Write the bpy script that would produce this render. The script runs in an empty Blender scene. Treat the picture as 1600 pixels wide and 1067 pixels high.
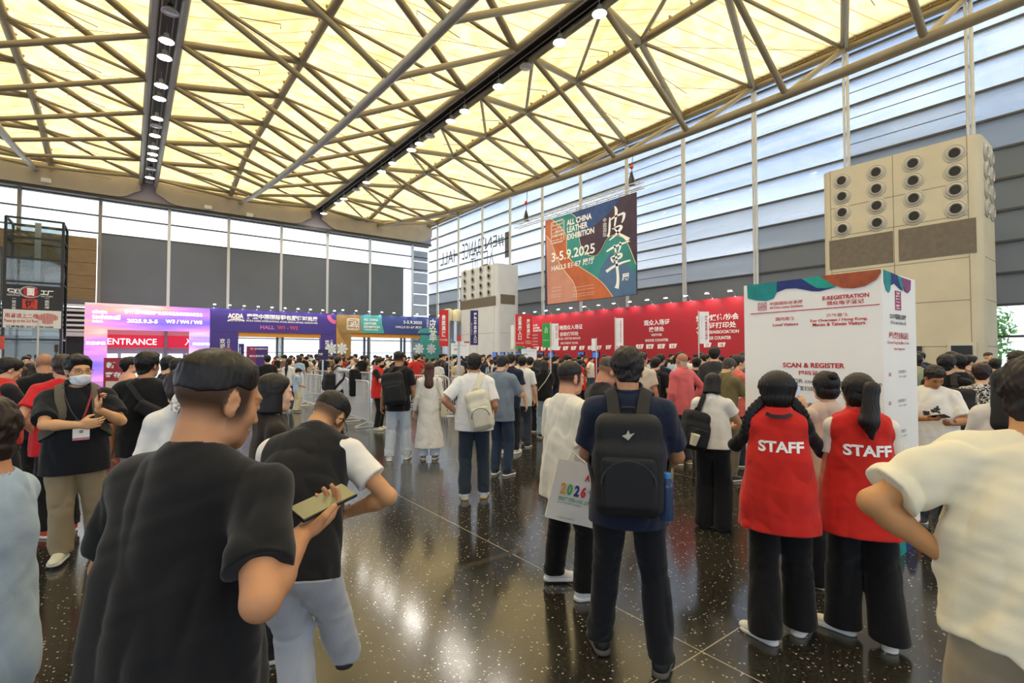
import bpy, math, random
import numpy as np
from mathutils import Matrix, Vector

sc = bpy.context.scene
COL = sc.collection
PI = math.pi
F32 = np.float32

# ---------------------------------------------------------------- camera
CAM_H, YAW, PITCH, FPX = 1.72, 37.4, 1.6, 785.0
cd = bpy.data.cameras.new('camera')
cd.lens = FPX / 1600 * 36
cd.sensor_width = 36
cd.clip_end = 500
cam = bpy.data.objects.new('camera', cd)
cam.location = (0, 0, CAM_H)
cam.rotation_euler = (math.radians(90 + PITCH), 0, -math.radians(YAW))
COL.objects.link(cam)
sc.camera = cam
sc.view_settings.view_transform = 'Standard'
sc.view_settings.look = 'None'
sc.view_settings.gamma = 1
sc.view_settings.use_curve_mapping = False
sc.view_settings.exposure = 0.33

# ---------------------------------------------------------------- sky
SKY_STRENGTH = 1.0
ZENITH = 17.5
world = bpy.data.worlds.new('sky')
sc.world = world
world.use_nodes = True
_t = world.node_tree
_n, _l = _t.nodes, _t.links
_n.clear()


def _wn(kind, **kw):
    x = _n.new(kind)
    for k, v in kw.items():
        setattr(x, k, v)
    return x


_out = _wn('ShaderNodeOutputWorld')
_bg = _wn('ShaderNodeBackground')
_bg.inputs[1].default_value = SKY_STRENGTH
_tc = _wn('ShaderNodeTexCoord')
_sep = _wn('ShaderNodeSeparateXYZ')
_l.new(_tc.outputs['Generated'], _sep.inputs[0])
_map = _wn('ShaderNodeMapping')
_map.inputs['Scale'].default_value = (1.0, 1.0, 2.6)
_l.new(_tc.outputs['Generated'], _map.inputs[0])
_cl = _wn('ShaderNodeTexNoise')
_cl.inputs['Scale'].default_value = 3.4
_cl.inputs['Detail'].default_value = 5
_l.new(_map.outputs[0], _cl.inputs['Vector'])
_cr = _wn('ShaderNodeMapRange')
_cr.inputs['From Min'].default_value = 0.47
_cr.inputs['From Max'].default_value = 0.60
_l.new(_cl.outputs['Fac'], _cr.inputs['Value'])
_mixc = _wn('ShaderNodeMix', data_type='RGBA')
_mixc.inputs['A'].default_value = (0.30, 0.46, 0.80, 1)
_mixc.inputs['B'].default_value = (0.62, 0.74, 0.95, 1)
_l.new(_cr.outputs[0], _mixc.inputs['Factor'])
# low haze turns the sky white towards the horizon
_hz = _wn('ShaderNodeMapRange')
_hz.inputs['From Min'].default_value = 0.30
_hz.inputs['From Max'].default_value = 0.10
_l.new(_sep.outputs['Z'], _hz.inputs['Value'])
_mixh = _wn('ShaderNodeMix', data_type='RGBA')
_hy = _wn('ShaderNodeMapRange')
_hy.inputs['From Min'].default_value = 0.86
_hy.inputs['From Max'].default_value = 0.95
_ab = _wn('ShaderNodeMath', operation='ABSOLUTE')
_l.new(_sep.outputs['Y'], _ab.inputs[0])
_l.new(_ab.outputs[0], _hy.inputs['Value'])
_hm = _wn('ShaderNodeMath', operation='MAXIMUM')
_l.new(_hz.outputs[0], _hm.inputs[0])
_l.new(_hy.outputs[0], _hm.inputs[1])
_l.new(_hm.outputs[0], _mixh.inputs['Factor'])
_l.new(_mixc.outputs['Result'], _mixh.inputs['A'])
_mixh.inputs['B'].default_value = (2.0, 2.08, 2.2, 1)
# bright high sun veiled by cloud, over the +X side
_dot = _wn('ShaderNodeVectorMath', operation='DOT_PRODUCT')
_dot.inputs[1].default_value = (0.50, -0.10, 0.86)
_l.new(_tc.outputs['Generated'], _dot.inputs[0])
_pw = _wn('ShaderNodeMapRange')
_pw.inputs['From Min'].default_value = 0.83
_pw.inputs['From Max'].default_value = 0.98
_l.new(_dot.outputs['Value'], _pw.inputs['Value'])
_zs = _wn('ShaderNodeVectorMath', operation='SCALE')
_zs.inputs[0].default_value = (1.0, 0.97, 0.92)
_sq = _wn('ShaderNodeMath', operation='MULTIPLY')
_sq.inputs[1].default_value = ZENITH
_l.new(_pw.outputs[0], _sq.inputs[0])
_l.new(_sq.outputs[0], _zs.inputs['Scale'])
_add = _wn('ShaderNodeVectorMath', operation='ADD')
_l.new(_mixh.outputs['Result'], _add.inputs[0])
_l.new(_zs.outputs[0], _add.inputs[1])
_gr = _wn('ShaderNodeMapRange')
_gr.inputs['From Min'].default_value = -0.005
_gr.inputs['From Max'].default_value = -0.03
_l.new(_sep.outputs['Z'], _gr.inputs['Value'])
_mixg = _wn('ShaderNodeMix', data_type='RGBA')
_l.new(_gr.outputs[0], _mixg.inputs['Factor'])
_l.new(_add.outputs[0], _mixg.inputs['A'])
_mixg.inputs['B'].default_value = (0.55, 0.55, 0.54, 1)
_l.new(_mixg.outputs['Result'], _bg.inputs[0])
_l.new(_bg.outputs[0], _out.inputs[0])
world.cycles.sampling_method = 'MANUAL'
world.cycles.sample_map_resolution = 512

# ---------------------------------------------------------------- pixel helpers (1600 x 1067)
_cy, _sy = math.cos(math.radians(YAW)), math.sin(math.radians(YAW))
_cp, _sp = math.cos(math.radians(PITCH)), math.sin(math.radians(PITCH))


def ray(px, py):
    u, v = (px - 800) / FPX, (533.5 - py) / FPX
    fwd = _cp - v * _sp
    up = _sp + v * _cp
    return Vector((u * _cy + fwd * _sy, -u * _sy + fwd * _cy, up))


def on_floor(px, py, z=0.0):
    d = ray(px, py)
    t = (z - CAM_H) / d.z
    return Vector((d.x * t, d.y * t, z))


def on_x(px, py, X):
    d = ray(px, py)
    t = X / d.x
    return Vector((X, d.y * t, CAM_H + d.z * t))


def on_y(px, py, Y):
    d = ray(px, py)
    t = Y / d.y
    return Vector((d.x * t, Y, CAM_H + d.z * t))


def at_depth(px, py, depth):
    d = ray(px, py)
    t = depth / (d.x * _sy + d.y * _cy)
    return Vector((d.x * t, d.y * t, CAM_H + d.z * t))


def face_away(loc):
    """rotation about Z that turns a figure at loc (front is +Y) away from the camera"""
    return math.atan2(-loc[0], loc[1])


# ---------------------------------------------------------------- materials
def lin(c):
    if isinstance(c, str):
        c = [int(c[i:i + 2], 16) / 255 for i in (0, 2, 4)]
    return tuple((x / 12.92 if x <= 0.04045 else ((x + 0.055) / 1.055) ** 2.4) for x in c[:3]) + (1,)


_mats = {}


def mat(name, col, rough=0.6, metal=0.0, bump=0.0, bscale=200.0, var=0.0, vscale=5.0, emit=None, estr=1.0, spec=0.5,
        sheen=0.0, trans=0.0, stretch=None, attr=None):
    if name in _mats:
        return _mats[name]
    m = bpy.data.materials.new(name)
    m.use_nodes = True
    t = m.node_tree
    b = t.nodes['Principled BSDF']
    c = lin(col) if not (isinstance(col, tuple) and len(col) == 4) else col
    b.inputs['Base Color'].default_value = c
    b.inputs['Roughness'].default_value = rough
    b.inputs['Metallic'].default_value = metal
    b.inputs['Specular IOR Level'].default_value = spec
    if sheen:
        b.inputs['Sheen Weight'].default_value = sheen
    if trans:
        b.inputs['Transmission Weight'].default_value = trans
    if emit is not None:
        b.inputs['Emission Color'].default_value = lin(emit)
        b.inputs['Emission Strength'].default_value = estr
    tc = None
    if var or bump:
        tc = t.nodes.new('ShaderNodeTexCoord')
    src = tc.outputs['Object'] if tc else None
    if stretch and tc:
        mp = t.nodes.new('ShaderNodeMapping')
        mp.inputs['Scale'].default_value = stretch
        t.links.new(src, mp.inputs[0])
        src = mp.outputs[0]
    last = None
    if var:
        no = t.nodes.new('ShaderNodeTexNoise')
        no.inputs['Scale'].default_value = vscale
        no.inputs['Detail'].default_value = 4
        t.links.new(src, no.inputs['Vector'])
        mr = t.nodes.new('ShaderNodeMapRange')
        mr.inputs['To Min'].default_value = 1 - var
        mr.inputs['To Max'].default_value = 1 + var
        mr.inputs['From Min'].default_value = 0.3
        mr.inputs['From Max'].default_value = 0.7
        t.links.new(no.outputs['Fac'], mr.inputs['Value'])
        mx = t.nodes.new('ShaderNodeVectorMath')
        mx.operation = 'SCALE'
        mx.inputs[0].default_value = c[:3]
        t.links.new(mr.outputs[0], mx.inputs['Scale'])
        last = mx.outputs[0]
        t.links.new(last, b.inputs['Base Color'])
    if attr:
        at = t.nodes.new('ShaderNodeVertexColor')
        at.layer_name = attr
        mu = t.nodes.new('ShaderNodeMix')
        mu.data_type = 'RGBA'
        mu.blend_type = 'MULTIPLY'
        mu.inputs['Factor'].default_value = 1
        if last is not None:
            t.links.new(last, mu.inputs['A'])
        else:
            mu.inputs['A'].default_value = c
        t.links.new(at.outputs['Color'], mu.inputs['B'])
        t.links.new(mu.outputs['Result'], b.inputs['Base Color'])
    if bump:
        nb = t.nodes.new('ShaderNodeTexNoise')
        nb.inputs['Scale'].default_value = bscale
        nb.inputs['Detail'].default_value = 3
        t.links.new(src, nb.inputs['Vector'])
        bp = t.nodes.new('ShaderNodeBump')
        bp.inputs['Strength'].default_value = bump
        bp.inputs['Distance'].default_value = 0.004
        t.links.new(nb.outputs['Fac'], bp.inputs['Height'])
        t.links.new(bp.outputs[0], b.inputs['Normal'])
    _mats[name] = m
    return m


def cloth(col, rough=0.88):
    key = 'cloth ' + (col if isinstance(col, str) else '%02x%02x%02x' % tuple(int(255 * c) for c in col))
    return mat(key, col, rough, bump=0.10, bscale=160, var=0.05, vscale=7, spec=0.25, sheen=0.15)


# ---------------------------------------------------------------- mesh builder
class MB:
    def __init__(self):
        self.v, self.f, self.mi = [], [], []
        self.cur = 0

    def add(self, vs, fs):
        o = len(self.v)
        self.v += [tuple(x) for x in vs]
        for f in fs:
            self.f.append([i + o for i in f])
            self.mi.append(self.cur)
        return self

    def box(self, c, s, R=None):
        hx, hy, hz = s[0] / 2, s[1] / 2, s[2] / 2
        vs = [Vector((x, y, z)) for x in (-hx, hx) for y in (-hy, hy) for z in (-hz, hz)]
        if R is not None:
            vs = [R @ v for v in vs]
        c = Vector(c)
        return self.add([v + c for v in vs],
                        [(0, 1, 3, 2), (4, 6, 7, 5), (0, 4, 5, 1), (2, 3, 7, 6), (0, 2, 6, 4), (1, 5, 7, 3)])

    def span(self, lo, hi):
        return self.box([(a + b) / 2 for a, b in zip(lo, hi)], [abs(b - a) for a, b in zip(lo, hi)])

    def tube(self, a, b, r, r2=None, n=10, caps=True):
        return self.poly([a, b], [r, r if r2 is None else r2], n, caps)

    def poly(self, pts, r, n=8, caps=True):
        pts = [Vector(p) for p in pts]
        if not isinstance(r, (list, tuple)):
            r = [r] * len(pts)
        rings, up = [], None
        for i, p in enumerate(pts):
            d = (pts[min(i + 1, len(pts) - 1)] - pts[max(i - 1, 0)]).normalized()
            if up is None:
                up = Vector((0, 0, 1)) if abs(d.z) < 0.9 else Vector((1, 0, 0))
            x = d.cross(up)
            x.normalize()
            up = x.cross(d).normalized()
            rings.append([p + (x * math.cos(2 * PI * k / n) + up * math.sin(2 * PI * k / n)) * r[i] for k in range(n)])
        fs = []
        for i in range(len(pts) - 1):
            for k in range(n):
                a, b = i * n + k, i * n + (k + 1) % n
                fs.append((a, b, b + n, a + n))
        if caps:
            fs.append(tuple(range(n - 1, -1, -1)))
            fs.append(tuple((len(pts) - 1) * n + k for k in range(n)))
        return self.add([v for rg in rings for v in rg], fs)

    def lathe(self, prof, c=(0, 0, 0), R=None, n=24, caps=True):
        vs, c = [], Vector(c)
        for (r, z) in prof:
            for k in range(n):
                v = Vector((r * math.cos(2 * PI * k / n), r * math.sin(2 * PI * k / n), z))
                vs.append((R @ v if R is not None else v) + c)
        fs = []
        for i in range(len(prof) - 1):
            for k in range(n):
                a, b = i * n + k, i * n + (k + 1) % n
                fs.append((a, b, b + n, a + n))
        if caps:
            fs.append(tuple(range(n - 1, -1, -1)))
            fs.append(tuple((len(prof) - 1) * n + k for k in range(n)))
        return self.add(vs, fs)

    def prism(self, poly, ax, t0, t1):
        """2-D polygon (list of (u,v)) extruded; ax maps (u,v,t) to a point"""
        n = len(poly)
        vs = [ax(u, v, t0) for u, v in poly] + [ax(u, v, t1) for u, v in poly]
        fs = [tuple(range(n - 1, -1, -1)), tuple(range(n, 2 * n))]
        fs += [(k, (k + 1) % n, (k + 1) % n + n, k + n) for k in range(n)]
        return self.add(vs, fs)

    def ribbon(self, pts, nrm, w, t):
        """flat strap: centre points, outward normals, width and thickness"""
        pts = [Vector(p) for p in pts]
        vs, fs = [], []
        for i, p in enumerate(pts):
            d = (pts[min(i + 1, len(pts) - 1)] - pts[max(i - 1, 0)]).normalized()
            nn = Vector(nrm[i])
            nn = (nn - d * nn.dot(d)).normalized()
            s = d.cross(nn).normalized()
            ww = w[i] if isinstance(w, (list, tuple)) else w
            vs += [p + s * ww / 2, p - s * ww / 2, p - s * ww / 2 + nn * t, p + s * ww / 2 + nn * t]
        for i in range(len(pts) - 1):
            for k in range(4):
                a, b = i * 4 + k, i * 4 + (k + 1) % 4
                fs.append((a, b, b + 4, a + 4))
        fs += [(3, 2, 1, 0), tuple((len(pts) - 1) * 4 + k for k in range(4))]
        return self.add(vs, fs)

    def build(self, name, mats, parent=None, smooth=False, bevel=0.0):
        me = bpy.data.meshes.new(name)
        me.from_pydata(self.v, [], self.f)
        for m in (mats if isinstance(mats, (list, tuple)) else [mats]):
            me.materials.append(m)
        if any(self.mi):
            me.polygons.foreach_set('material_index', self.mi)
        if smooth:
            me.polygons.foreach_set('use_smooth', [True] * len(me.polygons))
            me.set_sharp_from_angle(angle=math.radians(40))
        me.update()
        o = bpy.data.objects.new(name, me)
        COL.objects.link(o)
        if parent is not None:
            o.parent = parent
        if bevel:
            md = o.modifiers.new('edge', 'BEVEL')
            md.width = bevel
            md.segments = 2
            md.limit_method = 'ANGLE'
        return o


def tag(o, label=None, cat=None, group=None, kind=None):
    if label:
        o['label'] = label
    if cat:
        o['category'] = cat
    if group:
        o['group'] = group
    if kind:
        o['kind'] = kind
    return o


def empty(name, loc=(0, 0, 0), rz=0.0, label=None, cat=None, group=None, kind=None):
    o = bpy.data.objects.new(name, None)
    o.location = loc
    o.rotation_euler = (0, 0, rz)
    COL.objects.link(o)
    return tag(o, label, cat, group, kind)


def struct(o):
    o['kind'] = 'structure'
    return o


_kids = {}


def copy_tree(o, parent=None):
    c = o.copy()
    COL.objects.link(c)
    if parent is not None:
        c.parent = parent
    for ch in list(o.children):
        copy_tree(ch, c)
    return c


def text(body, size, M, m, parent=None, name='lettering', align='CENTER', bold=0.0, sx=1.0, shear=0.0, ext=0.0, spacing=1.0, line=1.0):
    """lettering in the local x-y plane of matrix M (z towards the reader); one flat mesh"""
    c = bpy.data.curves.new('t', 'FONT')
    c.body = body
    c.size = size
    c.align_x = align
    c.align_y = 'CENTER'
    c.offset = bold * size
    c.extrude = ext
    c.shear = shear
    c.space_character = spacing
    c.space_line = line
    c.resolution_u = 3
    tmp = bpy.data.objects.new('t', c)
    COL.objects.link(tmp)
    dg = bpy.context.evaluated_depsgraph_get()
    me = bpy.data.meshes.new_from_object(tmp.evaluated_get(dg))
    bpy.data.objects.remove(tmp)
    bpy.data.curves.remove(c)
    me.name = name
    if sx != 1.0:
        me.transform(Matrix.Diagonal((sx, 1, 1, 1)))
    me.materials.clear()
    me.materials.append(m)
    o = bpy.data.objects.new(name, me)
    COL.objects.link(o)
    if parent is not None:
        o.parent = parent
    o.matrix_local = M
    return o


def frame_m(o, x, y):
    """matrix with origin o, x axis x, y axis y"""
    x, y = Vector(x).normalized(), Vector(y).normalized()
    z = x.cross(y)
    m = Matrix((x, y, z)).transposed().to_4x4()
    m.translation = Vector(o)
    return m
# ================================================================ figures: distance fields turned into meshes
def Rx(a):
    a = math.radians(a)
    c, s = math.cos(a), math.sin(a)
    return np.array([[1, 0, 0], [0, c, -s], [0, s, c]], F32)


def Ry(a):
    a = math.radians(a)
    c, s = math.cos(a), math.sin(a)
    return np.array([[c, 0, s], [0, 1, 0], [-s, 0, c]], F32)


def Rz(a):
    a = math.radians(a)
    c, s = math.cos(a), math.sin(a)
    return np.array([[c, -s, 0], [s, c, 0], [0, 0, 1]], F32)


def V(*a):
    return np.array(a, F32)


def nrm(v):
    return v / max(1e-9, float(np.linalg.norm(v)))


def cap(p, a, b, r1, r2):
    ba = b - a
    q = p - a
    t = np.clip((q @ ba) / max(1e-9, float(ba @ ba)), 0, 1)
    return np.linalg.norm(q - t[:, None] * ba, axis=1) - (r1 + (r2 - r1) * t)


def ecap(p, a, b, r1, r2, R, fy):
    """capsule whose section is flattened along the local y axis of R by fy"""
    s = np.array([1, 1 / fy, 1], F32)
    return cap(((p - a) @ R) * s, V(0, 0, 0), ((b - a) @ R) * s, r1, r2) * (fy + 1) / 2


def ell(p, c, r, R=None):
    q = p - c
    if R is not None:
        q = q @ R
    r = np.asarray(r, F32)
    k0 = np.linalg.norm(q / r, axis=1)
    k1 = np.linalg.norm(q / (r * r), axis=1) + 1e-9
    return k0 * (k0 - 1) / k1


def rbox(p, c, h, R=None, rad=0.02):
    q = p - c
    if R is not None:
        q = q @ R
    q = np.abs(q) - (np.asarray(h, F32) - rad)
    return np.linalg.norm(np.maximum(q, 0), axis=1) + np.minimum(q.max(axis=1), 0) - rad


def smin(a, b, k):
    h = np.clip(0.5 + 0.5 * (b - a) / k, 0, 1)
    return b * (1 - h) + a * h - k * h * (1 - h)


def smax(a, b, k):
    return -smin(-a, -b, k)


def wav(p, f, seed):
    """cheap smooth noise in about -1..1"""
    r = np.random.RandomState(seed)
    o = np.zeros(len(p), F32)
    for _ in range(4):
        d = r.normal(size=3)
        d = (d / np.linalg.norm(d)).astype(F32)
        e = r.normal(size=3).astype(F32)
        e /= np.linalg.norm(e)
        o += np.sin(p @ d * f * r.uniform(.6, 1.5) + 1.7 * np.sin(p @ e * f * .8 + r.uniform(6)) + r.uniform(6))
    return o / 4


def nets(fun, lo, hi, vox):
    """naive surface nets on a sparse sampling of fun"""
    B = 6
    lo = np.asarray(lo, float)
    n = np.ceil((np.asarray(hi, float) - lo) / (vox * B)).astype(int) + 1
    ax = [lo[i] + (np.arange(n[i]) + .5) * B * vox - vox * .5 for i in range(3)]
    g = np.stack(np.meshgrid(*ax, indexing='ij'), -1).reshape(-1, 3).astype(F32)
    dc = fun(g)
    act = np.abs(dc) < B * vox * .87 * 1.35 + .012
    N = n * B
    D = np.repeat(np.repeat(np.repeat(np.where(dc < 0, F32(-1), F32(1)).reshape(n), B, 0), B, 1), B, 2)
    bi = np.argwhere(act.reshape(n))
    if len(bi) == 0:
        return np.zeros((0, 3), F32), np.zeros((0, 4), np.int32)
    off = np.stack(np.meshgrid(*[np.arange(B)] * 3, indexing='ij'), -1).reshape(-1, 3)
    for s in range(0, len(bi), 1500):
        idx = (bi[s:s + 1500, None, :] * B + off[None]).reshape(-1, 3)
        D[idx[:, 0], idx[:, 1], idx[:, 2]] = fun((lo + idx * vox).astype(F32))
    S = D < 0
    c = [S[i:N[0] - 1 + i, j:N[1] - 1 + j, k:N[2] - 1 + k] for i in (0, 1) for j in (0, 1) for k in (0, 1)]
    al, an = c[0].copy(), c[0].copy()
    for x in c[1:]:
        al &= x
        an |= x
    cells = np.argwhere(an & ~al)
    if len(cells) == 0:
        return np.zeros((0, 3), F32), np.zeros((0, 4), np.int32)
    cid = np.full(N - 1, -1, np.int32)
    cid[cells[:, 0], cells[:, 1], cells[:, 2]] = np.arange(len(cells))
    corner = np.array([(i, j, k) for i in (0, 1) for j in (0, 1) for k in (0, 1)])
    cv = np.stack([D[cells[:, 0] + a, cells[:, 1] + b, cells[:, 2] + d] for a, b, d in corner], 1)
    acc, cnt = np.zeros((len(cells), 3), F32), np.zeros(len(cells), F32)
    for e0 in range(8):
        for bit in (1, 2, 4):
            if e0 & bit:
                continue
            e1 = e0 | bit
            a, b = cv[:, e0], cv[:, e1]
            m = (a < 0) != (b < 0)
            t = np.where(m, a / np.where(m, a - b, 1), 0)
            pt = corner[e0] + (corner[e1] - corner[e0]) * t[:, None]
            acc += np.where(m[:, None], pt, 0)
            cnt += m
    vs = (cells + acc / cnt[:, None]) * vox + lo
    quads = []
    for d in range(3):
        u, w = (d + 1) % 3, (d + 2) % 3
        sl0, sl1 = [slice(1, N[i] - 1) for i in range(3)], [slice(1, N[i] - 1) for i in range(3)]
        sl0[d], sl1[d] = slice(0, N[d] - 1), slice(1, N[d])
        A, Bq = S[tuple(sl0)], S[tuple(sl1)]
        e = np.argwhere(A != Bq)
        if len(e) == 0:
            continue
        flip = A[e[:, 0], e[:, 1], e[:, 2]]
        base = e + 1
        base[:, d] -= 1
        q = []
        for du, dw in ((0, 0), (1, 0), (1, 1), (0, 1)):
            x = base.copy()
            x[:, u] -= du
            x[:, w] -= dw
            q.append(cid[x[:, 0], x[:, 1], x[:, 2]])
        q = np.stack(q, 1)
        q[~flip] = q[~flip][:, ::-1]
        quads.append(q)
    q = np.concatenate(quads)
    return vs.astype(F32), q[(q >= 0).all(1)]


def np_mesh(name, vs, q, m, col=None):
    me = bpy.data.meshes.new(name)
    me.vertices.add(len(vs))
    me.vertices.foreach_set('co', vs.astype(F32).ravel())
    me.loops.add(q.size)
    me.loops.foreach_set('vertex_index', q.astype(np.int32).ravel())
    me.polygons.add(len(q))
    me.polygons.foreach_set('loop_start', np.arange(0, q.size, 4, dtype=np.int32))
    me.polygons.foreach_set('use_smooth', np.ones(len(q), bool))
    me.update(calc_edges=True)
    me.materials.append(m)
    if col is not None:
        a = me.color_attributes.new('tone', 'FLOAT_COLOR', 'POINT')
        a.data.foreach_set('color', np.concatenate([col, np.ones((len(col), 1), F32)], 1).astype(F32).ravel())
    return me


def ik(a, t, l1, l2, pole):
    d = t - a
    L = float(np.linalg.norm(d))
    if L > (l1 + l2) * .999:
        t = a + d / L * (l1 + l2) * .999
        d = t - a
        L = (l1 + l2) * .999
    x = (l1 * l1 - l2 * l2 + L * L) / (2 * L)
    h = math.sqrt(max(0, l1 * l1 - x * x))
    n = d / L
    pl = pole - n * float(pole @ n)
    return a + n * x + nrm(pl) * h, t


class Fig:
    """a posed figure 1.72 m tall, front +Y, right hand +X; every length in metres"""

    def __init__(s, fem=False, girth=1.0, lean=0, side=0, twist=0, head=(0, 0, 0), rh=None, lh=None, rp=None, lp=None,
                 rhd=None, lhd=None, rth=None, lth=None, curl=22, rcurl=None, lcurl=None, rf=(.10, 0, 12), lf=(-.10, 0, -12), dz=0, neck=1.0, sw=None, hs=1.0,
                 shrug=0.0):
        s.fem, s.g, s.hs = fem, girth, hs
        R1 = Rz(twist * .4) @ Ry(side * .5) @ Rx(-lean * .5)
        R2 = Rz(twist) @ Ry(side) @ Rx(-lean)
        s.R1, s.R2 = R1, R2
        s.pel = V(0, -.0035 * lean, .93 + dz - .0012 * lean)
        s.waist = s.pel + R1 @ V(0, 0, .15)
        s.chest = s.waist + R2 @ V(0, .005, .19)
        s.neck = s.chest + R2 @ V(0, -.02, .205)
        sw = sw or (.150 if fem else .172) * (0.5 + 0.5 * girth)
        s.sh = [s.chest + R2 @ V(sw, -.01, .113 + shrug), s.chest + R2 @ V(-sw, -.01, .113 + shrug)]
        yaw, pit, rol = head
        s.Rh = Rz(twist + yaw) @ Ry(rol + side * .3) @ Rx(-pit)
        nv = nrm(R2 @ V(0, .15, 1) + s.Rh @ V(0, 0, .8))
        s.head = s.neck + nv * .095 * neck + s.Rh @ V(0, .022, .035)
        s.el, s.wr, s.hx, s.hy, s.hz = [], [], [], [], []
        for i, (t, pole, hd, th) in enumerate(((rh, rp, rhd, rth), (lh, lp, lhd, lth))):
            sg = 1 if i == 0 else -1
            t = V(sg * .27, .05, .86) + V(0, -.004 * 0, dz) if t is None else V(*t)
            pole = V(sg * .35, -1, -.1) if pole is None else V(*pole)
            e, w = ik(s.sh[i], t, .285, .255, pole)
            x = nrm(w - e) if hd is None else nrm(V(*hd))
            y = (V(0, 1, .15) if th is None else V(*th))
            y = nrm(y - x * float(y @ x))
            z = np.cross(x, y) * (-sg)
            s.el.append(e)
            s.wr.append(w)
            s.hx.append(x)
            s.hy.append(y)
            s.hz.append(z)
        s.curl = [rcurl if rcurl is not None else curl, lcurl if lcurl is not None else curl]
        s.hip, s.kn, s.an, s.fy = [], [], [], []
        for i, (fx, fy, yw) in enumerate((rf[:3], lf[:3])):
            sg = 1 if i == 0 else -1
            h = s.pel + V(sg * .088, 0, -.04)
            lift = (rf, lf)[i][3] if len((rf, lf)[i]) > 3 else 0
            k, a = ik(h, V(fx, fy, .085 + lift), .418, .398, V(sg * .1, 1, 0))
            s.hip.append(h)
            s.kn.append(k)
            s.an.append(a)
            s.fy.append(-yw)

    # ---- pieces
    def bounds(s, pts, m):
        a = np.array(pts)
        return a.min(0) - m, a.max(0) + m

    def f_head(s, p):
        q = (p - s.head) @ s.Rh / s.hs
        fem = s.fem
        d = ell(q, V(0, -.014, .036), (.0765, .0965, .084))
        d = smin(d, ell(q, V(0, .028, -.030), (.058 if fem else .061, .060, .080)), .03)
        d = smin(d, ell(q, V(0, .066, -.088), (.022 if fem else .028, .020, .020)), .035)
        for x in (-1, 1):
            d = smin(d, ell(q, V(x * .040, .048, -.022), (.026, .026, .026)), .025)
            d = smin(d, ell(q, V(x * .045, .018, -.078), (.016, .030, .018)), .03)
        d = smin(d, ell(q, V(0, .078, .026), (.052, .014, .014)), .02)
        for x in (-1, 1):
            d = smax(d, -ell(q, V(x * .033, .101, .004), (.020, .016, .011)), .014)
            d = smin(d, ell(q, V(x * .032, .0775, .004), (.0165, .0125, .0105)), .004)
        d = smin(d, cap(q, V(0, .088, .010), V(0, .1045, -.028), .008, .0115), .014)
        for x in (-1, 1):
            d = smin(d, ell(q, V(x * .0125, .097, -.031), (.0085, .009, .0075)), .008)
        d = smin(d, ell(q, V(0, .0895, -.056), (.023, .009, .0062)), .006)
        d = smin(d, ell(q, V(0, .0885, -.068), (.020, .009, .0068)), .006)
        for x in (-1, 1):
            R = Rz(-x * 22) @ Rx(-12)
            e = ell(q, V(x * .077, -.010, -.004), (.0075, .017, .029), R)
            e = smin(e, ell(q, V(x * .074, -.004, -.026), (.006, .010, .012), R), .006)
            e = smax(e, -ell(q, V(x * .0865, -.007, .001), (.0070, .0105, .018), R), .004)
            d = smin(d, e, .008)
        return d * s.hs

    def f_hand(s, p, i, fat=False):
        w, x, y, z = s.wr[i], s.hx[i], s.hy[i], s.hz[i]
        R = np.stack([x, y, z], 1).astype(F32)
        q = (p - w) @ R
        c = s.curl[i]
        d = ell(q, V(.047, 0, 0), (.056, .041, .0165))
        d = smin(d, rbox(q, V(.052, .002, 0), (.040, .037, .0115), None, .011), .014)
        if fat:
            a = V(.085, 0, 0)
            b = a + V(math.cos(math.radians(c)), 0, math.sin(math.radians(c))) * .04
            e = b + V(math.cos(math.radians(2 * c)), 0, math.sin(math.radians(2 * c))) * .035
            d = smin(d, ecap(q, a, b, .033, .032, np.eye(3, dtype=F32), 1.0) * .9 + 0, .01) if False else smin(d, rbox(q, (a + b) / 2, (.03, .034, .011), Ry(-c), .01), .015)
            d = smin(d, rbox(q, (b + e) / 2, (.025, .032, .010), Ry(-2 * c), .01), .012)
        else:
            for k, (yy, L) in enumerate(((.029, .072), (.0095, .081), (-.0105, .075), (-.029, .060))):
                a = V(.088 - .004 * abs(k - 1), yy, 0)
                ang = 0
                for j, (fr, ca) in enumerate(((.42, .75), (.32, 1.1), (.26, .8))):
                    ang += c * ca * (1 + .12 * k)
                    ar = math.radians(ang)
                    b = a + V(math.cos(ar), yy * .10, math.sin(ar)) * (L * fr)
                    d = smin(d, cap(q, a, b, .0088 - .0007 * j, .0083 - .0007 * j), .006 if j == 0 else .002)
                    a = b
        b0, b1, b2 = V(.022, .030, .006), V(.050, .055, .018 + c * .0002), V(.082, .060, .022 + c * .0003)
        d = smin(d, cap(q, b0, b1, .015, .0115), .012)
        return smin(d, cap(q, b1, b2, .0108, .0085), .004)

    def torso(s, p, e=0.0):
        g, f = s.g, s.fem
        d = ell(p, s.pel + s.R1 @ V(0, -.01, -.02), ((.172 if f else .165) * g + e, .118 * g + e, .125 + e), s.R1)
        d = smin(d, ell(p, s.waist, ((.128 if f else .147) * g + e, .100 * g + e, .17 + e), s.R1), .08)
        d = smin(d, ell(p, s.chest + s.R2 @ V(0, 0, .0), ((.142 if f else .165) * (.4 + .6 * g) + e, .112 * g + e, .19 + e), s.R2), .07)
        if f:
            for x in (-1, 1):
                d = smin(d, ell(p, s.chest + s.R2 @ V(x * .065, .075, .01), (.058 + e, .055 + e, .055 + e), s.R2), .05)
        else:
            d = smin(d, ell(p, s.chest + s.R2 @ V(0, -.045, .05), (.14 + e, .07 + e, .12 + e), s.R2), .06)
        return d

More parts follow.
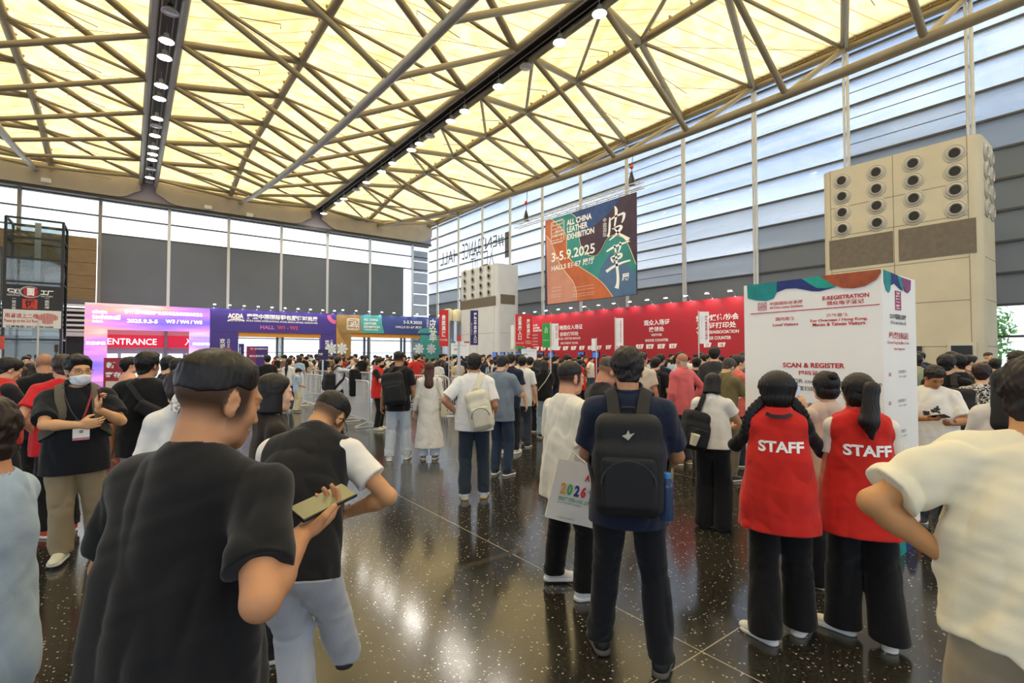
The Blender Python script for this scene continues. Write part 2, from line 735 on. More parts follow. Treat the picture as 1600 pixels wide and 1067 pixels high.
    def girdle(s, p, e=0.0):
        d = None
        r = .050 if s.fem else .058
        for i in (0, 1):
            c = cap(p, s.neck + s.R2 @ V(0, -.005, -.035), s.sh[i], .066 + e, r + e)
            d = c if d is None else smin(d, c, .04)
        return d

    def f_body(s, p, fat=False, legs=True):
        d = smin(s.torso(p, -.012), s.girdle(p, -.012), .05)
        na = s.head + s.Rh @ V(0, -.030, -.055)
        d = smin(d, cap(p, s.neck + s.R2 @ V(0, -.005, -.02), na, .062 if not s.fem else .054, .054 if not s.fem else .046), .03)
        ar = .044 * (.6 + .4 * s.g) if not s.fem else .038
        for i in (0, 1):
            d = smin(d, cap(p, s.sh[i], s.el[i], ar * 1.12, ar * .86), .03)
            m = nrm(s.wr[i] - s.el[i])
            d = smin(d, cap(p, s.el[i], s.el[i] + m * .09, ar * .84, ar * .92), .015)
            d = smin(d, cap(p, s.el[i] + m * .07, s.wr[i], ar * .92, .0255 if not s.fem else .022), .012)
        if legs:
            for i in (0, 1):
                d = smin(d, cap(p, s.hip[i], s.kn[i], .068, .043), .03)
                d = smin(d, cap(p, s.kn[i], s.kn[i] * .65 + s.an[i] * .35, .041, .044), .02)
                d = smin(d, cap(p, s.kn[i] * .65 + s.an[i] * .35, s.an[i], .044, .032), .02)
        m = np.linalg.norm(p - s.head, axis=1) < .25 * s.hs
        if m.any():
            d[m] = smin(d[m], s.f_head(p[m]), .018)
        for i in (0, 1):
            m = np.linalg.norm(p - s.wr[i] - s.hx[i] * .08, axis=1) < .19
            if m.any():
                d[m] = smin(d[m], s.f_hand(p[m], i, fat), .014)
        return d

    def f_shirt(s, p, sleeve='short', hem=-.13, loose=1.0, flare=1.0, neckline='crew', e=.014, fold=1.0, seed=1, sl=None, sw=1.0, hemfn=None, carve=False):
        g = s.g
        d = smin(s.torso(p, e), s.girdle(p, e * .7), .055)
        # hanging skirt of the shirt
        Rm = s.R1
        top, bot = s.waist + s.R1 @ V(0, 0, .05), s.pel + s.R1 @ V(0, 0, hem - .08)
        w = (.160 if s.fem else .172) * g * loose
        sk = ecap(p, top, bot, w + e * .5, (w + .012) * flare + e, Rm, .72)
        d = smin(d, sk, .05)
        ar = (.050 if s.fem else .060) * (.55 + .45 * g) * sw
        if sleeve != 'none':
            fr = {'short': .72, 'cap': .36, 'elbow': .98}.get(sleeve, 1.0) if sl is None else sl
            for i in (0, 1):
                ax = nrm(s.el[i] - s.sh[i])
                if sleeve in ('long', 'rolled'):
                    c = smin(cap(p, s.sh[i], s.el[i], ar, ar * .86), cap(p, s.el[i], s.wr[i] * (1 if sleeve == 'long' else .6) + s.el[i] * (0 if sleeve == 'long' else .4), ar * .86, ar * .66), .02)
                    fx = nrm(s.wr[i] - s.el[i])
                    en = s.wr[i] if sleeve == 'long' else s.wr[i] * .55 + s.el[i] * .45
                    c = smax(c, (p - en) @ fx, .004)
                else:
                    L = .285 * fr
                    c = cap(p, s.sh[i], s.sh[i] + ax * (L + .06), ar, ar * (1.0 + .22 * fr))
                    c = smax(c, (p - s.sh[i]) @ ax - L, .004)
                    if carve:
                      ci = cap(p, s.sh[i], s.sh[i] + ax * (L + .06), ar - .018, ar * (1 + .22 * fr) - .018)
                      c = smax(c, -np.maximum(ci, L - .03 - (p - s.sh[i]) @ ax), .003)
                d = smin(d, c, .035)
        else:
            for i in (0, 1):
                o = nrm(s.R2 @ V(1 if i == 0 else -1, 0, .12))
                d = smax(d, (p - s.sh[i]) @ o - .022, .02)
        if fold:
            q = (p - s.waist) @ s.R1
            r = np.random.RandomState(seed)
            low = np.clip((.12 - q[:, 2]) / .25, 0, 1)
            n1 = wav(p * V(1, 1, .45), 26, seed)
            n2 = wav(p * V(.8, .8, 1.3), 48, seed + 5)
            n3 = wav(q * V(1.5, 1.5, .25), 24, seed + 9)
            d = d + fold * (.0068 * (1 - 2.2 * np.abs(n1)) + .0028 * n2 + .0085 * low * n3)
        hq = (p - s.pel) @ s.R1
        hz = hem if hemfn is None else hemfn(hq)
        d = smax(d, hz - hq[:, 2], .006)
        # neck opening
        na = s.head + s.Rh @ V(0, -.02, -.06)
        up = s.neck + s.R2 @ V(0, .012, .025)
        hole = cap(p, s.neck + s.R2 @ V(0, .015, .03), s.neck + s.R2 @ V(0, .02, .03) + nrm(na - s.neck) * .12, .068 if not s.fem else .066, .10)
        if neckline == 'v':
            hole = smin(hole, cap(p, s.neck + s.R2 @ V(0, .09, .04), s.neck + s.R2 @ V(0, .13, -.09), .05, .006), .02)
        d = smax(d, -hole, .008)
        if neckline in ('polo', 'collar'):
            q = (p - s.neck - s.R2 @ V(0, .008, .018)) @ s.R2 @ Rx(-18).T
            rr = np.sqrt((q[:, 0] / 1.0) ** 2 + (q[:, 1] / 1.08) ** 2)
            band = np.maximum(np.abs(rr - .071 - np.abs(q[:, 2] - .012) * .25) - .005, np.abs(q[:, 2] - .010) - .024)
            band = np.where(q[:, 1] > .055, np.maximum(band, .016 - np.abs(q[:, 0])), band)
            d = smin(d, band, .008)
        d = smax(d, -(s.f_neckfield(p) - .001), .004)
        return d

    def f_neckfield(s, p):
        na = s.head + s.Rh @ V(0, -.030, -.055)
        return cap(p, s.neck + s.R2 @ V(0, -.005, -.02), na, .064 if not s.fem else .056, .054)

    def f_legs(s, p, cut='straight', top=.10, hem=.075, e=.010, fold=1.0, seed=3, w=1.0):
        d = s.torso(p, e * .8 - .008)
        pq = (p - s.pel) @ s.R1
        d = smax(d, pq[:, 2] - top, .004)
        if cut == 'skirt':
            bot = V(0, 0, hem)
            c = (s.kn[0] + s.kn[1]) / 2
            d = smin(d, ecap(p, s.pel, V(c[0], c[1], hem), .165 * s.g, .19 * w, np.eye(3, dtype=F32), .75), .05)
        else:
            rt, rk, ra = {'slim': (.088, .062, .056), 'straight': (.093, .077, .073), 'wide': (.098, .098, .110), 'shorts': (.10, .09, .09)}[cut]
            for i in (0, 1):
                a = s.an[i] + V(0, -.012, -.02)
                c = cap(p, s.hip[i] + V(0, 0, .0), s.kn[i], rt * (.4 + .6 * s.g) * w, rk * w)
                c = np.minimum(c, cap(p, s.kn[i], a, rk * w, ra * w))
                d = smin(d, c, .035)
        if fold:
            n = wav(p * V(1, 1, .5), 24, seed)
            n2 = wav(p * V(1, 1, 1.6), 34, seed + 3)
            kz = np.exp(-((p[:, 2] - .48) / .13) ** 2) + 1.3 * np.exp(-((p[:, 2] - .12) / .10) ** 2) * (cut != 'wide') + .6 * np.exp(-((p[:, 2] - .80) / .08) ** 2)
            d = d + fold * (.0055 * (1 - 2.2 * np.abs(n)) + .0075 * kz * n2)
        return smax(d, hem - p[:, 2], .004)

    def f_hair(s, p, style='short', seed=2):
        q = (p - s.head) @ s.Rh / s.hs
        x, y, z = q[:, 0], q[:, 1], q[:, 2]
        st = style
        th, side, tap = {'buzz': (.003, .4, .02), 'fade': (.014, .42, .065), 'short': (.014, .62, .03), 'crop': (.019, .66, .03), 'bald': (.0025, .8, .02)}.get(st, (.014, .8, .03))
        d = smin(ell(q, V(0, -.014, .036), (.0765, .0965, .084)), ell(q, V(0, .028, -.030), (.060, .060, .080)), .03)
        d = smin(d, cap(p, s.neck + s.R2 @ V(0, -.005, -.02), s.head + s.Rh @ V(0, -.030, -.055), .062 if not s.fem else .054, .054 if not s.fem else .046) / s.hs, .03)
        if st in ('fade', 'buzz'):
            K = [.012, .014, .022, .036, .040, .036, .058, .076]
        elif st in ('short', 'crop', 'bald'):
            K = [-.085, -.082, -.066, -.010, .012, -.012, .044, .070]
        else:
            K = [-.075, -.070, -.05, -.02, .0, .03, .062, .084]
        lo = np.interp(y, [-.12, -.085, -.05, -.015, .01, .035, .06, .10], K).astype(F32) + .005 * wav(q, 60, seed + 1) + .004 * wav(q, 130, seed + 4)
        up = np.clip((z - .025) / .07, 0, 1)
        T = th * (side + (1 - side) * up * up * (3 - 2 * up)) * np.clip((z - lo) / tap, 0, 1) ** .8
        if st in ('short', 'crop', 'fade'):
            T = T + th * (.25 if st == 'fade' else .7) * np.clip((y - .015) / .05, 0, 1) * np.clip((z - .075) / .03, 0, 1) * (.8 + .4 * np.clip(x / .05, -1, 1))
        d = smax(d - T - .0012, lo - z, .003)
        long_ = st in ('long', 'bob', 'tied', 'braids')
        if st == 'bald':
            d = smax(d, z - (.035 - .4 * np.clip(y, -1, .0) * -1), .01)
        if st == 'bob' or st == 'long':
            L = .13 if st == 'bob' else .30
            dn = nrm(s.R2 @ V(0, -.06, -1)) if st == 'long' else s.Rh @ V(0, 0, -1)
            dl = (s.Rh.T @ dn).astype(F32)
            c = ecap(q, V(0, -.03, .04), V(0, -.035 if st == 'bob' else -.095, .02) + dl * L, .088, .098 if st == 'bob' else .085, np.eye(3, dtype=F32), .92 if st == 'bob' else .7)
            c = smax(c, -ell(q, V(0, .085, -.06), (.068, .085, .16)), .02)
            c = smax(c, y - .055, .02)
            if st == 'bob':
                c = smax(c, -(z + .115), .012)
            d = smin(d, c, .02)
        if st == 'bun':
            d = smin(d, ell(q, V(0, -.085, .10), (.04, .04, .04)), .012)
        an = np.arctan2(x, -y)
        amp = {'buzz': .0003, 'bald': .0003, 'fade': .0028, 'short': .0036, 'crop': .0052}.get(st, .0022)
        d = d + amp * np.clip((z - lo) / .04, .1, 1) * (np.sin(an * 34 + 6 * np.sin(z * 30 + seed)) * .5 + wav(q, 70, seed) + .7 * wav(q, 150, seed + 2))
        return d * s.hs

    def f_shoe(s, p, i):
        a = s.an[i]
        q = (p - V(a[0], a[1], a[2] - .085)) @ Rz(s.fy[i])
        d = cap(q, V(0, -.035, .045), V(0, .06, .042), .041, .042)
        d = smin(d, ell(q, V(0, .115, .030), (.043, .075, .034)), .03)
        d = smin(d, cap(q, V(0, -.02, .06), V(0, -.02, .10), .040, .043), .03)
        d = smax(d, q[:, 2] - .105, .006)
        return smax(d, .018 - q[:, 2], .003)

    def f_sole(s, p, i):
        a = s.an[i]
        q = (p - V(a[0], a[1], a[2] - .085)) @ Rz(s.fy[i])
        q2 = q * V(1, 1, 0)
        d = cap(q2, V(0, -.04, 0), V(0, .125, 0), .045, .049)
        d = smax(d, np.abs(q[:, 2] - .014) - .014, .006)
        return d


SKIN = {}


def skin_mat(c):
    return mat('skin ' + c, c, 0.55, bump=0.06, bscale=120, var=0.05, vscale=14, spec=0.35, attr='tone')


def hair_mat(c):
    return mat('hair ' + c, c, 0.5, bump=0.5, bscale=60, var=0.35, vscale=30, spec=0.4, stretch=(1, 1, .12))


def face_tone(f, vs, hairc, fade, beard=0.0, brow=True):
    q = (vs - f.head) @ f.Rh / f.hs
    x, y, z = q[:, 0], q[:, 1], q[:, 2]
    c = np.ones((len(vs), 3), F32)

    def blend(w, col):
        w = np.clip(w, 0, 1)[:, None]
        c[:] = c * (1 - w) + np.array(col, F32) * w
    near = (np.abs(x) < .1) & (np.abs(y) < .13) & (np.abs(z) < .15)
    if fade:
        w = np.clip((z + .062 + .012 * (y > .0)) / .055, 0, 1) * np.clip((.052 - y - .25 * np.clip(-z - .005, 0, 1)) / .02, 0, 1) * near
        ear = (np.abs(x) > .0765) & (z < .032) & (z > -.045) & (y > -.035) & (y < .02)
        blend(w * fade * ~ear, (.075, .075, .08))
    if beard:
        blend(beard * (np.clip((-.045 - z) / .02, 0, 1)) * np.clip((y - .0) / .03, 0, 1) * near, (.6, .57, .57))
    fr = near & (y > .055)
    lips = np.clip(1.6 - np.sqrt((x / .021) ** 2 + ((z + .062) / .010) ** 2) * 1.3, 0, 1) * fr
    blend(lips, (.86, .50, .50))
    if brow:
        b = np.clip(2 - np.sqrt(((np.abs(x) - .034) / .019) ** 2 + ((z - .0285 + .12 * np.abs(np.abs(x) - .028)) / .0050) ** 2) * 1.4, 0, 1) * fr
        blend(b * .85, (.16, .13, .12))
    ex = np.abs(x) - .032
    eye = np.clip(2.2 - np.sqrt((ex / .0155) ** 2 + ((z - .004) / .0062) ** 2) * 1.7, 0, 1) * fr
    blend(eye, (1.15, 1.25, 1.35))
    ir = np.clip(2.2 - np.sqrt(ex ** 2 + (z - .004) ** 2) / .0062 * 1.6, 0, 1) * fr
    blend(ir, (.07, .06, .06))
    lid = np.clip(1.6 - np.sqrt((ex / .018) ** 2 + ((z - .0105) / .0026) ** 2) * 1.2, 0, 1) * fr
    blend(lid * .8, (.22, .18, .17))
    return c


def part_mesh(name, fun, lo, hi, vox, m, k, colfun=None):
    vs, q = nets(fun, lo, hi, vox)
    col = colfun(vs) if colfun is not None and len(vs) else None
    return np_mesh(name, vs * k, q, m, col)


def link(name, me, parent=None):
    o = bpy.data.objects.new(name, me)
    COL.objects.link(o)
    if parent is not None:
        o.parent = parent
    return o


def make_person(f, loc, rz, h=1.72, vox=.008, skin='d9a982', hair='short', hairc='15110f', shirt=None, legs=None, shoes=('e8e6e0', 'f2f2ee'),
                fade=0.0, beard=0.0, label=None, group=None, extra_hair=None, seed=1, hv=None, body_low=None):
    """shirt / legs: dict of options with 'c' colour; several shirt layers as a list of (name, dict)"""
    k = h / 1.72
    fat = vox > .011
    pts = f.sh + f.el + f.wr + [f.wr[i] + f.hx[i] * .19 for i in (0, 1)] + [f.head, f.head + f.Rh @ V(0, 0, .14), f.pel] + f.kn + f.an
    lo, hi = f.bounds(pts, .14)
    if body_low is not None:
        lo[2] = max(lo[2], body_low)
    tone = lambda vs: face_tone(f, vs, hairc, fade, beard)
    body = link('person', part_mesh('body', lambda p: f.f_body(p, fat, legs=True), lo, hi, vox, skin_mat(skin), k, tone))
    body.location = loc
    body.rotation_euler = (0, 0, rz)
    tag(body, label, 'person', group)
    hv = hv or min(vox, .012)
    if hair:
        hl, hh = f.head - .26, f.head + .22
        if hair == 'long':
            hl = hl - V(.05, .05, .15)
        link('hair', part_mesh('hair', lambda p: f.f_hair(p, hair, seed), hl, hh, hv, hair_mat(hairc), k), body)
    if extra_hair:
        for nm, fun, a, b in extra_hair:
            link(nm, part_mesh(nm, fun, a, b, hv, hair_mat(hairc), k), body)
    if shirt:
        for nm, o in (shirt if isinstance(shirt, list) else [('shirt', shirt)]):
            o = dict(o)
            c = o.pop('c')
            m = o.pop('mat', None) or cloth(c)
            tl, th = f.bounds(f.sh + f.el + ([*f.wr] if o.get('sleeve') in ('long', 'rolled') else []) + [f.neck, f.pel, f.pel + f.R1 @ V(0, 0, o.get('hem', -.13))], .25)
            o.setdefault('seed', seed)
            link(nm, part_mesh(nm, lambda p: f.f_shirt(p, **o), tl, th, vox, m, k), body)
    if legs:
        o = dict(legs)
        c = o.pop('c')
        nm = o.pop('name', 'trousers')
        tl, th = f.bounds([f.pel] + f.kn + f.an, .26)
        o.setdefault('seed', seed + 20)
        m = o.pop('mat', None) or cloth(c)
        tl[2] = max(tl[2], body_low or -1)
        link(nm, part_mesh(nm, lambda p: f.f_legs(p, **o), tl, th, vox, m, k), body)
    if shoes:
        sv = min(vox, .012)
        for i in (0, 1):
            a = f.an[i]
            l2, h2 = a - V(.22, .22, .10), a + V(.22, .22, .06)
            s_ = link('shoe', part_mesh('shoe', lambda p: f.f_shoe(p, i), l2, h2, sv, mat('shoe ' + shoes[0], shoes[0], .55, bump=.1, bscale=120, var=.06), k), body)
            if shoes[1]:
                link('sole', part_mesh('sole', lambda p: f.f_sole(p, i), l2, h2, sv, mat('sole ' + shoes[1], shoes[1], .6), k), s_)
    return body


def snap(f, p, off=.012, **o):
    """push a point of the figure onto the outside of its shirt; returns point and normal"""
    p = np.array([p], F32)
    fn = lambda x: f.f_shirt(x, fold=0, **o)
    for _ in range(8):
        d = fn(p)
        g = np.stack([(fn(p + V(*e)) - fn(p - V(*e))) / .02 for e in ((.01, 0, 0), (0, .01, 0), (0, 0, .01))], 1)
        g /= np.linalg.norm(g, axis=1)[:, None] + 1e-6
        p = p - g * (d - off)[:, None]
    return p[0], g[0]
# ================================================================ the hall
XA, XC, XB, XG, XF = 1.1, 7.8, 14.4, 20.7, 27.0
XL, XM = -5.6, -12.3
BAY, Y0 = 4.4, 4.67
YB = 51.0
FR = [Y0 + BAY * k for k in range(-4, 11)]
ZV, ZF, ZR = 15.7, 16.3, 16.95
XD, XE, XN = 6.9, 19.5, -4.7
OFF = {XC: .3, XG: 1.8, XL: .3}


def adopt(o, p):
    o.parent = p
    o.matrix_parent_inverse = (Matrix.Translation(p.location) @ p.rotation_euler.to_matrix().to_4x4()).inverted()
    return o


def fit_text(body, ax, val, box, m, parent, name='lettering', bold=0.0, vertical=False, keep=False, shear=0, line=1.0, align='CENTER'):
    """lettering that fills a box (x0,y0,x1,y1 in photo pixels) on the plane Y=val or X=val"""
    x0, y0, x1, y1 = box
    on = on_y if ax == 'y' else on_x
    cx, cy = (x0 + x1) / 2, (y0 + y1) / 2
    P = on(cx, cy, val)
    w = (on(x1, cy, val) - on(x0, cy, val)).length
    hgt = (on(cx, y0, val) - on(cx, y1, val)).length
    if vertical:
        body = '\n'.join(body)
    xd = (1, 0, 0) if ax == 'y' else (0, -1, 0)
    o = text(body, 1.0, Matrix.Identity(4), m, None, name, bold=bold, shear=shear, line=line, align=align)
    vs = np.empty(len(o.data.vertices) * 3, F32)
    o.data.vertices.foreach_get('co', vs)
    vs = vs.reshape(-1, 3)
    a, b = vs.min(0), vs.max(0)
    sx, sy = w / (b[0] - a[0]), hgt / (b[1] - a[1])
    if keep:
        sx = sy = min(sx, sy)
    o.data.transform(Matrix.Diagonal((sx, sy, 1, 1)) @ Matrix.Translation((-(a[0] + b[0]) / 2, -(a[1] + b[1]) / 2, 0)))
    o.matrix_local = frame_m(P, xd, (0, 0, 1))
    if parent is not None:
        adopt(o, parent)
    return o


# ---------------------------------------------------------------- floor
def floor_mat():
    m = bpy.data.materials.new('speckled dark granite')
    m.use_nodes = True
    t = m.node_tree
    N, L = t.nodes, t.links
    b = N['Principled BSDF']
    ge = N.new('ShaderNodeNewGeometry')
    sp = N.new('ShaderNodeSeparateXYZ')
    L.new(ge.outputs['Position'], sp.inputs[0])

    def math_(op, a, b_=None):
        x = N.new('ShaderNodeMath')
        x.operation = op
        for i, q in enumerate((a, b_)):
            if q is None:
                continue
            if isinstance(q, (int, float)):
                x.inputs[i].default_value = q
            else:
                L.new(q, x.inputs[i])
        return x.outputs[0]

    def line(src, off, per, half):
        q = math_('SUBTRACT', src, off)
        q = math_('ABSOLUTE', math_('SUBTRACT', math_('FLOORED_MODULO', math_('ADD', q, per / 2), per), per / 2))
        return math_('LESS_THAN', q, half)

    def mixc(f, a, b_):
        x = N.new('ShaderNodeMix')
        x.data_type = 'RGBA'
        L.new(f, x.inputs['Factor'])
        for k, q in (('A', a), ('B', b_)):
            if isinstance(q, tuple):
                x.inputs[k].default_value = q
            else:
                L.new(q, x.inputs[k])
        return x.outputs['Result']
    n1 = N.new('ShaderNodeTexNoise')
    n1.inputs['Scale'].default_value = 55
    n1.inputs['Detail'].default_value = 3
    L.new(ge.outputs['Position'], n1.inputs['Vector'])
    r1 = N.new('ShaderNodeValToRGB')
    r1.color_ramp.elements[0].position, r1.color_ramp.elements[0].color = .35, (.012, .011, .009, 1)
    r1.color_ramp.elements[1].position, r1.color_ramp.elements[1].color = .70, (.050, .046, .036, 1)
    L.new(n1.outputs['Fac'], r1.inputs[0])
    vo = N.new('ShaderNodeTexVoronoi')
    vo.inputs['Scale'].default_value = 52
    L.new(ge.outputs['Position'], vo.inputs['Vector'])
    cs = N.new('ShaderNodeSeparateColor')
    L.new(vo.outputs['Color'], cs.inputs[0])
    spk = math_('MULTIPLY', math_('LESS_THAN', vo.outputs['Distance'], math_('MULTIPLY', cs.outputs[1], .40)), math_('GREATER_THAN', cs.outputs[0], .72))
    col = mixc(spk, r1.outputs[0], (.42, .40, .33, 1))
    n2 = N.new('ShaderNodeTexNoise')
    n2.inputs['Scale'].default_value = .45
    L.new(ge.outputs['Position'], n2.inputs['Vector'])
    dark = math_('MAXIMUM', line(sp.outputs[0], 1.45, 1.23, .0022), line(sp.outputs[1], 2.65, .93, .0022))
    col = mixc(dark, col, (.010, .009, .007, 1))
    pale = math_('MAXIMUM', line(sp.outputs[0], 2.68, 3.69, .0040), line(sp.outputs[1], 1.69, 5.58, .0040))
    col = mixc(pale, col, (.38, .35, .26, 1))
    band = line(sp.outputs[1], 3.53, 11.16, .035)
    col = mixc(band, col, (.060, .050, .036, 1))
    L.new(col, b.inputs['Base Color'])
    rr = N.new('ShaderNodeMapRange')
    rr.inputs['From Min'].default_value, rr.inputs['From Max'].default_value = .3, .7
    rr.inputs['To Min'].default_value, rr.inputs['To Max'].default_value = .10, .20
    L.new(n2.outputs['Fac'], rr.inputs['Value'])
    L.new(rr.outputs[0], b.inputs['Roughness'])
    b.inputs['Specular IOR Level'].default_value = .8
    return m


fl = MB().add([(-20, -14, 0), (XF + .3, -14, 0), (XF + .3, YB + .5, 0), (-20, YB + .5, 0), (-20, -14, -.2), (XF + .3, -14, -.2), (XF + .3, YB + .5, -.2), (-20, YB + .5, -.2)],
              [(0, 1, 2, 3), (7, 6, 5, 4), (0, 4, 5, 1), (1, 5, 6, 2), (2, 6, 7, 3), (3, 7, 4, 0)]).build('floor', floor_mat())
struct(fl)
og = MB().span((-150, -120, -.5), (180, 190, -.24)).build('outside_ground', mat('pale paving', 'b9b8b3', .9, var=.1, vscale=.3))
struct(og)

# ---------------------------------------------------------------- roof membrane
def membrane_mat():
    m = bpy.data.materials.new('translucent roof fabric')
    m.use_nodes = True
    t = m.node_tree
    N, L = t.nodes, t.links
    N.remove(N['Principled BSDF'])
    out = N['Material Output']
    ge = N.new('ShaderNodeNewGeometry')
    sp = N.new('ShaderNodeSeparateXYZ')
    L.new(ge.outputs['Position'], sp.inputs[0])
    no = N.new('ShaderNodeTexNoise')
    no.inputs['Scale'].default_value = 1.3
    no.inputs['Detail'].default_value = 5
    L.new(ge.outputs['Position'], no.inputs['Vector'])
    cr = N.new('ShaderNodeValToRGB')
    cr.color_ramp.elements[0].position, cr.color_ramp.elements[0].color = .30, (.62, .43, .14, 1)
    cr.color_ramp.elements[1].position, cr.color_ramp.elements[1].color = .62, (.72, .58, .29, 1)
    L.new(no.outputs['Fac'], cr.inputs[0])
    # welded seams, slanting a little across the fall of the cloth
    sx = N.new('ShaderNodeMath')
    sx.operation = 'MULTIPLY_ADD'
    L.new(sp.outputs[0], sx.inputs[0])
    sx.inputs[1].default_value = .30
    L.new(sp.outputs[1], sx.inputs[2])
    md = N.new('ShaderNodeMath')
    md.operation = 'FLOORED_MODULO'
    L.new(sx.outputs[0], md.inputs[0])
    md.inputs[1].default_value = 1.1
    lt = N.new('ShaderNodeMath')
    lt.operation = 'LESS_THAN'
    L.new(md.outputs[0], lt.inputs[0])
    lt.inputs[1].default_value = .055
    mx = N.new('ShaderNodeMix')
    mx.data_type = 'RGBA'
    L.new(lt.outputs[0], mx.inputs['Factor'])
    L.new(cr.outputs[0], mx.inputs['A'])
    mx.inputs['B'].default_value = (.46, .20, .05, 1)
    tr = N.new('ShaderNodeBsdfTranslucent')
    L.new(mx.outputs['Result'], tr.inputs[0])
    df = N.new('ShaderNodeBsdfDiffuse')
    df.inputs[0].default_value = (.80, .74, .55, 1)
    ms = N.new('ShaderNodeMixShader')
    ms.inputs[0].default_value = .35
    L.new(tr.outputs[0], ms.inputs[1])
    L.new(df.outputs[0], ms.inputs[2])
    L.new(ms.outputs[0], out.inputs[0])
    return m


def z_ridge(y):
    t = min(1, max(0, (y - 41) / 10))
    return ZR - 1.25 * t * t * (3 - 2 * t)


def z_chord(y):
    return CAM_H + 10.4 + .00185 * (y - 8) ** 2


MEM = membrane_mat()
steel = mat('bronze grey steel', '958a72', .45, metal=.25, var=.06, vscale=2)
steel_pale = mat('pale grey steel', 'a9a6a0', .38, metal=.4)
dark_steel = mat('dark gutter steel', '2c2a27', .5)
halves = [(XM, XN), (XA, XN), (XA, XD), (XB, XD), (XB, XE), (XF, XE)]
YS = [FR[0] + .55 * i for i in range(int((YB - FR[0]) / .55) + 1)] + [YB]
for i, (v, r) in enumerate(halves):
    mb = MB()
    sgn = 1 if r > v else -1
    v0 = v + sgn * (.46 if v != XF else .1)
    nu = 8
    vs = []
    zv = ZF if v == XF else ZV
    for y in YS:
        ph = ((y - Y0) / BAY) % 1.0
        sag = math.sin(PI * ph) ** 2
        for a in range(nu + 1):
            u = a / nu
            z = zv + .28 + (z_ridge(y) + .28 - zv - .28) * u - .22 * sag * math.sin(PI * u)
            vs.append((v0 + (r - v0) * u, y, z))
    n = nu + 1
    fs = [(j * n + a, j * n + a + 1, (j + 1) * n + a + 1, (j + 1) * n + a) for j in range(len(YS) - 1) for a in range(nu)]
    if sgn < 0:
        fs = [f[::-1] for f in fs]
    mb.add(vs, fs)
    o = mb.build('ceiling', MEM, smooth=True)
    struct(o)

# ---------------------------------------------------------------- steelwork: every chord line a truss of its own
for cx, rx, (va, vb) in ((XL, XN, (XM, XA)), (XC, XD, (XA, XB)), (XG, XE, (XB, XF))):
    t = empty('roof_truss', (cx, 0, z_chord(0)), kind='structure')
    ys = [FR[0] + 1.1 * i for i in range(int((YB - FR[0]) / 1.1))] + [YB - .1]
    adopt(MB().poly([(cx, y, z_chord(y)) for y in ys], .19, 14).build('chord', steel_pale if cx != XG else steel, smooth=True), t)
    rd = MB().poly([(rx, y, z_ridge(y)) for y in ys], .20, 14)
    for y in ys[::1]:
        rd.span((rx - .22, y - .03, z_ridge(y) + .12), (rx + .22, y + .03, z_ridge(y) + .24))
    adopt(rd.build('ridge_tube', steel, smooth=True), t)
    for k, y in enumerate(FR):
        yr = min(YB - .3, y + OFF[cx])
        w, r_, b_ = MB(), MB(), MB()
        for s, vv in ((-1, va), (1, vb)):
            e = vv - s * (.50 if vv != XF else .15)
            zz = ZF if vv == XF else ZV
            w.tube((cx, y, z_chord(y)), (e, y, zz), .125, n=10)
            kk = min(len(FR) - 1, k + (1 if s > 0 else 0))
            r_.tube((rx, yr, z_ridge(yr)), (e, FR[kk], zz), .165, n=10)
            kk = k if s > 0 else max(0, k - 1)
            b_.tube((rx, yr, z_ridge(yr)), (e, FR[kk], zz), .085, n=8)
            if k + 1 < len(FR):
                b_.tube((rx, yr + BAY, z_ridge(yr + BAY) - .25), (e, y, zz - .1), .012, n=5)
            q = rx + (e - rx) * .35
            b_.poly([(q, yr + .6, zz + (z_ridge(y) - zz) * .62 - .55), (q, yr + .6, zz + (z_ridge(y) - zz) * .62 - .35), (q + (e - rx) * .3, yr + .6, zz + (z_ridge(y) - zz) * .34 - .35)], .02, 5)
        adopt(w.build('web_tube', steel, smooth=True), t)
        adopt(r_.build('rafter', steel, smooth=True), t)
        adopt(b_.build('brace', steel, smooth=True), t)

for v in (XM, XA, XB):
    t = empty('roof_gutter', (v, 0, ZV), kind='structure')
    g = MB()
    for s in (-1, 1):
        g.tube((v + s * .50, FR[0], ZV), (v + s * .50, YB - .1, ZV), .16, n=14)
    adopt(g.build('edge_tube', steel_pale if v == XA else steel, smooth=True), t)
    g = MB().span((v - .36, FR[0], ZV + .25), (v + .36, YB - .1, ZV + .40))
    g.span((v - .42, FR[0], ZV - .02), (v - .36, YB - .1, ZV + .42)).span((v + .36, FR[0], ZV - .02), (v + .42, YB - .1, ZV + .42))
    adopt(g.build('trough', dark_steel if v != XA else mat('grey trough', '6d6a66', .5)), t)
    g = MB()
    g.tube((v - .25, FR[0], ZV + .05), (v - .25, YB - .2, ZV + .05), .035, n=6).tube((v + .2, FR[0], ZV + .1), (v + .2, YB - .2, ZV + .1), .03, n=6)
    adopt(g.build('conduit', steel_pale, smooth=True), t)
# eaves chord with its cleats along the glazed side wall
t = empty('roof_eaves', (XF, 0, ZF), kind='structure')
adopt(MB().tube((XF - .12, FR[0], ZF), (XF - .12, YB - .1, ZF), .19, n=14).build('edge_tube', steel, smooth=True), t)
adopt(MB().span((XF - .30, FR[0], ZF + .12), (XF - .05, YB - .1, ZF + .62)).build('upstand', mat('ochre eaves board', '8a7142', .6)), t)
g = MB()
for i in range(int((YB - FR[0]) / .55)):
    g.span((XF - .36, FR[0] + i * .55, ZF + .12), (XF - .30, FR[0] + i * .55 + .05, ZF + .62))
adopt(g.build('cleat', steel), t)

# ---------------------------------------------------------------- high bay lamps
bulb = mat('lit lamp face', 'ffffff', .5, emit='fff6e6', estr=26)
unlit = mat('unlit lamp glass', 'c9ccd2', .15, metal=.3)
refl = mat('lamp reflector', 'd8d8d6', .3, metal=.5)
LAMP_W = 330


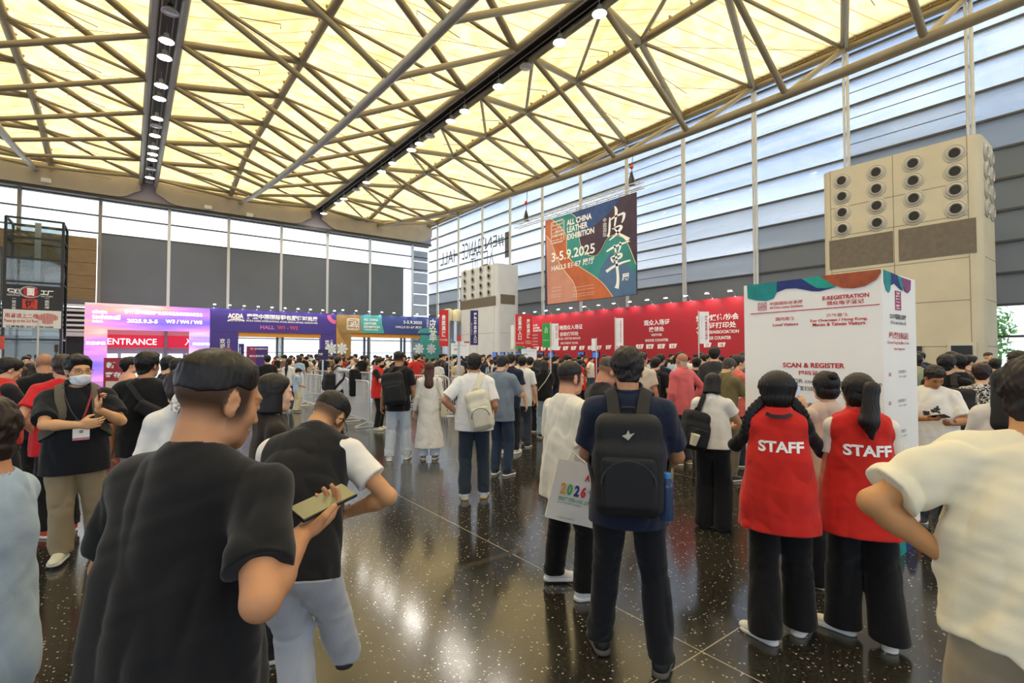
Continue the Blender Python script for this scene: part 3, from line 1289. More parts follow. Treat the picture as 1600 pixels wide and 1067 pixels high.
def high_bay(x, y, lit, label):
    z = ZV - .42
    r = empty('high_bay_lamp', (x, y, z), label=label, cat='lamp', group='lamps under the gutter beams')
    b = MB().lathe([(.07, .10), (.10, .12), (.10, .28), (.05, .32)], n=12).tube((0, 0, .3), (0, 0, .66), .018, n=6)
    b.build('housing', dark_steel if not lit else refl, r, smooth=True)
    MB().lathe([(.10, .12), (.24, .05), (.30, -.03), (.31, -.06), (.29, -.06), (.09, .09)], n=18, caps=False).build('reflector', refl, r, smooth=True)
    MB().lathe([(.001, -.085), (.15, -.08), (.285, -.05), (.28, -.02), (.001, -.02)], n=18, caps=False).build('lens', bulb if lit else unlit, r, smooth=True)
    if lit:
        ld = bpy.data.lights.new('lamp_light', 'SPOT')
        ld.energy = LAMP_W
        ld.color = (1, .955, .88)
        ld.spot_size = math.radians(150)
        ld.spot_blend = .6
        ld.shadow_soft_size = .25
        lo = bpy.data.objects.new('lamp_light', ld)
        COL.objects.link(lo)
        lo.parent = r
        lo.location = (0, 0, -.12)


ORD = ['nearest', 'second', 'third', 'fourth', 'fifth', 'sixth', 'seventh', 'eighth', 'ninth', 'tenth', 'eleventh', 'twelfth', 'thirteenth', 'fourteenth', 'fifteenth', 'sixteenth', 'seventeenth', 'eighteenth', 'nineteenth', 'twentieth']
la = [(-8, 1), (-2, 1), (4, 1), (9, 1), (14, 1), (18.5, 1), (23.6, 0), (25.9, 1), (27.4, 1), (30.4, 1), (32.0, 1), (34.8, 1), (36.0, 0), (37.6, 1), (39.8, 1), (41.2, 1), (42.4, 1), (44.6, 0), (46.8, 1)]
for n_, (y, lit) in enumerate(la):
    o_ = n_ - 6
    high_bay(XA, y, lit, ('%s %s lamp in view along the grey gutter beam above the glass lift tower' % (ORD[o_], 'lit' if lit else 'unlit')) if o_ >= 0 else 'lit lamp under the grey gutter beam, %s one behind the crowd' % ORD[n_])
lb = [(-6, 1), (0, 1), (6, 1), (11, 1), (13.4, 1), (15.7, 1), (18.0, 0), (20.2, 1), (23.4, 1), (24.9, 1), (27.4, 0), (28.8, 1), (30.0, 1), (32.9, 1), (34.9, 1), (37.8, 1), (40.0, 0), (43.0, 1), (44.6, 1), (48.6, 1)]
for n_, (y, lit) in enumerate(lb):
    o_ = n_ - 4
    high_bay(XB + .2, y, lit, ('%s %s lamp in view along the dark gutter beam across the middle' % (ORD[o_], 'lit' if lit else 'unlit')) if o_ >= 0 else 'lit lamp under the dark gutter beam, %s one behind the crowd' % ORD[n_])

# ---------------------------------------------------------------- glazing
def mesh_blind_mat(name, through, grey, glow=.5):
    m = bpy.data.materials.new(name)
    m.use_nodes = True
    t = m.node_tree
    N, L = t.nodes, t.links
    N.remove(N['Principled BSDF'])
    out = N['Material Output']
    ge = N.new('ShaderNodeNewGeometry')
    mp = N.new('ShaderNodeMapping')
    mp.inputs['Scale'].default_value = (.5, .10, 1.6)
    L.new(ge.outputs['Position'], mp.inputs[0])
    no = N.new('ShaderNodeTexNoise')
    no.inputs['Scale'].default_value = 1.2
    no.inputs['Detail'].default_value = 4
    L.new(mp.outputs[0], no.inputs['Vector'])
    mr = N.new('ShaderNodeMapRange')
    mr.inputs['From Min'].default_value, mr.inputs['From Max'].default_value = .3, .7
    mr.inputs['To Min'].default_value, mr.inputs['To Max'].default_value = through * .86, min(1, through * 1.14)
    L.new(no.outputs['Fac'], mr.inputs['Value'])
    tp = N.new('ShaderNodeBsdfTransparent')
    df = N.new('ShaderNodeBsdfDiffuse')
    df.inputs[0].default_value = lin(grey)
    tl = N.new('ShaderNodeBsdfTranslucent')
    tl.inputs[0].default_value = lin(grey)
    m2 = N.new('ShaderNodeMixShader')
    m2.inputs[0].default_value = glow
    L.new(df.outputs[0], m2.inputs[1])
    L.new(tl.outputs[0], m2.inputs[2])
    m1 = N.new('ShaderNodeMixShader')
    L.new(mr.outputs[0], m1.inputs[0])
    L.new(m2.outputs[0], m1.inputs[1])
    L.new(tp.outputs[0], m1.inputs[2])
    L.new(m1.outputs[0], out.inputs[0])
    return m


def pane_mat(name='window glass', refl_=.07, tint=(.93, .96, .98, 1)):
    m = bpy.data.materials.new(name)
    m.use_nodes = True
    t = m.node_tree
    N, L = t.nodes, t.links
    N.remove(N['Principled BSDF'])
    tp = N.new('ShaderNodeBsdfTransparent')
    tp.inputs[0].default_value = tint
    gl = N.new('ShaderNodeBsdfGlossy')
    gl.inputs['Roughness'].default_value = .03
    ms = N.new('ShaderNodeMixShader')
    ms.inputs[0].default_value = refl_
    L.new(tp.outputs[0], ms.inputs[1])
    L.new(gl.outputs[0], ms.inputs[2])
    L.new(ms.outputs[0], N['Material Output'].inputs[0])
    return m


PANE = pane_mat()
SCR = [mesh_blind_mat('open mesh blind', .74, 'cfd6de', .7), mesh_blind_mat('half open mesh blind', .52, 'a9b0b8', .5), mesh_blind_mat('dense mesh blind', .27, '8d949c', .4), mesh_blind_mat('closed mesh blind', .07, '82888f', .22)]
mull = mat('pale aluminium mullion', 'd4d8dc', .35, metal=.25)
trans = mat('dark transom', '4a4a49', .5)
ROW = 1.23
yedges = [FR[0]] + FR[1:] + [YB]
wn = 0
rnd = random.Random(4)
wr = empty('wall_right', (XF, 0, 0), kind='structure')
for k in range(len(FR)):
    ya, yb = FR[k], (FR[k + 1] if k + 1 < len(FR) else YB)
    wn += 1
    wd = empty('window_%d' % wn, (XF, (ya + yb) / 2, 0), kind='structure')
    adopt(MB().span((XF + .26, ya, .3), (XF + .28, yb, ZF + .5)).build('pane', PANE), wd)
    fr = MB()
    for r in range(1, 14):
        z = r * ROW
        fr.span((XF - .03, ya + .04, z - .045), (XF + .22, yb - .04, z + .045))
        if k in (4, 7) and z > 5:
            fr.span((XF - .01, ya + .04, z + .60), (XF + .02, yb - .04, z + .63))
    fr.span((XF - .05, ya, 0), (XF + .25, yb, .30))
    adopt(fr.build('transom', trans), wd)
    jit = rnd.choice((-.7, 0, 0, .7)) + (2.2 if k <= 4 else 0)
    for r in range(13):
        z0, z1 = r * ROW + .045, (r + 1) * ROW - .045
        zc = (z0 + z1) / 2
        s_ = 0 if zc > 10.0 + jit else 1 if zc > 8.6 + jit else 2 if zc > 7.3 + jit else 3
        if k == 3 and zc < 3.4:
            continue
        adopt(MB().span((XF + .05, ya + .04, z0), (XF + .06, yb - .04, z1)).build('blind', SCR[s_]), wd)
    tr_ = MB()
    for dx, rr in ((0, .075), (.10, .06)):
        tr_.tube((XF - .10 + dx * 0, ya + dx * 1.6 - .08, 0), (XF - .10 + dx * 0, ya + dx * 1.6 - .08, ZF - .1), rr, n=10)
    struct(tr_.build('trim_%d' % wn, mull, smooth=True))

bx = [-19.5, -15.1, -10.9, -6.5, -1.9, 2.6, 7.0, 11.4, 15.7, 20.1, 25.0, XF]
dark_blind = mat('charcoal roller blind', '6b727c', .9, bump=.05, bscale=30, var=.05, vscale=.6)
wb = empty('wall_back', (0, YB, 0), kind='structure')
for i in range(len(bx) - 1):
    a, b = bx[i], bx[i + 1]
    wn += 1
    wd = empty('window_%d' % wn, ((a + b) / 2, YB, 0), kind='structure')
    adopt(MB().span((a, YB + .26, 0), (b, YB + .28, 14.1)).build('pane', PANE), wd)
    fr = MB()
    for z in (12.75, 11.35, 14.05, 4.4, 3.3):
        fr.span((a + .06, YB - .02, z - .05), (b - .06, YB + .2, z + .05))
    fr.span((a, YB - .1, 13.95), (b, YB + .25, 14.25))
    adopt(fr.build('transom', trans), wd)
    struct(MB().span((a - .11, YB - .16, 0), (a + .11, YB + .2, 14.2)).build('trim_%d' % (wn), mat('brown grey mullion', '8d877f', .5) if i < 5 else mull))
    if i >= 4 and i < 9:
        rb = empty('roller_blind', ((a + b) / 2, YB - .1, 4.6), label='charcoal roller blind on the end wall, %s bay from the wood panelling' % ['first', 'second', 'third', 'fourth', 'fifth'][i - 4], cat='blind', group='roller blinds on the end wall')
        adopt(MB().span((a + .10, YB - .12, 4.6), (b - .10, YB - .09, 11.3)).build('cloth', dark_blind), rb)
        adopt(MB().tube((a + .10, YB - .1, 11.34), (b - .10, YB - .1, 11.34), .06, n=8).build('roller', trans, smooth=True), rb)
        adopt(MB().span((a + .10, YB - .125, 4.55), (b - .10, YB - .085, 4.62)).build('bottom_bar', trans), rb)
    if i >= 9:
        for r in range(11):
            if i == 9:
                continue
            adopt(MB().span((a + .06, YB + .05, r * ROW + .05), (b - .06, YB + .06, (r + 1) * ROW - .05)).build('blind', SCR[2]), wd)
# blind covering most of the bay left of the bright strip
rb = empty('roller_blind', (22.1, YB - .1, 4.6), label='charcoal roller blind beside the bright window strip', cat='blind', group='roller blinds on the end wall')
adopt(MB().span((20.2, YB - .12, 4.6), (23.9, YB - .09, 11.3)).build('cloth', dark_blind), rb)
adopt(MB().tube((20.2, YB - .1, 11.34), (23.9, YB - .1, 11.34), .06, n=8).build('roller', trans, smooth=True), rb)
# fascia between the end wall and the fabric roof
fas = mat('tan fascia board', 'a8a093', .7, var=.05, vscale=1)
fd = empty('ceiling_fascia', (0, YB - .3, 14.2), kind='structure')
for a, b in ((XM + .5, XA - .5), (XA + .5, XB - .5), (XB + .5, XF)):
    top, pts = 15.75, []
    n = 28
    low = []
    for j in range(n + 1):
        u = j / n
        e = min(u, 1 - u) * (b - a)
        z = 14.25 + .75 * math.exp(-(e / .75) ** 2)
        low.append((a + (b - a) * u, z))
    poly = low + [(b, top + .3), (a, top + .3)]
    adopt(MB().prism(poly, lambda u, v, t_: (u, t_, v), YB - .85, YB - .65).build('board', fas), fd)
adopt(MB().span((-20, YB - .6, 14.15), (XF, YB + .2, 16.6)).build('backing', mat('lilac grey panel', '9c97a3', .6)), fd)
adopt(MB().span((-20, YB - .75, 14.02), (XF, YB - .1, 14.25)).build('ledge', mat('dark ledge', '3a3937', .5)), fd)
for px, py in ((232.5, 283), (325, 324), (390, 336), (72, 282)):
    p = on_y(px, py, YB - 1.0)
    w_ = MB().box((0, 0, 0), (.55, .3, .30))
    o = w_.build('floodlight', mat('white floodlight', 'e3e3df', .4), bevel=.03)
    o.location = p
    tag(o, 'white floodlight box on the end wall fascia %s' % {232.5: 'between the lift tower and the blinds', 325: 'just before the silver chord tube end', 390: 'just past the silver chord tube end', 72: 'above the glass lift tower'}[px], 'light', 'floodlights on the fascia')

# unseen sides of the hall close it in, their windows added to bring in daylight
wl = empty('wall_left', (-20, 0, 0), kind='structure')
adopt(MB().span((-20.3, -14, 0), (-20, YB, .9)).span((-20.3, -14, 12.2), (-20, YB, 17)).build('sill', mat('grey hall wall', 'b5b3ad', .8)), wl)
for i in range(13):
    ya = -14 + i * 5.0
    wn += 1
    wd = empty('window_%d' % wn, (-20, ya + 2.5, .9), kind='structure')
    adopt(MB().span((-20.2, ya, .9), (-20.18, ya + 5.0, 12.2)).build('pane', PANE), wd)
    g = MB()
    for z in (3.4, 6.1, 8.8):
        g.span((-20.2, ya + .1, z - .05), (-20, ya + 4.9, z + .05))
    adopt(g.span((-20.25, ya - .1, .9), (-19.95, ya + .1, 12.2)).build('frame', mull), wd)
wf = empty('wall_front', (0, -14, 0), kind='structure')
adopt(MB().span((-20, -14.3, 0), (XF + .3, -14, .9)).span((-20, -14.3, 14.2), (XF + .3, -14, 18.4)).build('sill', mat('grey hall wall', 'b5b3ad', .8)), wf)
for i in range(11):
    xa = -20 + i * 4.3
    wn += 1
    wd = empty('window_%d' % wn, (xa + 2.15, -14, .9), kind='structure')
    adopt(MB().span((xa, -14.2, .9), (xa + 4.3, -14.18, 14.2)).build('pane', PANE), wd)
    g = MB()
    for z in (3.4, 6.1, 8.8, 11.5):
        g.span((xa + .1, -14.2, z - .05), (xa + 4.2, -14, z + .05))
    adopt(g.span((xa - .1, -14.25, .9), (xa + .1, -13.95, 14.2)).build('frame', mull), wd)
ce = MB().span((-20.3, -14, 15.9), (XM - .6, YB, 16.1)).build('ceiling_side', mat('grey hall wall', 'b5b3ad', .8))
struct(ce)
gp = MB()
gp.span((-20, YB - .02, 0), (XF, YB, .05))
# wood panelled block with a lower soffit, left of the pink gateway
wp = empty('wall_panelling', (-3, 49, 0), kind='structure')
wood = mat('bronze wood panel', '7d6746', .55, var=.14, vscale=1.2, stretch=(1, 1, 4))
for r in range(5):
    z0 = 5.85 + r * .98
    adopt(MB().span((-9.0, 49.9, z0), (-2.05, 50.5, z0 + .955)).build('panel', wood), wp)
sof = MB().span((-9.0, 48.2, 5.5), (-2.05, 50.5, 5.8))
adopt(sof.build('soffit', mat('grey soffit', '5f6064', .6)), wp)
sl = MB()
for r in range(6):
    sl.span((-9.0, 48.2 + r * .1, 5.3 - r * .36), (-2.05, 48.3 + r * .1, 5.46 - r * .36))
adopt(sl.build('slat', mat('white soffit slat', 'd9d9db', .5)), wp)
adopt(MB().span((-9, 49.6, 0), (-2.05, 49.9, 5.3)).build('recess', mat('dark recess', '33353a', .6)), wp)
adopt(MB().span((-3.9, 47.5, 0), (-3.55, 47.9, 3.1)).span((-2.5, 47.5, 0), (-2.3, 47.9, 3.1)).span((-9, 47.5, 3.1), (-2.3, 47.9, 3.4)).build('frame', mat('light portal', 'c9cbd0', .5)), wp)
# ================================================================ signs, gateways, towers, barriers
white_ink = mat('white lettering', 'f7f7f5', .6)
red_ink = mat('red lettering', 'c2262c', .6)
black_ink = mat('black lettering', '2a2a2c', .6)
grey_ink = mat('grey lettering', '8d8d90', .6)
gold = mat('gold stitching', 'e8d9a8', .5)
white_board = mat('white board', 'f8f5ee', .6, var=.02, vscale=1)
alu = mat('brushed aluminium', 'b9bbbd', .35, metal=.7)
black_plastic = mat('black plastic', '17171a', .4)


def zz(ox, oy, k):
    return lambda u, v: (ox + u / k, oy + v / k)


def pix_prism(pix, ax, val, m, parent, name, thick=.006, off=0.0):
    """a flat shape traced in photo pixels and standing on the plane X=val or Y=val"""
    on = on_x if ax == 'x' else on_y
    pts = [on(x, y, val) for x, y in pix]
    mb = MB()
    if ax == 'x':
        mb.prism([(p.y, p.z) for p in pts], lambda u, v, t: (t, u, v), val - off - thick, val - off)
    else:
        mb.prism([(p.x, p.z) for p in pts], lambda u, v, t: (u, t, v), val - off - thick, val - off)
    o = mb.build(name, m)
    return adopt(o, parent) if parent is not None else o


def smooth(pts, n=6, closed=False):
    """Catmull-Rom through 2-D points"""
    P = [Vector(p) for p in pts]
    out = []
    N = len(P)
    rng = range(N if closed else N - 1)
    for i in rng:
        p0, p1, p2, p3 = (P[(i - 1) % N] if closed or i > 0 else P[0]), P[i], P[(i + 1) % N], (P[(i + 2) % N] if closed or i + 2 < N else P[-1])
        for j in range(n):
            t = j / n
            out.append(0.5 * ((2 * p1) + (p2 - p0) * t + (2 * p0 - 5 * p1 + 4 * p2 - p3) * t * t + (3 * p1 - p0 - 3 * p2 + p3) * t ** 3))
    if not closed:
        out.append(P[-1])
    return [tuple(p) for p in out]


def brush(pix, widths, ax, val, m, parent, off):
    """one brush stroke: centre line and widths in photo pixels"""
    q = smooth(pix, 5)
    n = len(q)
    L, R_ = [], []
    for i, p in enumerate(q):
        a, b = Vector(q[max(0, i - 1)]), Vector(q[min(n - 1, i + 1)])
        d = (b - a).normalized()
        t = i / (n - 1) * (len(widths) - 1)
        k = min(int(t), len(widths) - 2)
        w = widths[k] + (widths[k + 1] - widths[k]) * (t - k)
        nn = Vector((-d.y, d.x)) * w / 2
        L.append(tuple(Vector(p) + nn))
        R_.append(tuple(Vector(p) - nn))
    on = on_x if ax == 'x' else on_y
    mb = MB()
    vs = [on(*c, val) for c in L] + [on(*c, val) for c in R_]
    for v in vs:
        if ax == 'x':
            v.x -= off
        else:
            v.y -= off
    mb.add(vs, [(i, i + 1, n + i + 1, n + i) for i in range(n - 1)])
    return mb


def seal(ax, val, x0, y0, x1, y1, m, parent, off=.01):
    """square seal: a frame with rows of bars in it"""
    on = on_x if ax == 'x' else on_y
    A, B_ = on(x0, y0, val), on(x1, y1, val)
    a0, a1 = (A.y, B_.y) if ax == 'x' else (A.x, B_.x)
    z0, z1 = B_.z, A.z
    mb = MB()
    r = random.Random(7)

    def bar(u0, u1, w0, w1):
        ua, ub = a0 + (a1 - a0) * u0, a0 + (a1 - a0) * u1
        za, zb = z0 + (z1 - z0) * w0, z0 + (z1 - z0) * w1
        if ax == 'x':
            mb.span((val - off - .004, ua, za), (val - off, ub, zb))
        else:
            mb.span((ua, val - off - .004, za), (ub, val - off, zb))
    for q in ((0, 1, 0, .06), (0, 1, .94, 1), (0, .06, 0, 1), (.94, 1, 0, 1)):
        bar(*q)
    for i in range(5):
        w = .12 + i * .165
        u = .11
        while u < .85:
            l_ = r.choice((.06, .10, .18, .24))
            bar(u, min(.89, u + l_), w, w + (.11 if r.random() < .5 else .05))
            u += l_ + .05
    o = mb.build('seal', m)
    return adopt(o, parent)


def spot_arm(base, out, label, group, light=0):
    """small arm floodlight standing on the top edge of a wall; out points to the lit side"""
    base, out = Vector(base), Vector(out)
    r = empty('arm_spotlight', base, label=label, cat='spotlight', group=group)
    MB().box((0, 0, .02), (.09, .09, .05)).build('clamp', alu, r)
    MB().poly([(0, 0, .03), out * .18 + Vector((0, 0, .22)), out * .45 + Vector((0, 0, .30))], .012, 6).build('arm', alu, r, smooth=True)
    h = MB()
    h.box(out * .5 + Vector((0, 0, .27)), (.20 if abs(out.y) > .5 else .12, .12 if abs(out.y) > .5 else .20, .07))
    h.build('lamp_head', alu, r, bevel=.01)
    MB().box(out * .5 + Vector((0, 0, .228)), (.16 if abs(out.y) > .5 else .09, .09 if abs(out.y) > .5 else .16, .012)).build('lens', mat('spot lens', 'ffffff', emit='ffffff', estr=30), r)
    if light:
        ld = bpy.data.lights.new('spot_light', 'SPOT')
        ld.energy = light
        ld.spot_size = math.radians(120)
        ld.spot_blend = .7
        ld.shadow_soft_size = .06
        lo = bpy.data.objects.new('spot_light', ld)
        COL.objects.link(lo)
        lo.parent = r
        lo.location = out * .5 + Vector((0, 0, .20))
        lo.rotation_euler = (-out * .55 + Vector((0, 0, -1))).to_track_quat('-Z', 'Y').to_euler()


# ---------------------------------------------------------------- registration column
bx0, bx1, by0, by1, bz = 4.98, 5.88, 1.44, 2.62, 2.43
bo = empty('registration_column', ((bx0 + bx1) / 2, (by0 + by1) / 2, 0), label='tall white four-sided registration column with scan and register lettering and coloured waves', cat='sign')
adopt(MB().span((bx0, by0, .0), (bx1, by1, bz)).build('body', white_board), bo)
Z8 = zz(1160, 410, 3.952)
teal = mat('teal leather print', '0f8e8c', .6, var=.18, vscale=9)
navy = mat('navy leather print', '1d2f73', .6, var=.2, vscale=9)
green = mat('green leather print', '17a08d', .6, var=.15, vscale=9)
orange = mat('orange leather print', 'a8512a', .6, var=.22, vscale=14)
plum = mat('plum leather print', '8c3f74', .6, var=.15, vscale=9)
for nm, m, pts, off in (
        ('wave', teal, [(30, 142), (215, 119), (213, 185), (195, 222), (150, 238), (90, 236), (34, 222)], .002),
        ('wave', navy, [(215, 119), (365, 100), (460, 120), (575, 152), (530, 165), (480, 178), (430, 178), (380, 168), (330, 160), (270, 163), (212, 185)], .003),
        ('wave', green, [(365, 100), (480, 85), (530, 115), (585, 148), (520, 160), (460, 158), (420, 135), (390, 115)], .005),
        ('wave', orange, [(480, 85), (856, 42), (858, 60), (830, 105), (760, 145), (690, 160), (620, 158), (560, 138), (510, 105)], .007)):
    pix_prism([Z8(*p) for p in pts], 'x', bx0, m, bo, nm, .003, off)
for m, pts, off in (
        (teal, [(868, 44), (912, 62), (915, 110), (910, 170), (900, 188), (885, 170), (870, 115)], .002),
        (navy, [(912, 62), (965, 85), (985, 160), (975, 170), (950, 145), (935, 130), (915, 140)], .003),
        (teal, [(945, 76), (972, 90), (987, 150), (985, 178), (970, 150)], .005),
        (plum, [(972, 90), (1035, 112), (1033, 170), (1018, 190), (1000, 180), (985, 140)], .004)):
    pix_prism([Z8(*p) for p in pts], 'y', by0, m, bo, 'wave', .003, off)
for m, pts, off in ((teal, [(1405, 842), (1409, 838), (1414, 846), (1416, 868), (1406, 876)], .002), (navy, [(1414, 846), (1420, 818), (1427, 808), (1434, 825), (1436, 846), (1416, 868)], .003), (orange, [(1432, 822), (1437, 812), (1439, 846), (1430, 852)], .004)):
    pix_prism(pts, 'y', by0, m, bo, 'wave', .003, off)


def bt(body, u0, v0, u1, v1, m=red_ink, bold=.012, **k):
    a, b = Z8(u0, v0), Z8(u1, v1)
    return fit_text(body, 'x', bx0 - .004, (a[0], a[1], b[0], b[1]), m, bo, bold=bold, **k)


pink_ink = mat('pink seal ink', 'cf7d86', .6)
a_, b_ = Z8(97, 250), Z8(150, 294)
seal('x', bx0, a_[0], a_[1], b_[0], b_[1], pink_ink, bo, .002)
bt('中国国际皮革展', 165, 238, 370, 260)
bt('All China Leather Exhibition', 166, 266, 370, 281, bold=.02)
bt('E-REGISTRATION', 490, 198, 777, 224, bold=.035)
bt('观众电子登记', 517, 231, 747, 259, bold=.02)
pix_prism([Z8(52, 316), Z8(848, 256), Z8(848, 261), Z8(52, 321)], 'x', bx0, red_ink, bo, 'rule', .003, .001)
bt('国内观众', 205, 336, 320, 359)
bt('Local Visitors', 187, 374, 343, 392, bold=.03)
bt('海外观众', 517, 313, 650, 335)
bt('For Overseas / Hong Kong,', 413, 344, 765, 366, bold=.03)
bt('Macau & Taiwan Visitors', 428, 368, 752, 389, bold=.03)
bt('SCAN & REGISTER', 242, 620, 622, 651, bold=.035)
bt('扫码登记', 342, 668, 510, 697, bold=.02)
bt('Scan the QR code by electronic device', 150, 724, 830, 757, black_ink, .004)
bt('电子装置扫描二维码', 240, 764, 560, 792, black_ink, .004)
bt('登记表', 300, 863, 440, 893, black_ink, .004)
bt('Present the QR code', 170, 922, 560, 952, black_ink, .004)
bt('During', 250, 964, 425, 992, black_ink, .004)


def st(body, x0, y0, x1, y1, m, bold=.01, **k):
    fit_text(body, 'y', by0 - .004, (x0, y0, x1, y1), m, bo, bold=bold, **k)


seal('y', by0, 1398, 454, 1407, 485, mat('rose seal ink', 'b8476f', .6), bo, .002)
st('2025中国国际皮革展', 1391, 491, 1416, 500, black_ink, .02)
st('All China Leather Exhibition 2025', 1392, 502, 1416, 507, black_ink)
st('海外/港澳台观众登记', 1390, 519, 1420, 530, red_ink, .02)
st('Overseas/ Hong Kong, Macau, Taiwan', 1388, 533, 1421, 539, red_ink)
st('Visitor Registration', 1397, 543, 1414, 548, red_ink)
for yy in (575, 620, 668):
    st('扫码登记', 1404, yy + 3, 1416, yy + 8, grey_ink)
    st('Scan to register', 1405, yy + 11, 1417, yy + 15, grey_ink)
    st('登记', 1389, yy + 7, 1393, yy + 13, red_ink, .02)
st('Messe', 1409, 812, 1416, 816, black_ink)

# ---------------------------------------------------------------- hanging banner with its truss
bX = 20.45
Z5 = zz(850, 300, 5.925)
bn = empty('hanging_banner', (bX, 20.0, 5.0), label='large hanging leather exhibition banner with flowing teal and orange waves and big white brush characters', cat='banner')
cr = [on_x(852, 343, bX), on_x(994, 303, bX), on_x(996.5, 461, bX), on_x(855.5, 476, bX)]
ya, yb, za, zb = cr[0].y, cr[1].y, (cr[2].z + cr[3].z) / 2, (cr[0].z + cr[1].z) / 2
adopt(MB().span((bX, yb, za), (bX + .05, ya, zb)).build('cloth', mat('plum brown print', '3e2c40', .6, var=.25, vscale=1.2)), bn)


mb = MB()
for i in range(9):
    mb.tube((bX + .02, yb + .3 + (ya - yb - .6) * i / 8, zb - .02), (bX + .02, yb + .3 + (ya - yb - .6) * i / 8, zb + .16), .012, n=6)
adopt(mb.build('tie', black_plastic), bn)


cut = lambda pts: [Z5(*p) for p in pts]
bl = mat('deep blue print', '2b4a80', .6, var=.3, vscale=1.5)
tl = mat('teal banner print', '2f8c88', .6, var=.18, vscale=1.2)
og1 = mat('orange banner print', 'c4673c', .6, var=.15, vscale=1.2)
og2 = mat('pale orange banner print', 'c98d78', .6, var=.12, vscale=1.0)
sb = mat('slate blue banner print', '4d6f95', .6, var=.15, vscale=1.0)
pix_prism(cut([(245, 196), (705, 53), (670, 110), (600, 200), (480, 300), (330, 420), (320, 330), (300, 240)]), 'x', bX, bl, bn, 'print_shape', .004, .001)
tealp = [(80, 247), (245, 196), (300, 240), (320, 330), (335, 470), (370, 550), (430, 590), (490, 585), (540, 520), (580, 440), (640, 400), (720, 415), (760, 450), (800, 530), (853, 670), (856, 945), (640, 972), (560, 860), (480, 790), (360, 710), (260, 640), (215, 560), (210, 430), (190, 370), (130, 300)]
pix_prism(cut(tealp), 'x', bX, tl, bn, 'print_shape', .004, .002)
pix_prism(cut([(530, 700), (620, 560), (700, 620), (852, 760), (856, 945), (640, 972), (560, 860), (500, 800)]), 'x', bX, sb, bn, 'print_shape', .004, .004)
orp = [(14, 266), (70, 250), (130, 300), (190, 370), (210, 430), (215, 560), (260, 640), (360, 710), (480, 790), (560, 860), (640, 972), (34, 1040)]
pix_prism(cut(orp), 'x', bX, og1, bn, 'print_shape', .004, .003)
pix_prism(cut([(22, 405), (60, 450), (100, 550), (140, 650), (200, 740), (270, 830), (300, 920), (300, 1008), (34, 1040)]), 'x', bX, og2, bn, 'print_shape', .004, .006)
for ln in ([(70, 250), (130, 300), (190, 370), (210, 430), (215, 560), (260, 640), (360, 710), (480, 790), (560, 860), (640, 970)], [(245, 196), (300, 240), (320, 330), (335, 470), (370, 550), (430, 590), (490, 585), (540, 520), (580, 440), (640, 400), (720, 415), (760, 450), (800, 530), (853, 670)], [(22, 405), (60, 450), (100, 550), (140, 650), (200, 740), (270, 830), (300, 920), (300, 1000)]):
    q = [on_x(*Z5(*p), bX) + Vector((-.012, 0, 0)) for p in smooth(ln, 4)]
    adopt(MB().poly(q, .018, 6).build('stitch_line', gold, smooth=True), bn)


def nt(body, u0, v0, u1, v1, bold=.02, m=white_ink, **k):
    a, b = Z5(u0, v0), Z5(u1, v1)
    fit_text(body, 'x', bX - .016, (a[0], a[1], b[0], b[1]), m, bn, bold=bold, **k)


nt('ALL CHINA', 210, 226, 435, 282, .03)
nt('LEATHER', 213, 298, 400, 354, .03)
nt('EXHIBITION', 213, 358, 458, 414, .03)
nt('3-5.9.2025', 63, 520, 458, 610)
nt('HALLS E1-E7 展厅', 63, 643, 453, 705)
nt('中国国际', 548, 240, 578, 415, .0, vertical=True)
nt('展', 720, 752, 792, 826, .03)
a_, b_ = Z5(65, 282), Z5(190, 455)
seal('x', bX, a_[0], a_[1], b_[0], b_[1], mat('silver seal ink', 'd9cfc4', .5), bn, .010)
for v in (880, 910, 945, 965):
    nt('Organised by the exhibition', 66, v, 160, v + 8, 0)
    nt('exhibition partners and hosts', 260, v - 12, 460, v - 3, 0)
mb = MB()
for pts, w in (([(612, 236), (610, 300), (606, 370), (594, 415)], [12, 20, 18, 24]), ([(612, 262), (660, 228), (715, 205), (742, 200), (738, 245), (722, 285)], [8, 16, 18, 28, 22, 8]),
               ([(655, 132), (670, 165), (666, 240), (655, 318)], [8, 28, 20, 12]), ([(632, 345), (690, 316), (718, 322), (690, 370), (645, 415), (606, 448)], [8, 14, 26, 22, 18, 6]),
               ([(648, 335), (690, 378), (740, 412), (788, 442)], [12, 18, 28, 40]), ([(580, 552), (640, 515), (720, 480), (798, 455)], [14, 22, 18, 6]),
               ([(652, 488), (662, 530), (668, 572)], [14, 20, 14]), ([(706, 462), (708, 505), (690, 560)], [16, 18, 8]), ([(620, 604), (632, 634), (645, 655)], [10, 20, 10]),
               ([(618, 608), (670, 584), (716, 574), (708, 606), (645, 634)], [8, 16, 24, 20, 8]), ([(578, 738), (640, 694), (730, 652), (802, 632)], [26, 24, 18, 14]),
               ([(668, 560), (674, 650), (686, 780), (684, 850), (674, 892)], [18, 22, 24, 28, 40])):
    b2 = brush([Z5(*p) for p in pts], [x / 5.925 for x in w], 'x', bX, white_ink, bn, .016)
    mb.add(b2.v, b2.f)
adopt(mb.build('brush_lettering', white_ink), bn)

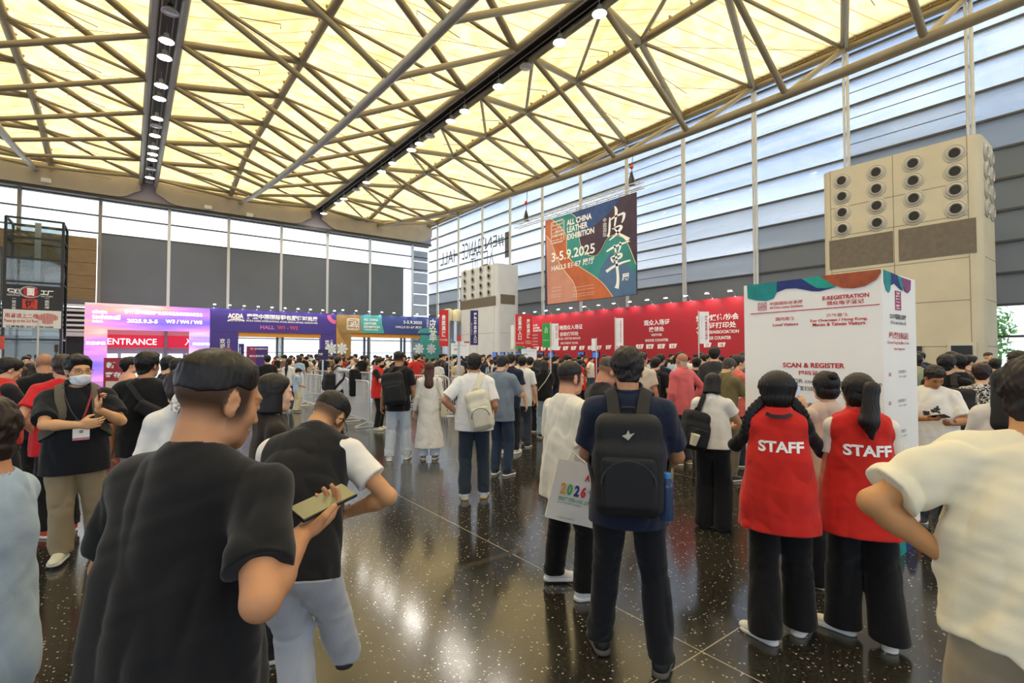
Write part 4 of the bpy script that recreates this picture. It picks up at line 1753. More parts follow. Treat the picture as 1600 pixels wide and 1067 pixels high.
tx = bX
t0, t1 = on_x(806, 352, tx), on_x(1004, 291, tx)
ty0, ty1, tz = t0.y, t1.y, zb + .28
tr = empty('lighting_truss', (tx, (ty0 + ty1) / 2, tz), label='white aluminium truss bar above the hanging leather banner', cat='truss')
mb = MB()
cs_ = [(-.15, -.15), (.15, -.15), (-.15, .15), (.15, .15)]
for a, b in cs_:
    mb.tube((tx + a, ty0, tz + b), (tx + a, ty1, tz + b), .026, n=8)
adopt(mb.build('chord', mat('white truss tube', 'dddcd6', .4, metal=.3), smooth=True), tr)
mb = MB()
n = 26
for i in range(n):
    y0_, y1_ = ty0 + (ty1 - ty0) * i / n, ty0 + (ty1 - ty0) * (i + 1) / n
    for a, b in (((-.15, -.15), (-.15, .15)), ((.15, -.15), (.15, .15)), ((-.15, -.15), (.15, -.15)), ((-.15, .15), (.15, .15))):
        if i % 2:
            a, b = b, a
        mb.tube((tx + a[0], y0_, tz + a[1]), (tx + b[0], y1_, tz + b[1]), .011, n=5)
adopt(mb.build('lacing', mat('white truss tube', 'dddcd6', .4), smooth=True), tr)
for i, (px, nm) in enumerate(((822, 'beside the white duct tower'), (987, 'over the brush characters'))):
    q = on_x(px, 320, tx)
    top = z_chord(q.y) - .15
    h = empty('chain_hoist', (tx, q.y, tz), label='chain hoist with red hook holding the banner truss %s' % nm, cat='hoist', group='chain hoists on the banner truss')
    L = top - tz
    MB().tube((0, 0, .5), (.1, 0, L), .018, n=6).build('chain', black_plastic, h)
    MB().lathe([(.02, L * .55), (.10, L * .55 + .08), (.10, L * .55 + .16), (.02, L * .55 + .26)], n=12).build('hook', mat('red hoist hook', 'd0382c', .5), h, smooth=True)
    MB().lathe([(.16, .14), (.15, .45), (.04, .85)], n=12).build('chain_bag', black_plastic, h, smooth=True)

# ---------------------------------------------------------------- red registration wall
RX = 22.5
ry0, ry1, rz1 = 10.4, 28.1, 4.47
rw = empty('registration_backdrop', (RX + .1, 19, 0), label='long red registration backdrop with white counter lettering and numbered plates', cat='backdrop')
adopt(MB().span((RX, ry0, 0), (RX + .25, ry1, rz1)).build('panel', mat('red backdrop print', 'b3202c', .55, var=.03, vscale=.8)), rw)
Z4, Z3 = zz(900, 450, 4), zz(600, 450, 4)


def rt(Z, body, u0, v0, u1, v1, bold=.015, m=white_ink, **k):
    a, b = Z(u0, v0), Z(u1, v1)
    return fit_text(body, 'x', RX - .01, (a[0], a[1], b[0], b[1]), m, rw, bold=bold, **k)


rt(Z3, '本地观众入场证', 1072, 230, 1238, 260)
rt(Z3, '自助打印处', 1100, 273, 1215, 299)
rt(Z3, 'LOCAL VISITOR BADGE', 1078, 308, 1225, 322)
rt(Z3, 'SELF-PRINT KIOSK', 1103, 337, 1213, 350)
rt(Z4, '观众入场证', 422, 196, 583, 232, .02)
rt(Z4, '换领处', 455, 241, 550, 272, .02)
rt(Z4, 'VISITOR', 468, 285, 537, 300, .025)
rt(Z4, 'BADGE COUNTER', 432, 317, 576, 334, .025)
rt(Z4, '贵宾/媒体/协会', 745, 163, 1013, 203, .02)
rt(Z4, '入场证打印处', 745, 214, 997, 252, .02)
rt(Z4, 'VIP/PRESS/ASSOCIATION', 748, 264, 1013, 284, .025)
rt(Z4, 'BADGE COUNTER', 790, 301, 967, 322, .025)
for i, s_ in enumerate(('ALL CHINA', 'LEATHER', 'EXHIBITION')):
    rt(Z3, s_, 932, 226 + i * 17, 960 + 12 * i, 238 + i * 17, .02)
for i in range(4):
    rt(Z3, '入场证登记处', 920, 290 + i * 20, 962, 297 + i * 20, 0)
for Z, nlist in ((Z3, ((2, 938, 368), (3, 982, 367), (4, 1026, 366), (5, 1072, 366), (6, 1120, 365), (7, 1170, 364), (8, 1222, 363), (9, 1275, 362), (10, 1328, 361), (11, 1388, 359), (12, 1443, 358))),
                 (Z4, ((13, 376, 353), (14, 440, 352), (15, 511, 351), (16, 584, 349), (17, 800, 343), (18, 888, 341)))):
    for nnum, u, v in nlist:
        w, h = (34 if Z is Z3 else 48), (24 if Z is Z3 else 28)
        pix_prism([Z(u, v), Z(u + w, v - 2), Z(u + w - 9, v + h - 2), Z(u, v + h)], 'x', RX, white_ink, rw, 'number_plate', .012, .001)
        a, b = Z(u + 4, v + 4), Z(u + w - 9, v + h - 4)
        fit_text(str(nnum), 'x', RX - .016, (a[0], a[1], b[0], b[1]), red_ink, rw, bold=.02, keep=True)
for i in range(15):
    y = ry1 - .6 - i * 1.17
    spot_arm((RX + .1, y, rz1), (-1, 0, 0), '%s arm spotlight on top of the red registration backdrop, counted from the white duct tower' % ORD[i].replace('nearest', 'first'), 'arm spotlights on the red backdrop', 22)
# self-service kiosks in front of it
screen = mat('lit kiosk screen', '223a66', .3, emit='3b66b8', estr=.9)
for i, (px, d) in enumerate(((773, 0), (785, 0), (797, 0), (810, 0), (845, 0), (861, 0), (908, 0), (931, 0), (1001, 0))):
    kx_ = RX - .9 if px > 830 else RX - 2.0
    p = on_x(px, 556, kx_)
    k = empty('self_service_kiosk', (kx_, p.y, 0), label='%s lit kiosk screen along the red backdrop from the white duct tower' % ORD[i].replace('nearest', 'first'), cat='kiosk', group='kiosks at the red backdrop')
    MB().span((-.02, -.2, 0), (.3, .2, .05)).build('base', black_plastic, k)
    MB().span((.08, -.05, .05), (.16, .05, 1.6)).build('post', black_plastic, k)
    MB().span((-.03, -.27, 1.55), (.05, .27, 1.95)).build('case', black_plastic, k, bevel=.01)
    MB().span((-.036, -.23, 1.6), (-.03, .23, 1.91)).build('screen', screen, k)

# ---------------------------------------------------------------- air duct towers
cream = mat('cream duct panel', 'c9bfa4', .6, var=.05, vscale=1.2)
whitep = mat('white duct panel', 'd2d5d8', .5, var=.04, vscale=1.2)
grille = mat('perforated grille', '6e6557', .7, bump=.6, bscale=60, var=.12, vscale=6)
ring_m = mat('nozzle ring', 'b5b0a2', .45, metal=.2)
hole_m = mat('nozzle throat', '0c0c0d', .5)
seam_m = mat('panel seam', '857c68', .7)


def duct_tower(ya, yb, x0, x1, zt, pm, label, cols, rows, gr, seams, cat='duct tower', side=True):
    t = empty('air_duct_tower', ((x0 + x1) / 2, (ya + yb) / 2, 0), label=label, cat=cat)
    rr = .32
    pol = []
    for cx, cy, a0 in ((x0 + rr, ya + rr, 180), (x1 - rr, ya + rr, 270), (x1 - rr, yb - rr, 0), (x0 + rr, yb - rr, 90)):
        for j in range(7):
            a = math.radians(a0 + j * 15)
            pol.append((cx + rr * math.cos(a), cy + rr * math.sin(a)))
    adopt(MB().prism(pol, lambda u, v, w: (u, v, w), 0, zt).build('shell', pm, smooth=True), t)
    s = MB()
    for z in seams:
        s.span((x0 - .004, ya + rr, z - .012), (x0 + .01, yb - rr, z + .012))
        s.span((x0 + rr, ya - .004, z - .012), (x1 - rr, ya + .01, z + .012))
    for y in (ya + rr, (ya + yb) / 2, yb - rr):
        s.span((x0 - .004, y - .010, 0), (x0 + .01, y + .010, zt))
    adopt(s.build('seam', seam_m), t)
    R = Matrix.Rotation(-PI / 2, 3, 'Y')
    for y in cols:
        for z in rows:
            q = MB().lathe([(.31, -.01), (.31, .015), (.27, .03), (.25, .02), (.23, .04), (.18, .06), (.15, .03), (.145, -.01)], (x0, y, z), R, 28, caps=False)
            o = adopt(q.build('nozzle', ring_m, smooth=True), t)
            th = MB().lathe([(.001, .02), (.15, .02), (.15, .0), (.001, .0)], (x0, y, z), R, 24, caps=False).build('throat', hole_m)
            th.parent = o
            th.matrix_parent_inverse = o.matrix_parent_inverse
            th.matrix_parent_inverse = Matrix.Translation(-t.location) if False else Matrix.Identity(4)
    if side:
        R2 = Matrix.Rotation(PI / 2, 3, 'X')
        for x in (x0 + .7, x1 - .7):
            for z in rows:
                q = MB().lathe([(.31, -.01), (.31, .03), (.25, .04), (.23, .06), (.18, .08), (.15, .05), (.145, -.01)], (x, ya, z), R2, 24, caps=False)
                adopt(q.build('nozzle', ring_m, smooth=True), t)
    for (a, b, c, d) in gr:
        adopt(MB().span((x0 - .012, a, c), (x0 + .02, b, d)).build('grille', grille), t)
    return t


tX = 21.5
tA = [on_x(1285, 400, tX).y, on_x(1536, 400, tX).y]
Z7 = zz(1200, 200, 4)
ry = lambda u, v: on_x(*Z7(u, v), tX)
cols = [ry(460, 330).y, ry(675, 280).y, ry(905, 222).y, ry(1165, 160).y]
rows = [ry(905, 222).z, ry(908, 330).z, ry(912, 440).z, ry(915, 552).z]
g1a, g1b = ry(383, 712), ry(785, 836)
g2a, g2b = ry(815, 640), ry(1305, 775)
gz1, gz0 = ry(600, 672).z, ry(600, 862).z
tower = duct_tower(tA[1], tA[0], tX, 23.7, 8.85, cream, 'cream duct tower with sixteen round nozzles behind the registration column', cols, rows,
                   [(g1b.y, g1a.y, gz0, gz1), (g2b.y, g2a.y, gz0, gz1)], [ry(700, 445).z, ry(600, 660).z + .06, gz0 - .12, gz0 - 1.5, gz0 - 3.0])
k = empty('wall_screen', (tX - .05, on_x(1487, 548, tX).y, 1.6), label='black wall display in a pale frame on the cream duct tower', cat='screen')
c0, c1 = on_x(1487, 540, tX), on_x(1521, 562, tX)
adopt(MB().span((tX - .10, c1.y, 1.25), (tX - .005, c0.y, c0.z)).build('panel', black_plastic), k)
adopt(MB().span((tX - .08, c1.y - .09, 1.2), (tX - .004, c1.y, c0.z + .09)).span((tX - .08, c0.y, 1.2), (tX - .004, c0.y + .09, c0.z + .09)).span((tX - .08, c1.y, c0.z), (tX - .004, c0.y, c0.z + .09)).build('frame', mat('pale frame', 'c9c3b4', .5)), k)
k = empty('wall_screen', (tX - .05, on_x(1428, 548, tX).y, 1.6), label='black wall display on the cream tower right beside the registration column', cat='screen')
c0, c1 = on_x(1420, 541, tX), on_x(1441, 560, tX)
adopt(MB().span((tX - .10, c1.y, 1.25), (tX - .005, c0.y, c0.z)).build('panel', black_plastic), k)

fa = [on_x(718, 480, tX).y, on_x(776, 480, tX).y]
Z6 = zz(600, 280, 3.476)
fy = lambda u, v: on_x(*Z6(u, v), tX)
cols = [fy(440, 520).y, fy(483, 510).y, fy(527, 500).y, fy(570, 490).y]
rows = [fy(483, 503).z, fy(483, 546).z, fy(483, 588).z, fy(483, 630).z]
ft = duct_tower(fa[1], fa[0], tX, on_y(812, 480, fa[1]).x, 8.55, whitep, 'white duct tower with round nozzles at the far corner', cols, rows,
                [(fa[1] + .15, fa[0] - .2, fy(500, 700).z, fy(500, 650).z)], [fy(483, 650).z, 3.4], side=False)
adopt(MB().span((tX + .35, fa[1] - .01, fy(500, 690).z), (tX + 1.7, fa[1] + .02, fy(500, 640).z)).build('grille', grille), ft)
# twin silver ducts with a white elbow
dp = on_y(705, 500, 36.0)
du = empty('duct_riser', (dp.x, 36.0, 0), label='silver twin duct riser with cream elbow top beside the white duct tower', cat='duct')
for dx in (-.42, .42):
    adopt(MB().tube((dp.x + dx, 36, 0), (dp.x + dx, 36, 4.6), .34, n=20).build('pipe', mat('silver duct', 'b9bec6', .28, metal=.75), smooth=True), du)
    adopt(MB().poly([(dp.x + dx, 36, 4.55), (dp.x + dx, 36, 4.95), (dp.x + dx + .15, 36.15, 5.15), (dp.x + dx + .5, 36.5, 5.2)], .45, 18).build('elbow', mat('cream foam', 'ddd3b4', .8, bump=.4, bscale=8), smooth=True), du)

# ---------------------------------------------------------------- gateways on the end side
GY = 43.0
gx = lambda px: on_y(px, 500, GY).x
gz = lambda px, py: on_y(px, py, GY).z


def led_mat(name, c1, c2, c3, strength):
    m = bpy.data.materials.new(name)
    m.use_nodes = True
    t = m.node_tree
    N, L = t.nodes, t.links
    b = N['Principled BSDF']
    ge = N.new('ShaderNodeNewGeometry')
    mp = N.new('ShaderNodeMapping')
    mp.inputs['Rotation'].default_value = (0, math.radians(38), 0)
    mp.inputs['Scale'].default_value = (.16, .16, .9)
    L.new(ge.outputs['Position'], mp.inputs[0])
    no = N.new('ShaderNodeTexNoise')
    no.inputs['Scale'].default_value = 1.1
    no.inputs['Detail'].default_value = 3
    L.new(mp.outputs[0], no.inputs['Vector'])
    cr = N.new('ShaderNodeValToRGB')
    e = cr.color_ramp.elements
    e[0].position, e[0].color = .30, lin(c1)
    e[1].position, e[1].color = .50, lin(c2)
    x = e.new(.60)
    x.color = lin(c3)
    x = e.new(.72)
    x.color = lin('f6dbe2')
    L.new(no.outputs['Fac'], cr.inputs[0])
    b.inputs['Base Color'].default_value = (.02, .02, .02, 1)
    L.new(cr.outputs[0], b.inputs['Emission Color'])
    b.inputs['Emission Strength'].default_value = strength
    return m


led = led_mat('pink led screen', '7d66dc', 'cf86e2', 'f0a49c', 1.15)
pg = empty('led_gateway', ((gx(132) + gx(328)) / 2, GY, 0), label='pink and violet textile fair gateway made of glowing screens', cat='gateway')
zt, zl = 5.2, gz(230, 516)
adopt(MB().span((gx(132), GY, zl), (gx(328), GY + .5, zt)).build('lintel', led), pg)
adopt(MB().span((gx(132), GY, 0), (gx(168), GY + .5, zl - .02)).build('column', led), pg)
adopt(MB().span((gx(297), GY, 0), (gx(328), GY + .5, zl - .02)).build('column', led_mat('blue led screen', '6f92ea', 'b592e8', 'eec4da', 1.15)), pg)
glow_w = mat('glowing white lettering', 'ffffff', emit='ffffff', estr=1.6)
Z1 = zz(120, 460, 6.667)


def gt(body, u0, v0, u1, v1, par, Z=Z1, bold=.02, m=None, **k):
    a, b = Z(u0, v0), Z(u1, v1)
    fit_text(body, 'y', GY - .02, (a[0], a[1], b[0], b[1]), m or glow_w, par, bold=bold, **k)


gt('cinte', 160, 160, 318, 198, pg, bold=.04)
gt('techtextil', 160, 208, 455, 258, pg, bold=.04)
gt('CHINA', 160, 268, 275, 292, pg, bold=.04)
gt('第十八届中国国际产业用纺织品及非织造布展览会', 515, 178, 1325, 220, pg, bold=.02)
gt('2025.9.3-5', 525, 258, 845, 298, pg, bold=.03)
gt('W3 / W4 / W5', 930, 268, 1310, 305, pg, bold=.03)
gt('欢迎参观', 92, 488, 300, 525, pg)
gt('欢迎参观', 1205, 500, 1385, 530, pg)

ag = empty('shoe_fair_gateway', ((gx(328) + gx(525)) / 2, GY, 0), label='purple footwear and bag fair gateway for halls W1 and W2', cat='gateway')
pur = mat('purple gateway print', '43348c', .55, var=.05, vscale=.6)
zt2, zl2 = 5.25, gz(430, 520)
adopt(MB().span((gx(329), GY, zl2), (gx(525), GY + .5, zt2)).build('lintel', pur), ag)
adopt(MB().span((gx(329), GY, 0), (gx(373), GY + .5, zl2 - .02)).build('column', pur), ag)
adopt(MB().span((gx(502), GY, 0), (gx(525), GY + .5, zl2 - .02)).build('column', pur), ag)
adopt(MB().span((gx(373), GY + .1, zl2 - .35), (gx(502), GY + .45, zl2)).build('soffit_board', mat('orange soffit', 'e09a3c', .5)), ag)
Z2 = zz(320, 460, 7.26)
gt('AODA', 262, 215, 440, 270, ag, Z2, .06, white_ink)
gt('CHINA', 280, 280, 432, 305, ag, Z2, .02, white_ink)
mb = MB()
q = smooth([Z2(*p) for p in ((258, 300), (300, 285), (350, 280), (400, 285), (450, 300))], 4)
b2 = brush(q, [2.5, 2.5], 'y', GY, white_ink, ag, .02)
adopt(b2.build('logo_arc', white_ink), ag)
a, b = Z2(325, 222), Z2(350, 255)
pix_prism([(a[0], (a[1] + b[1]) / 2), ((a[0] + b[0]) / 2, a[1]), (b[0], (a[1] + b[1]) / 2), ((a[0] + b[0]) / 2, b[1])], 'y', GY, mat('logo red', 'd8404e', .6), ag, 'logo_gem', .01, .022)
gt('摩登中国国际鞋包服饰时尚展', 492, 235, 1295, 300, ag, Z2, .03, white_ink)
gt('MODA CHINA INTERNATIONAL SHOES, BAGS & APPAREL FASHION FAIR', 490, 302, 1295, 325, ag, Z2, .02, white_ink)
gt('HALL', 630, 352, 790, 394, ag, Z2, .03, mat('pink lettering', 'd774c4', .6))
gt('W1 - W2', 822, 357, 1058, 399, ag, Z2, .03, mat('red pink lettering', 'e0506e', .6))
gt('欢迎光临', 168, 500, 230, 740, ag, Z2, .02, white_ink, vertical=True)
gt('2025.9.3-5', 250, 505, 285, 760, ag, Z2, .0, white_ink, vertical=True)
gt('欢迎光临', 1362, 515, 1415, 760, ag, Z2, .02, white_ink, vertical=True)
gt('2025.9.3-5', 1422, 515, 1452, 740, ag, Z2, .0, white_ink, vertical=True)
ring = []
c0 = Vector(Z2(1487, 235))
adopt(brush([tuple(c0 + Vector((math.cos(t_), math.sin(t_))) * 11) for t_ in [PI * .5 + i * PI / 2 / 8 for i in range(9)]], [6, 6], 'y', GY, None, ag, .02).build('ring_print', mat('pink ring print', 'd5628f', .6)), ag)

lg = empty('leather_fair_gateway', ((gx(525) + gx(690)) / 2, GY, 0), label='leather fair gateway with brown, teal and navy curves for halls E1 to E7', cat='gateway')
zt3, zl3 = 5.35, gz(600, 521.5)
Z9 = zz(510, 460, 7.26)
brown = mat('tan leather print', '9a7a48', .6, var=.2, vscale=1.5)
navy2 = mat('navy gateway print', '3c4a86', .55, var=.12, vscale=.5)
teal3 = mat('teal gateway print', '4fa5a4', .55, var=.1, vscale=.8)
adopt(MB().span((gx(526), GY, zl3), (gx(688), GY + .5, zt3)).build('lintel', navy2), lg)
adopt(MB().span((gx(526), GY, 0), (gx(549), GY + .5, zl3 - .02)).build('column', brown), lg)
adopt(MB().span((gx(658), GY, 0), (gx(688), GY + .5, zl3 - .02)).build('column', teal3), lg)
adopt(MB().span((gx(549), GY + .1, zl3 - .35), (gx(658), GY + .45, zl3)).build('soffit_board', mat('orange soffit', 'e09a3c', .5)), lg)
pix_prism([Z9(*p) for p in ((112, 232), (390, 234), (385, 300), (405, 440), (112, 437))], 'y', GY, brown, lg, 'print_shape', .01, .002)
pix_prism([Z9(*p) for p in ((390, 234), (625, 236), (630, 330), (655, 440), (405, 440), (385, 330))], 'y', GY, teal3, lg, 'print_shape', .01, .003)
pix_prism(smooth([Z9(*p) for p in ((1030, 440), (1060, 400), (1130, 380), (1210, 395), (1275, 440))], 5), 'y', GY, teal3, lg, 'print_shape', .01, .003)
pix_prism([Z9(*p) for p in ((112, 350), (150, 450), (200, 540), (240, 600), (112, 600))], 'y', GY, mat('gold leather print', 'b98f4f', .6, var=.2, vscale=2), lg, 'print_shape', .01, .003)
a, b = Z9(232, 270), Z9(370, 405)
seal('y', GY, a[0], a[1], b[0], b[1], white_ink, lg, .014)
gt('ALL CHINA', 425, 275, 590, 300, lg, Z9, .03, white_ink)
gt('LEATHER', 428, 316, 570, 343, lg, Z9, .03, white_ink)
gt('EXHIBITION', 428, 355, 608, 382, lg, Z9, .03, white_ink)
gt('中国国际皮革展', 428, 392, 590, 410, lg, Z9, .02, white_ink)
gt('3-5.9.2025', 875, 300, 1085, 335, lg, Z9, .02, white_ink)
gt('HALLS E1-E7 展厅', 790, 357, 1085, 390, lg, Z9, .02, white_ink)
gt('中国国际', 1138, 282, 1160, 375, lg, Z9, 0, white_ink, vertical=True)
gt('皮', 1165, 280, 1245, 400, lg, Z9, .02, white_ink)
gt('革', 1165, 400, 1255, 540, lg, Z9, .02, white_ink)
gt('展', 1228, 495, 1252, 520, lg, Z9, .0, white_ink)
for i in range(10):
    x = gx(334) + (gx(520) - gx(334)) * i / 9
    spot_arm((x, GY + .1, zt2), (0, -1, 0), '%s arm spotlight on the purple gateway, counted from the pink gateway' % ORD[i].replace('nearest', 'first'), 'arm spotlights on the gateways', 12)
for i in range(9):
    x = gx(533) + (gx(683) - gx(533)) * i / 8
    spot_arm((x, GY + .1, zt3), (0, -1, 0), '%s arm spotlight on the leather fair gateway, counted from the purple gateway' % ORD[i].replace('nearest', 'first'), 'arm spotlights on the gateways', 12)
# flower shaped prints: white paper flowers standing before the columns
for i, (px, nm) in enumerate(((518, 'on the narrow purple column'), (534, 'on the tan column'), (655, 'at the teal column edge'), (674, 'on the teal column'))):
    c = on_y(px, 545, GY - .06)
    mb = MB()
    for kx in range(8):
        a = kx * PI / 4
        mb.prism([(0, 0), (.42 * math.cos(a - .3), .42 * math.sin(a - .3)), (.55 * math.cos(a), .55 * math.sin(a)), (.42 * math.cos(a + .3), .42 * math.sin(a + .3))], lambda u, v, w: (u, w, v), -.01 * (kx % 2), .02)
    o = mb.build('paper_flower', mat('white paper flower', 'e6ecf2', .6))
    o.location = c
    tag(o, 'white flower ornament %s of the gateway' % nm, 'ornament', 'flower ornaments')

# entrance sign and doors behind the pink gateway
es = empty('entrance_sign', (gx(230), 47, 3.0), label='red entrance sign with thin white letters behind the pink gateway', cat='sign')
e0, e1 = on_y(150, 522, 47), on_y(320, 544, 47)
adopt(MB().span((e0.x, 47, e1.z), (e1.x, 47.2, e0.z)).build('panel', mat('red entrance panel', 'd2213c', .5, emit='c81e3c', estr=.35)), es)
adopt(MB().span((e0.x, 47.05, e0.z), (e1.x, 47.3, e0.z + .35)).build('top_board', mat('pink top board', 'd88a94', .5)), es)
adopt(MB().span((on_y(257, 530, 47).x, 46.8, 0), (on_y(261, 530, 47).x, 47, e0.z + .5)).build('post', mat('grey post', '77787c', .4, metal=.4)), es)
fit_text('ENTRANCE', 'y', 46.98, (169, 529, 245.5, 538.5), glow_w, es, bold=0)
fit_text('入口', 'y', 46.98, (289, 529, 309, 539.5), glow_w, es, bold=0)
for i in range(5):
    xa = e0.x + (e1.x - e0.x) * i / 5
    xb = e0.x + (e1.x - e0.x) * (i + 1) / 5
    d = empty('door_%d' % (i + 1), ((xa + xb) / 2, 47.4, 0), kind='structure')
    adopt(MB().span((xa, 47.35, 0), (xa + .1, 47.45, e1.z)).span((xb - .1, 47.35, 0), (xb, 47.45, e1.z)).span((xa + .1, 47.35, e1.z - .45), (xb - .1, 47.45, e1.z)).build('frame', mat('door frame', 'c4c8cf', .4)), d)
    adopt(MB().span((xa + .1, 47.39, 0), (xb - .1, 47.41, e1.z - .45)).build('pane', PANE), d)

# doors behind the other two gateways
for i, (pa, pb) in enumerate(((373, 436), (440, 502), (549, 571), (575, 628), (632, 658))):
    xa, xb = on_y(pa, 500, 45).x - .4, on_y(pb, 500, 45).x + .4
    d = empty('door_%d' % (i + 6), ((xa + xb) / 2, 45, 0), kind='structure')
    adopt(MB().span((xa, 45, 0), (xa + .18, 45.15, 3.6)).span((xb - .18, 45, 0), (xb, 45.15, 3.6)).span((xa, 45, 1.95), (xb, 45.1, 2.0)).build('frame', mat('grey post', '77787c', .4, metal=.4)), d)
    adopt(MB().span((xa, 45.05, 0), (xb, 45.07, 3.6)).build('pane', PANE), d)

# ---------------------------------------------------------------- glass lift tower with food court signs
lx0, lx1, ly0, ly1, lz = -5.35, -3.02, 38.0, 40.2, 9.25
lt = empty('lift_tower', ((lx0 + lx1) / 2, 39, 0), label='glass lift tower with black and white noodle restaurant signs', cat='lift tower')
lglass = pane_mat('smoky lift glass', .07, (.74, .79, .80, 1))
fr_m = mat('black lift frame', '26282b', .35, metal=.3)
mb = MB()
for x in (lx0, lx1):
    for y in (ly0, ly1):
        mb.span((x - .06, y - .06, 0), (x + .06, y + .06, lz))
for z in (.05, 1.2, 2.6, 5.75, 7.05, 8.2, lz):
    for y in (ly0, ly1):
        mb.span((lx0, y - .05, z - .05), (lx1, y + .05, z + .05))
    for x in (lx0, lx1):
        mb.span((x - .05, ly0, z - .05), (x + .05, ly1, z + .05))
adopt(mb.build('frame', fr_m), lt)
mb = MB()
for (a, b) in (((lx0, ly0, 0), (lx1, ly0 + .02, lz)), ((lx0, ly1 - .02, 0), (lx1, ly1, lz)), ((lx0, ly0, 0), (lx0 + .02, ly1, lz)), ((lx1 - .02, ly0, 0), (lx1, ly1, lz))):
    mb.span(a, b)
adopt(mb.build('glass', lglass), lt)
adopt(MB().span((lx0 + .1, ly0 + .1, 5.5), (lx1 - .1, ly1 - .1, 5.68)).build('landing', mat('grey soffit', '5f6064', .6)), lt)
mb = MB().span((-4.3, 38.9, 0), (-4.05, 39.1, lz)).span((lx0 + .2, 39.6, 5.7), (-4.5, 40.0, 6.4)).span((-3.9, 39.2, 5.7), (-3.3, 39.8, 6.3))
adopt(mb.build('guide_rail', mat('pale steel fittings', 'b5b7b8', .5)), lt)
mb = MB().span((lx0 + .1, ly0 + .3, .1), (lx1 - .1, ly1 - .2, 2.5))
adopt(mb.build('lift_car', mat('green grey lift car', '77807c', .5)), lt)
pl = empty('potted_tree', (-4.35, 39.5, 5.68), label='small green potted tree behind glass on the upper landing of the lift tower', cat='plant')
MB().lathe([(.12, 0), (.2, .35), (.18, .35)], n=14).build('pot', mat('white pot', 'd8d6d0', .5), pl, smooth=True)
MB().tube((0, 0, .3), (0, 0, 1.0), .03, n=6).build('trunk', mat('bark', '5a4634', .8), pl)
rl = random.Random(5)
mb = MB()
for i in range(420):
    d = Vector((rl.gauss(0, 1), rl.gauss(0, 1), rl.gauss(0, 1))).normalized()
    c = Vector((0, 0, 1.35)) + Vector((d.x * .75, d.y * .45, d.z * .45)) * rl.uniform(.4, 1)
    a = Vector((rl.gauss(0, 1), rl.gauss(0, 1), rl.gauss(0, 1))).normalized() * .09
    b = d.cross(a).normalized() * .05
    mb.add([c - a, c + b, c + a, c - b], [(0, 1, 2, 3)])
o = mb.build('foliage', mat('leaf green', '2f6a35', .6, var=.3, vscale=6), pl)
ls = lambda body, x0, y0, x1, y1, m, **k: fit_text(body, 'y', ly0 - .10, (x0, y0, x1, y1), m, lt, **k)
z_a, z_b, z_c = on_y(50, 446, ly0).z, on_y(50, 484, ly0).z, on_y(50, 512.5, ly0).z
adopt(MB().span((lx0, ly0 - .09, z_b), (lx1, ly0 - .06, z_a)).build('sign_panel', mat('black sign panel', '232427', .5)), lt)
adopt(MB().span((lx0, ly0 - .09, z_c), (lx1, ly0 - .06, z_b - .02)).build('sign_panel', mat('white sign panel', 'dcdad4', .5)), lt)
ls('语道', 11, 450.5, 32, 458.5, white_ink, bold=.05)
ls('NOODLES', 11, 459.5, 32, 462, white_ink)
ls('工厂', 63.5, 454, 83.5, 461.5, white_ink, bold=.05)
ls('FACTORY', 64, 462, 83, 464.5, white_ink)
cc = on_y(48, 456, ly0 - .1)
mb = MB().lathe([(.30, 0), (.30, .02)], cc, Matrix.Rotation(PI / 2, 3, 'X'), 28)
adopt(mb.build('red_disc', mat('sign red', 'b3272c', .5)), lt)
mb = MB().poly([cc + Vector((.42 * math.cos(t_), -.02, .30 * math.sin(t_) - .02)) for t_ in [math.radians(50 + i * 14) for i in range(22)]], [.012 + .04 * math.sin(PI * i / 21) for i in range(22)], 6)
adopt(mb.build('brush_ring', mat('grey brush ring', 'a9a9ab', .5)), lt)
fit_text('面', 'y', ly0 - .13, (42, 450, 54, 462), white_ink, lt, bold=.05)
p0, p1 = on_y(35.5, 467, ly0), on_y(58.5, 483, ly0)
adopt(MB().span((p0.x, ly0 - .10, p1.z), (p1.x, ly0 - .09, p0.z)).build('red_square', mat('sign red orange', 'cf3a2a', .5)), lt)
fit_text('饭', 'y', ly0 - .11, (39, 468.5, 55, 481.5), mat('brown lettering', '3a1b18', .6), lt, bold=.03)
fit_text('一碗米饭', 'y', ly0 - .1, (18.5, 466, 25, 483), white_ink, lt, vertical=True)
fit_text('一面乾坤', 'y', ly0 - .1, (70, 466, 77, 483), white_ink, lt, vertical=True)
ls('用餐请上二楼', 7.5, 489.5, 60, 497, red_ink, bold=.01)
ls('Please go to the 2nd floor', 6.5, 498.5, 60, 505, red_ink, bold=.01)
ls('订餐电话: 021-2898 6688', 10, 508.5, 84, 512, black_ink, bold=.02)
mb = MB()
c = on_y(74.5, 498, ly0 - .1)
for i in range(-6, 7):
    h = .30 * math.sqrt(max(0, 1 - (i / 7) ** 2))
    mb.span((c.x + i * .065 - .016, c.y - .005, c.z - h * (1.0 if abs(i) < 4 else .4)), (c.x + i * .065 + .016, c.y, c.z + h))
adopt(mb.build('building_logo', red_ink), lt)
hs = MB().span((lx0 - 3.0, ly0, 0), (lx0 - .12, ly0 + .2, 7.6)).build('side_glazing', mat('dark green glass', '39433f', .15, spec=.6))
tag(hs, 'dark glazed wall panel beside the glass lift tower', 'glass panel')
o = MB().tube((0, 0, 0), (0, 0, 3.4), .035, n=8).build('pole', mat('pale pole', 'cfcac0', .5), smooth=True)
o.location = on_floor(57, 612)
o.location.z = 0
tag(o, 'thin pale pole in front of the glass lift tower', 'pole')

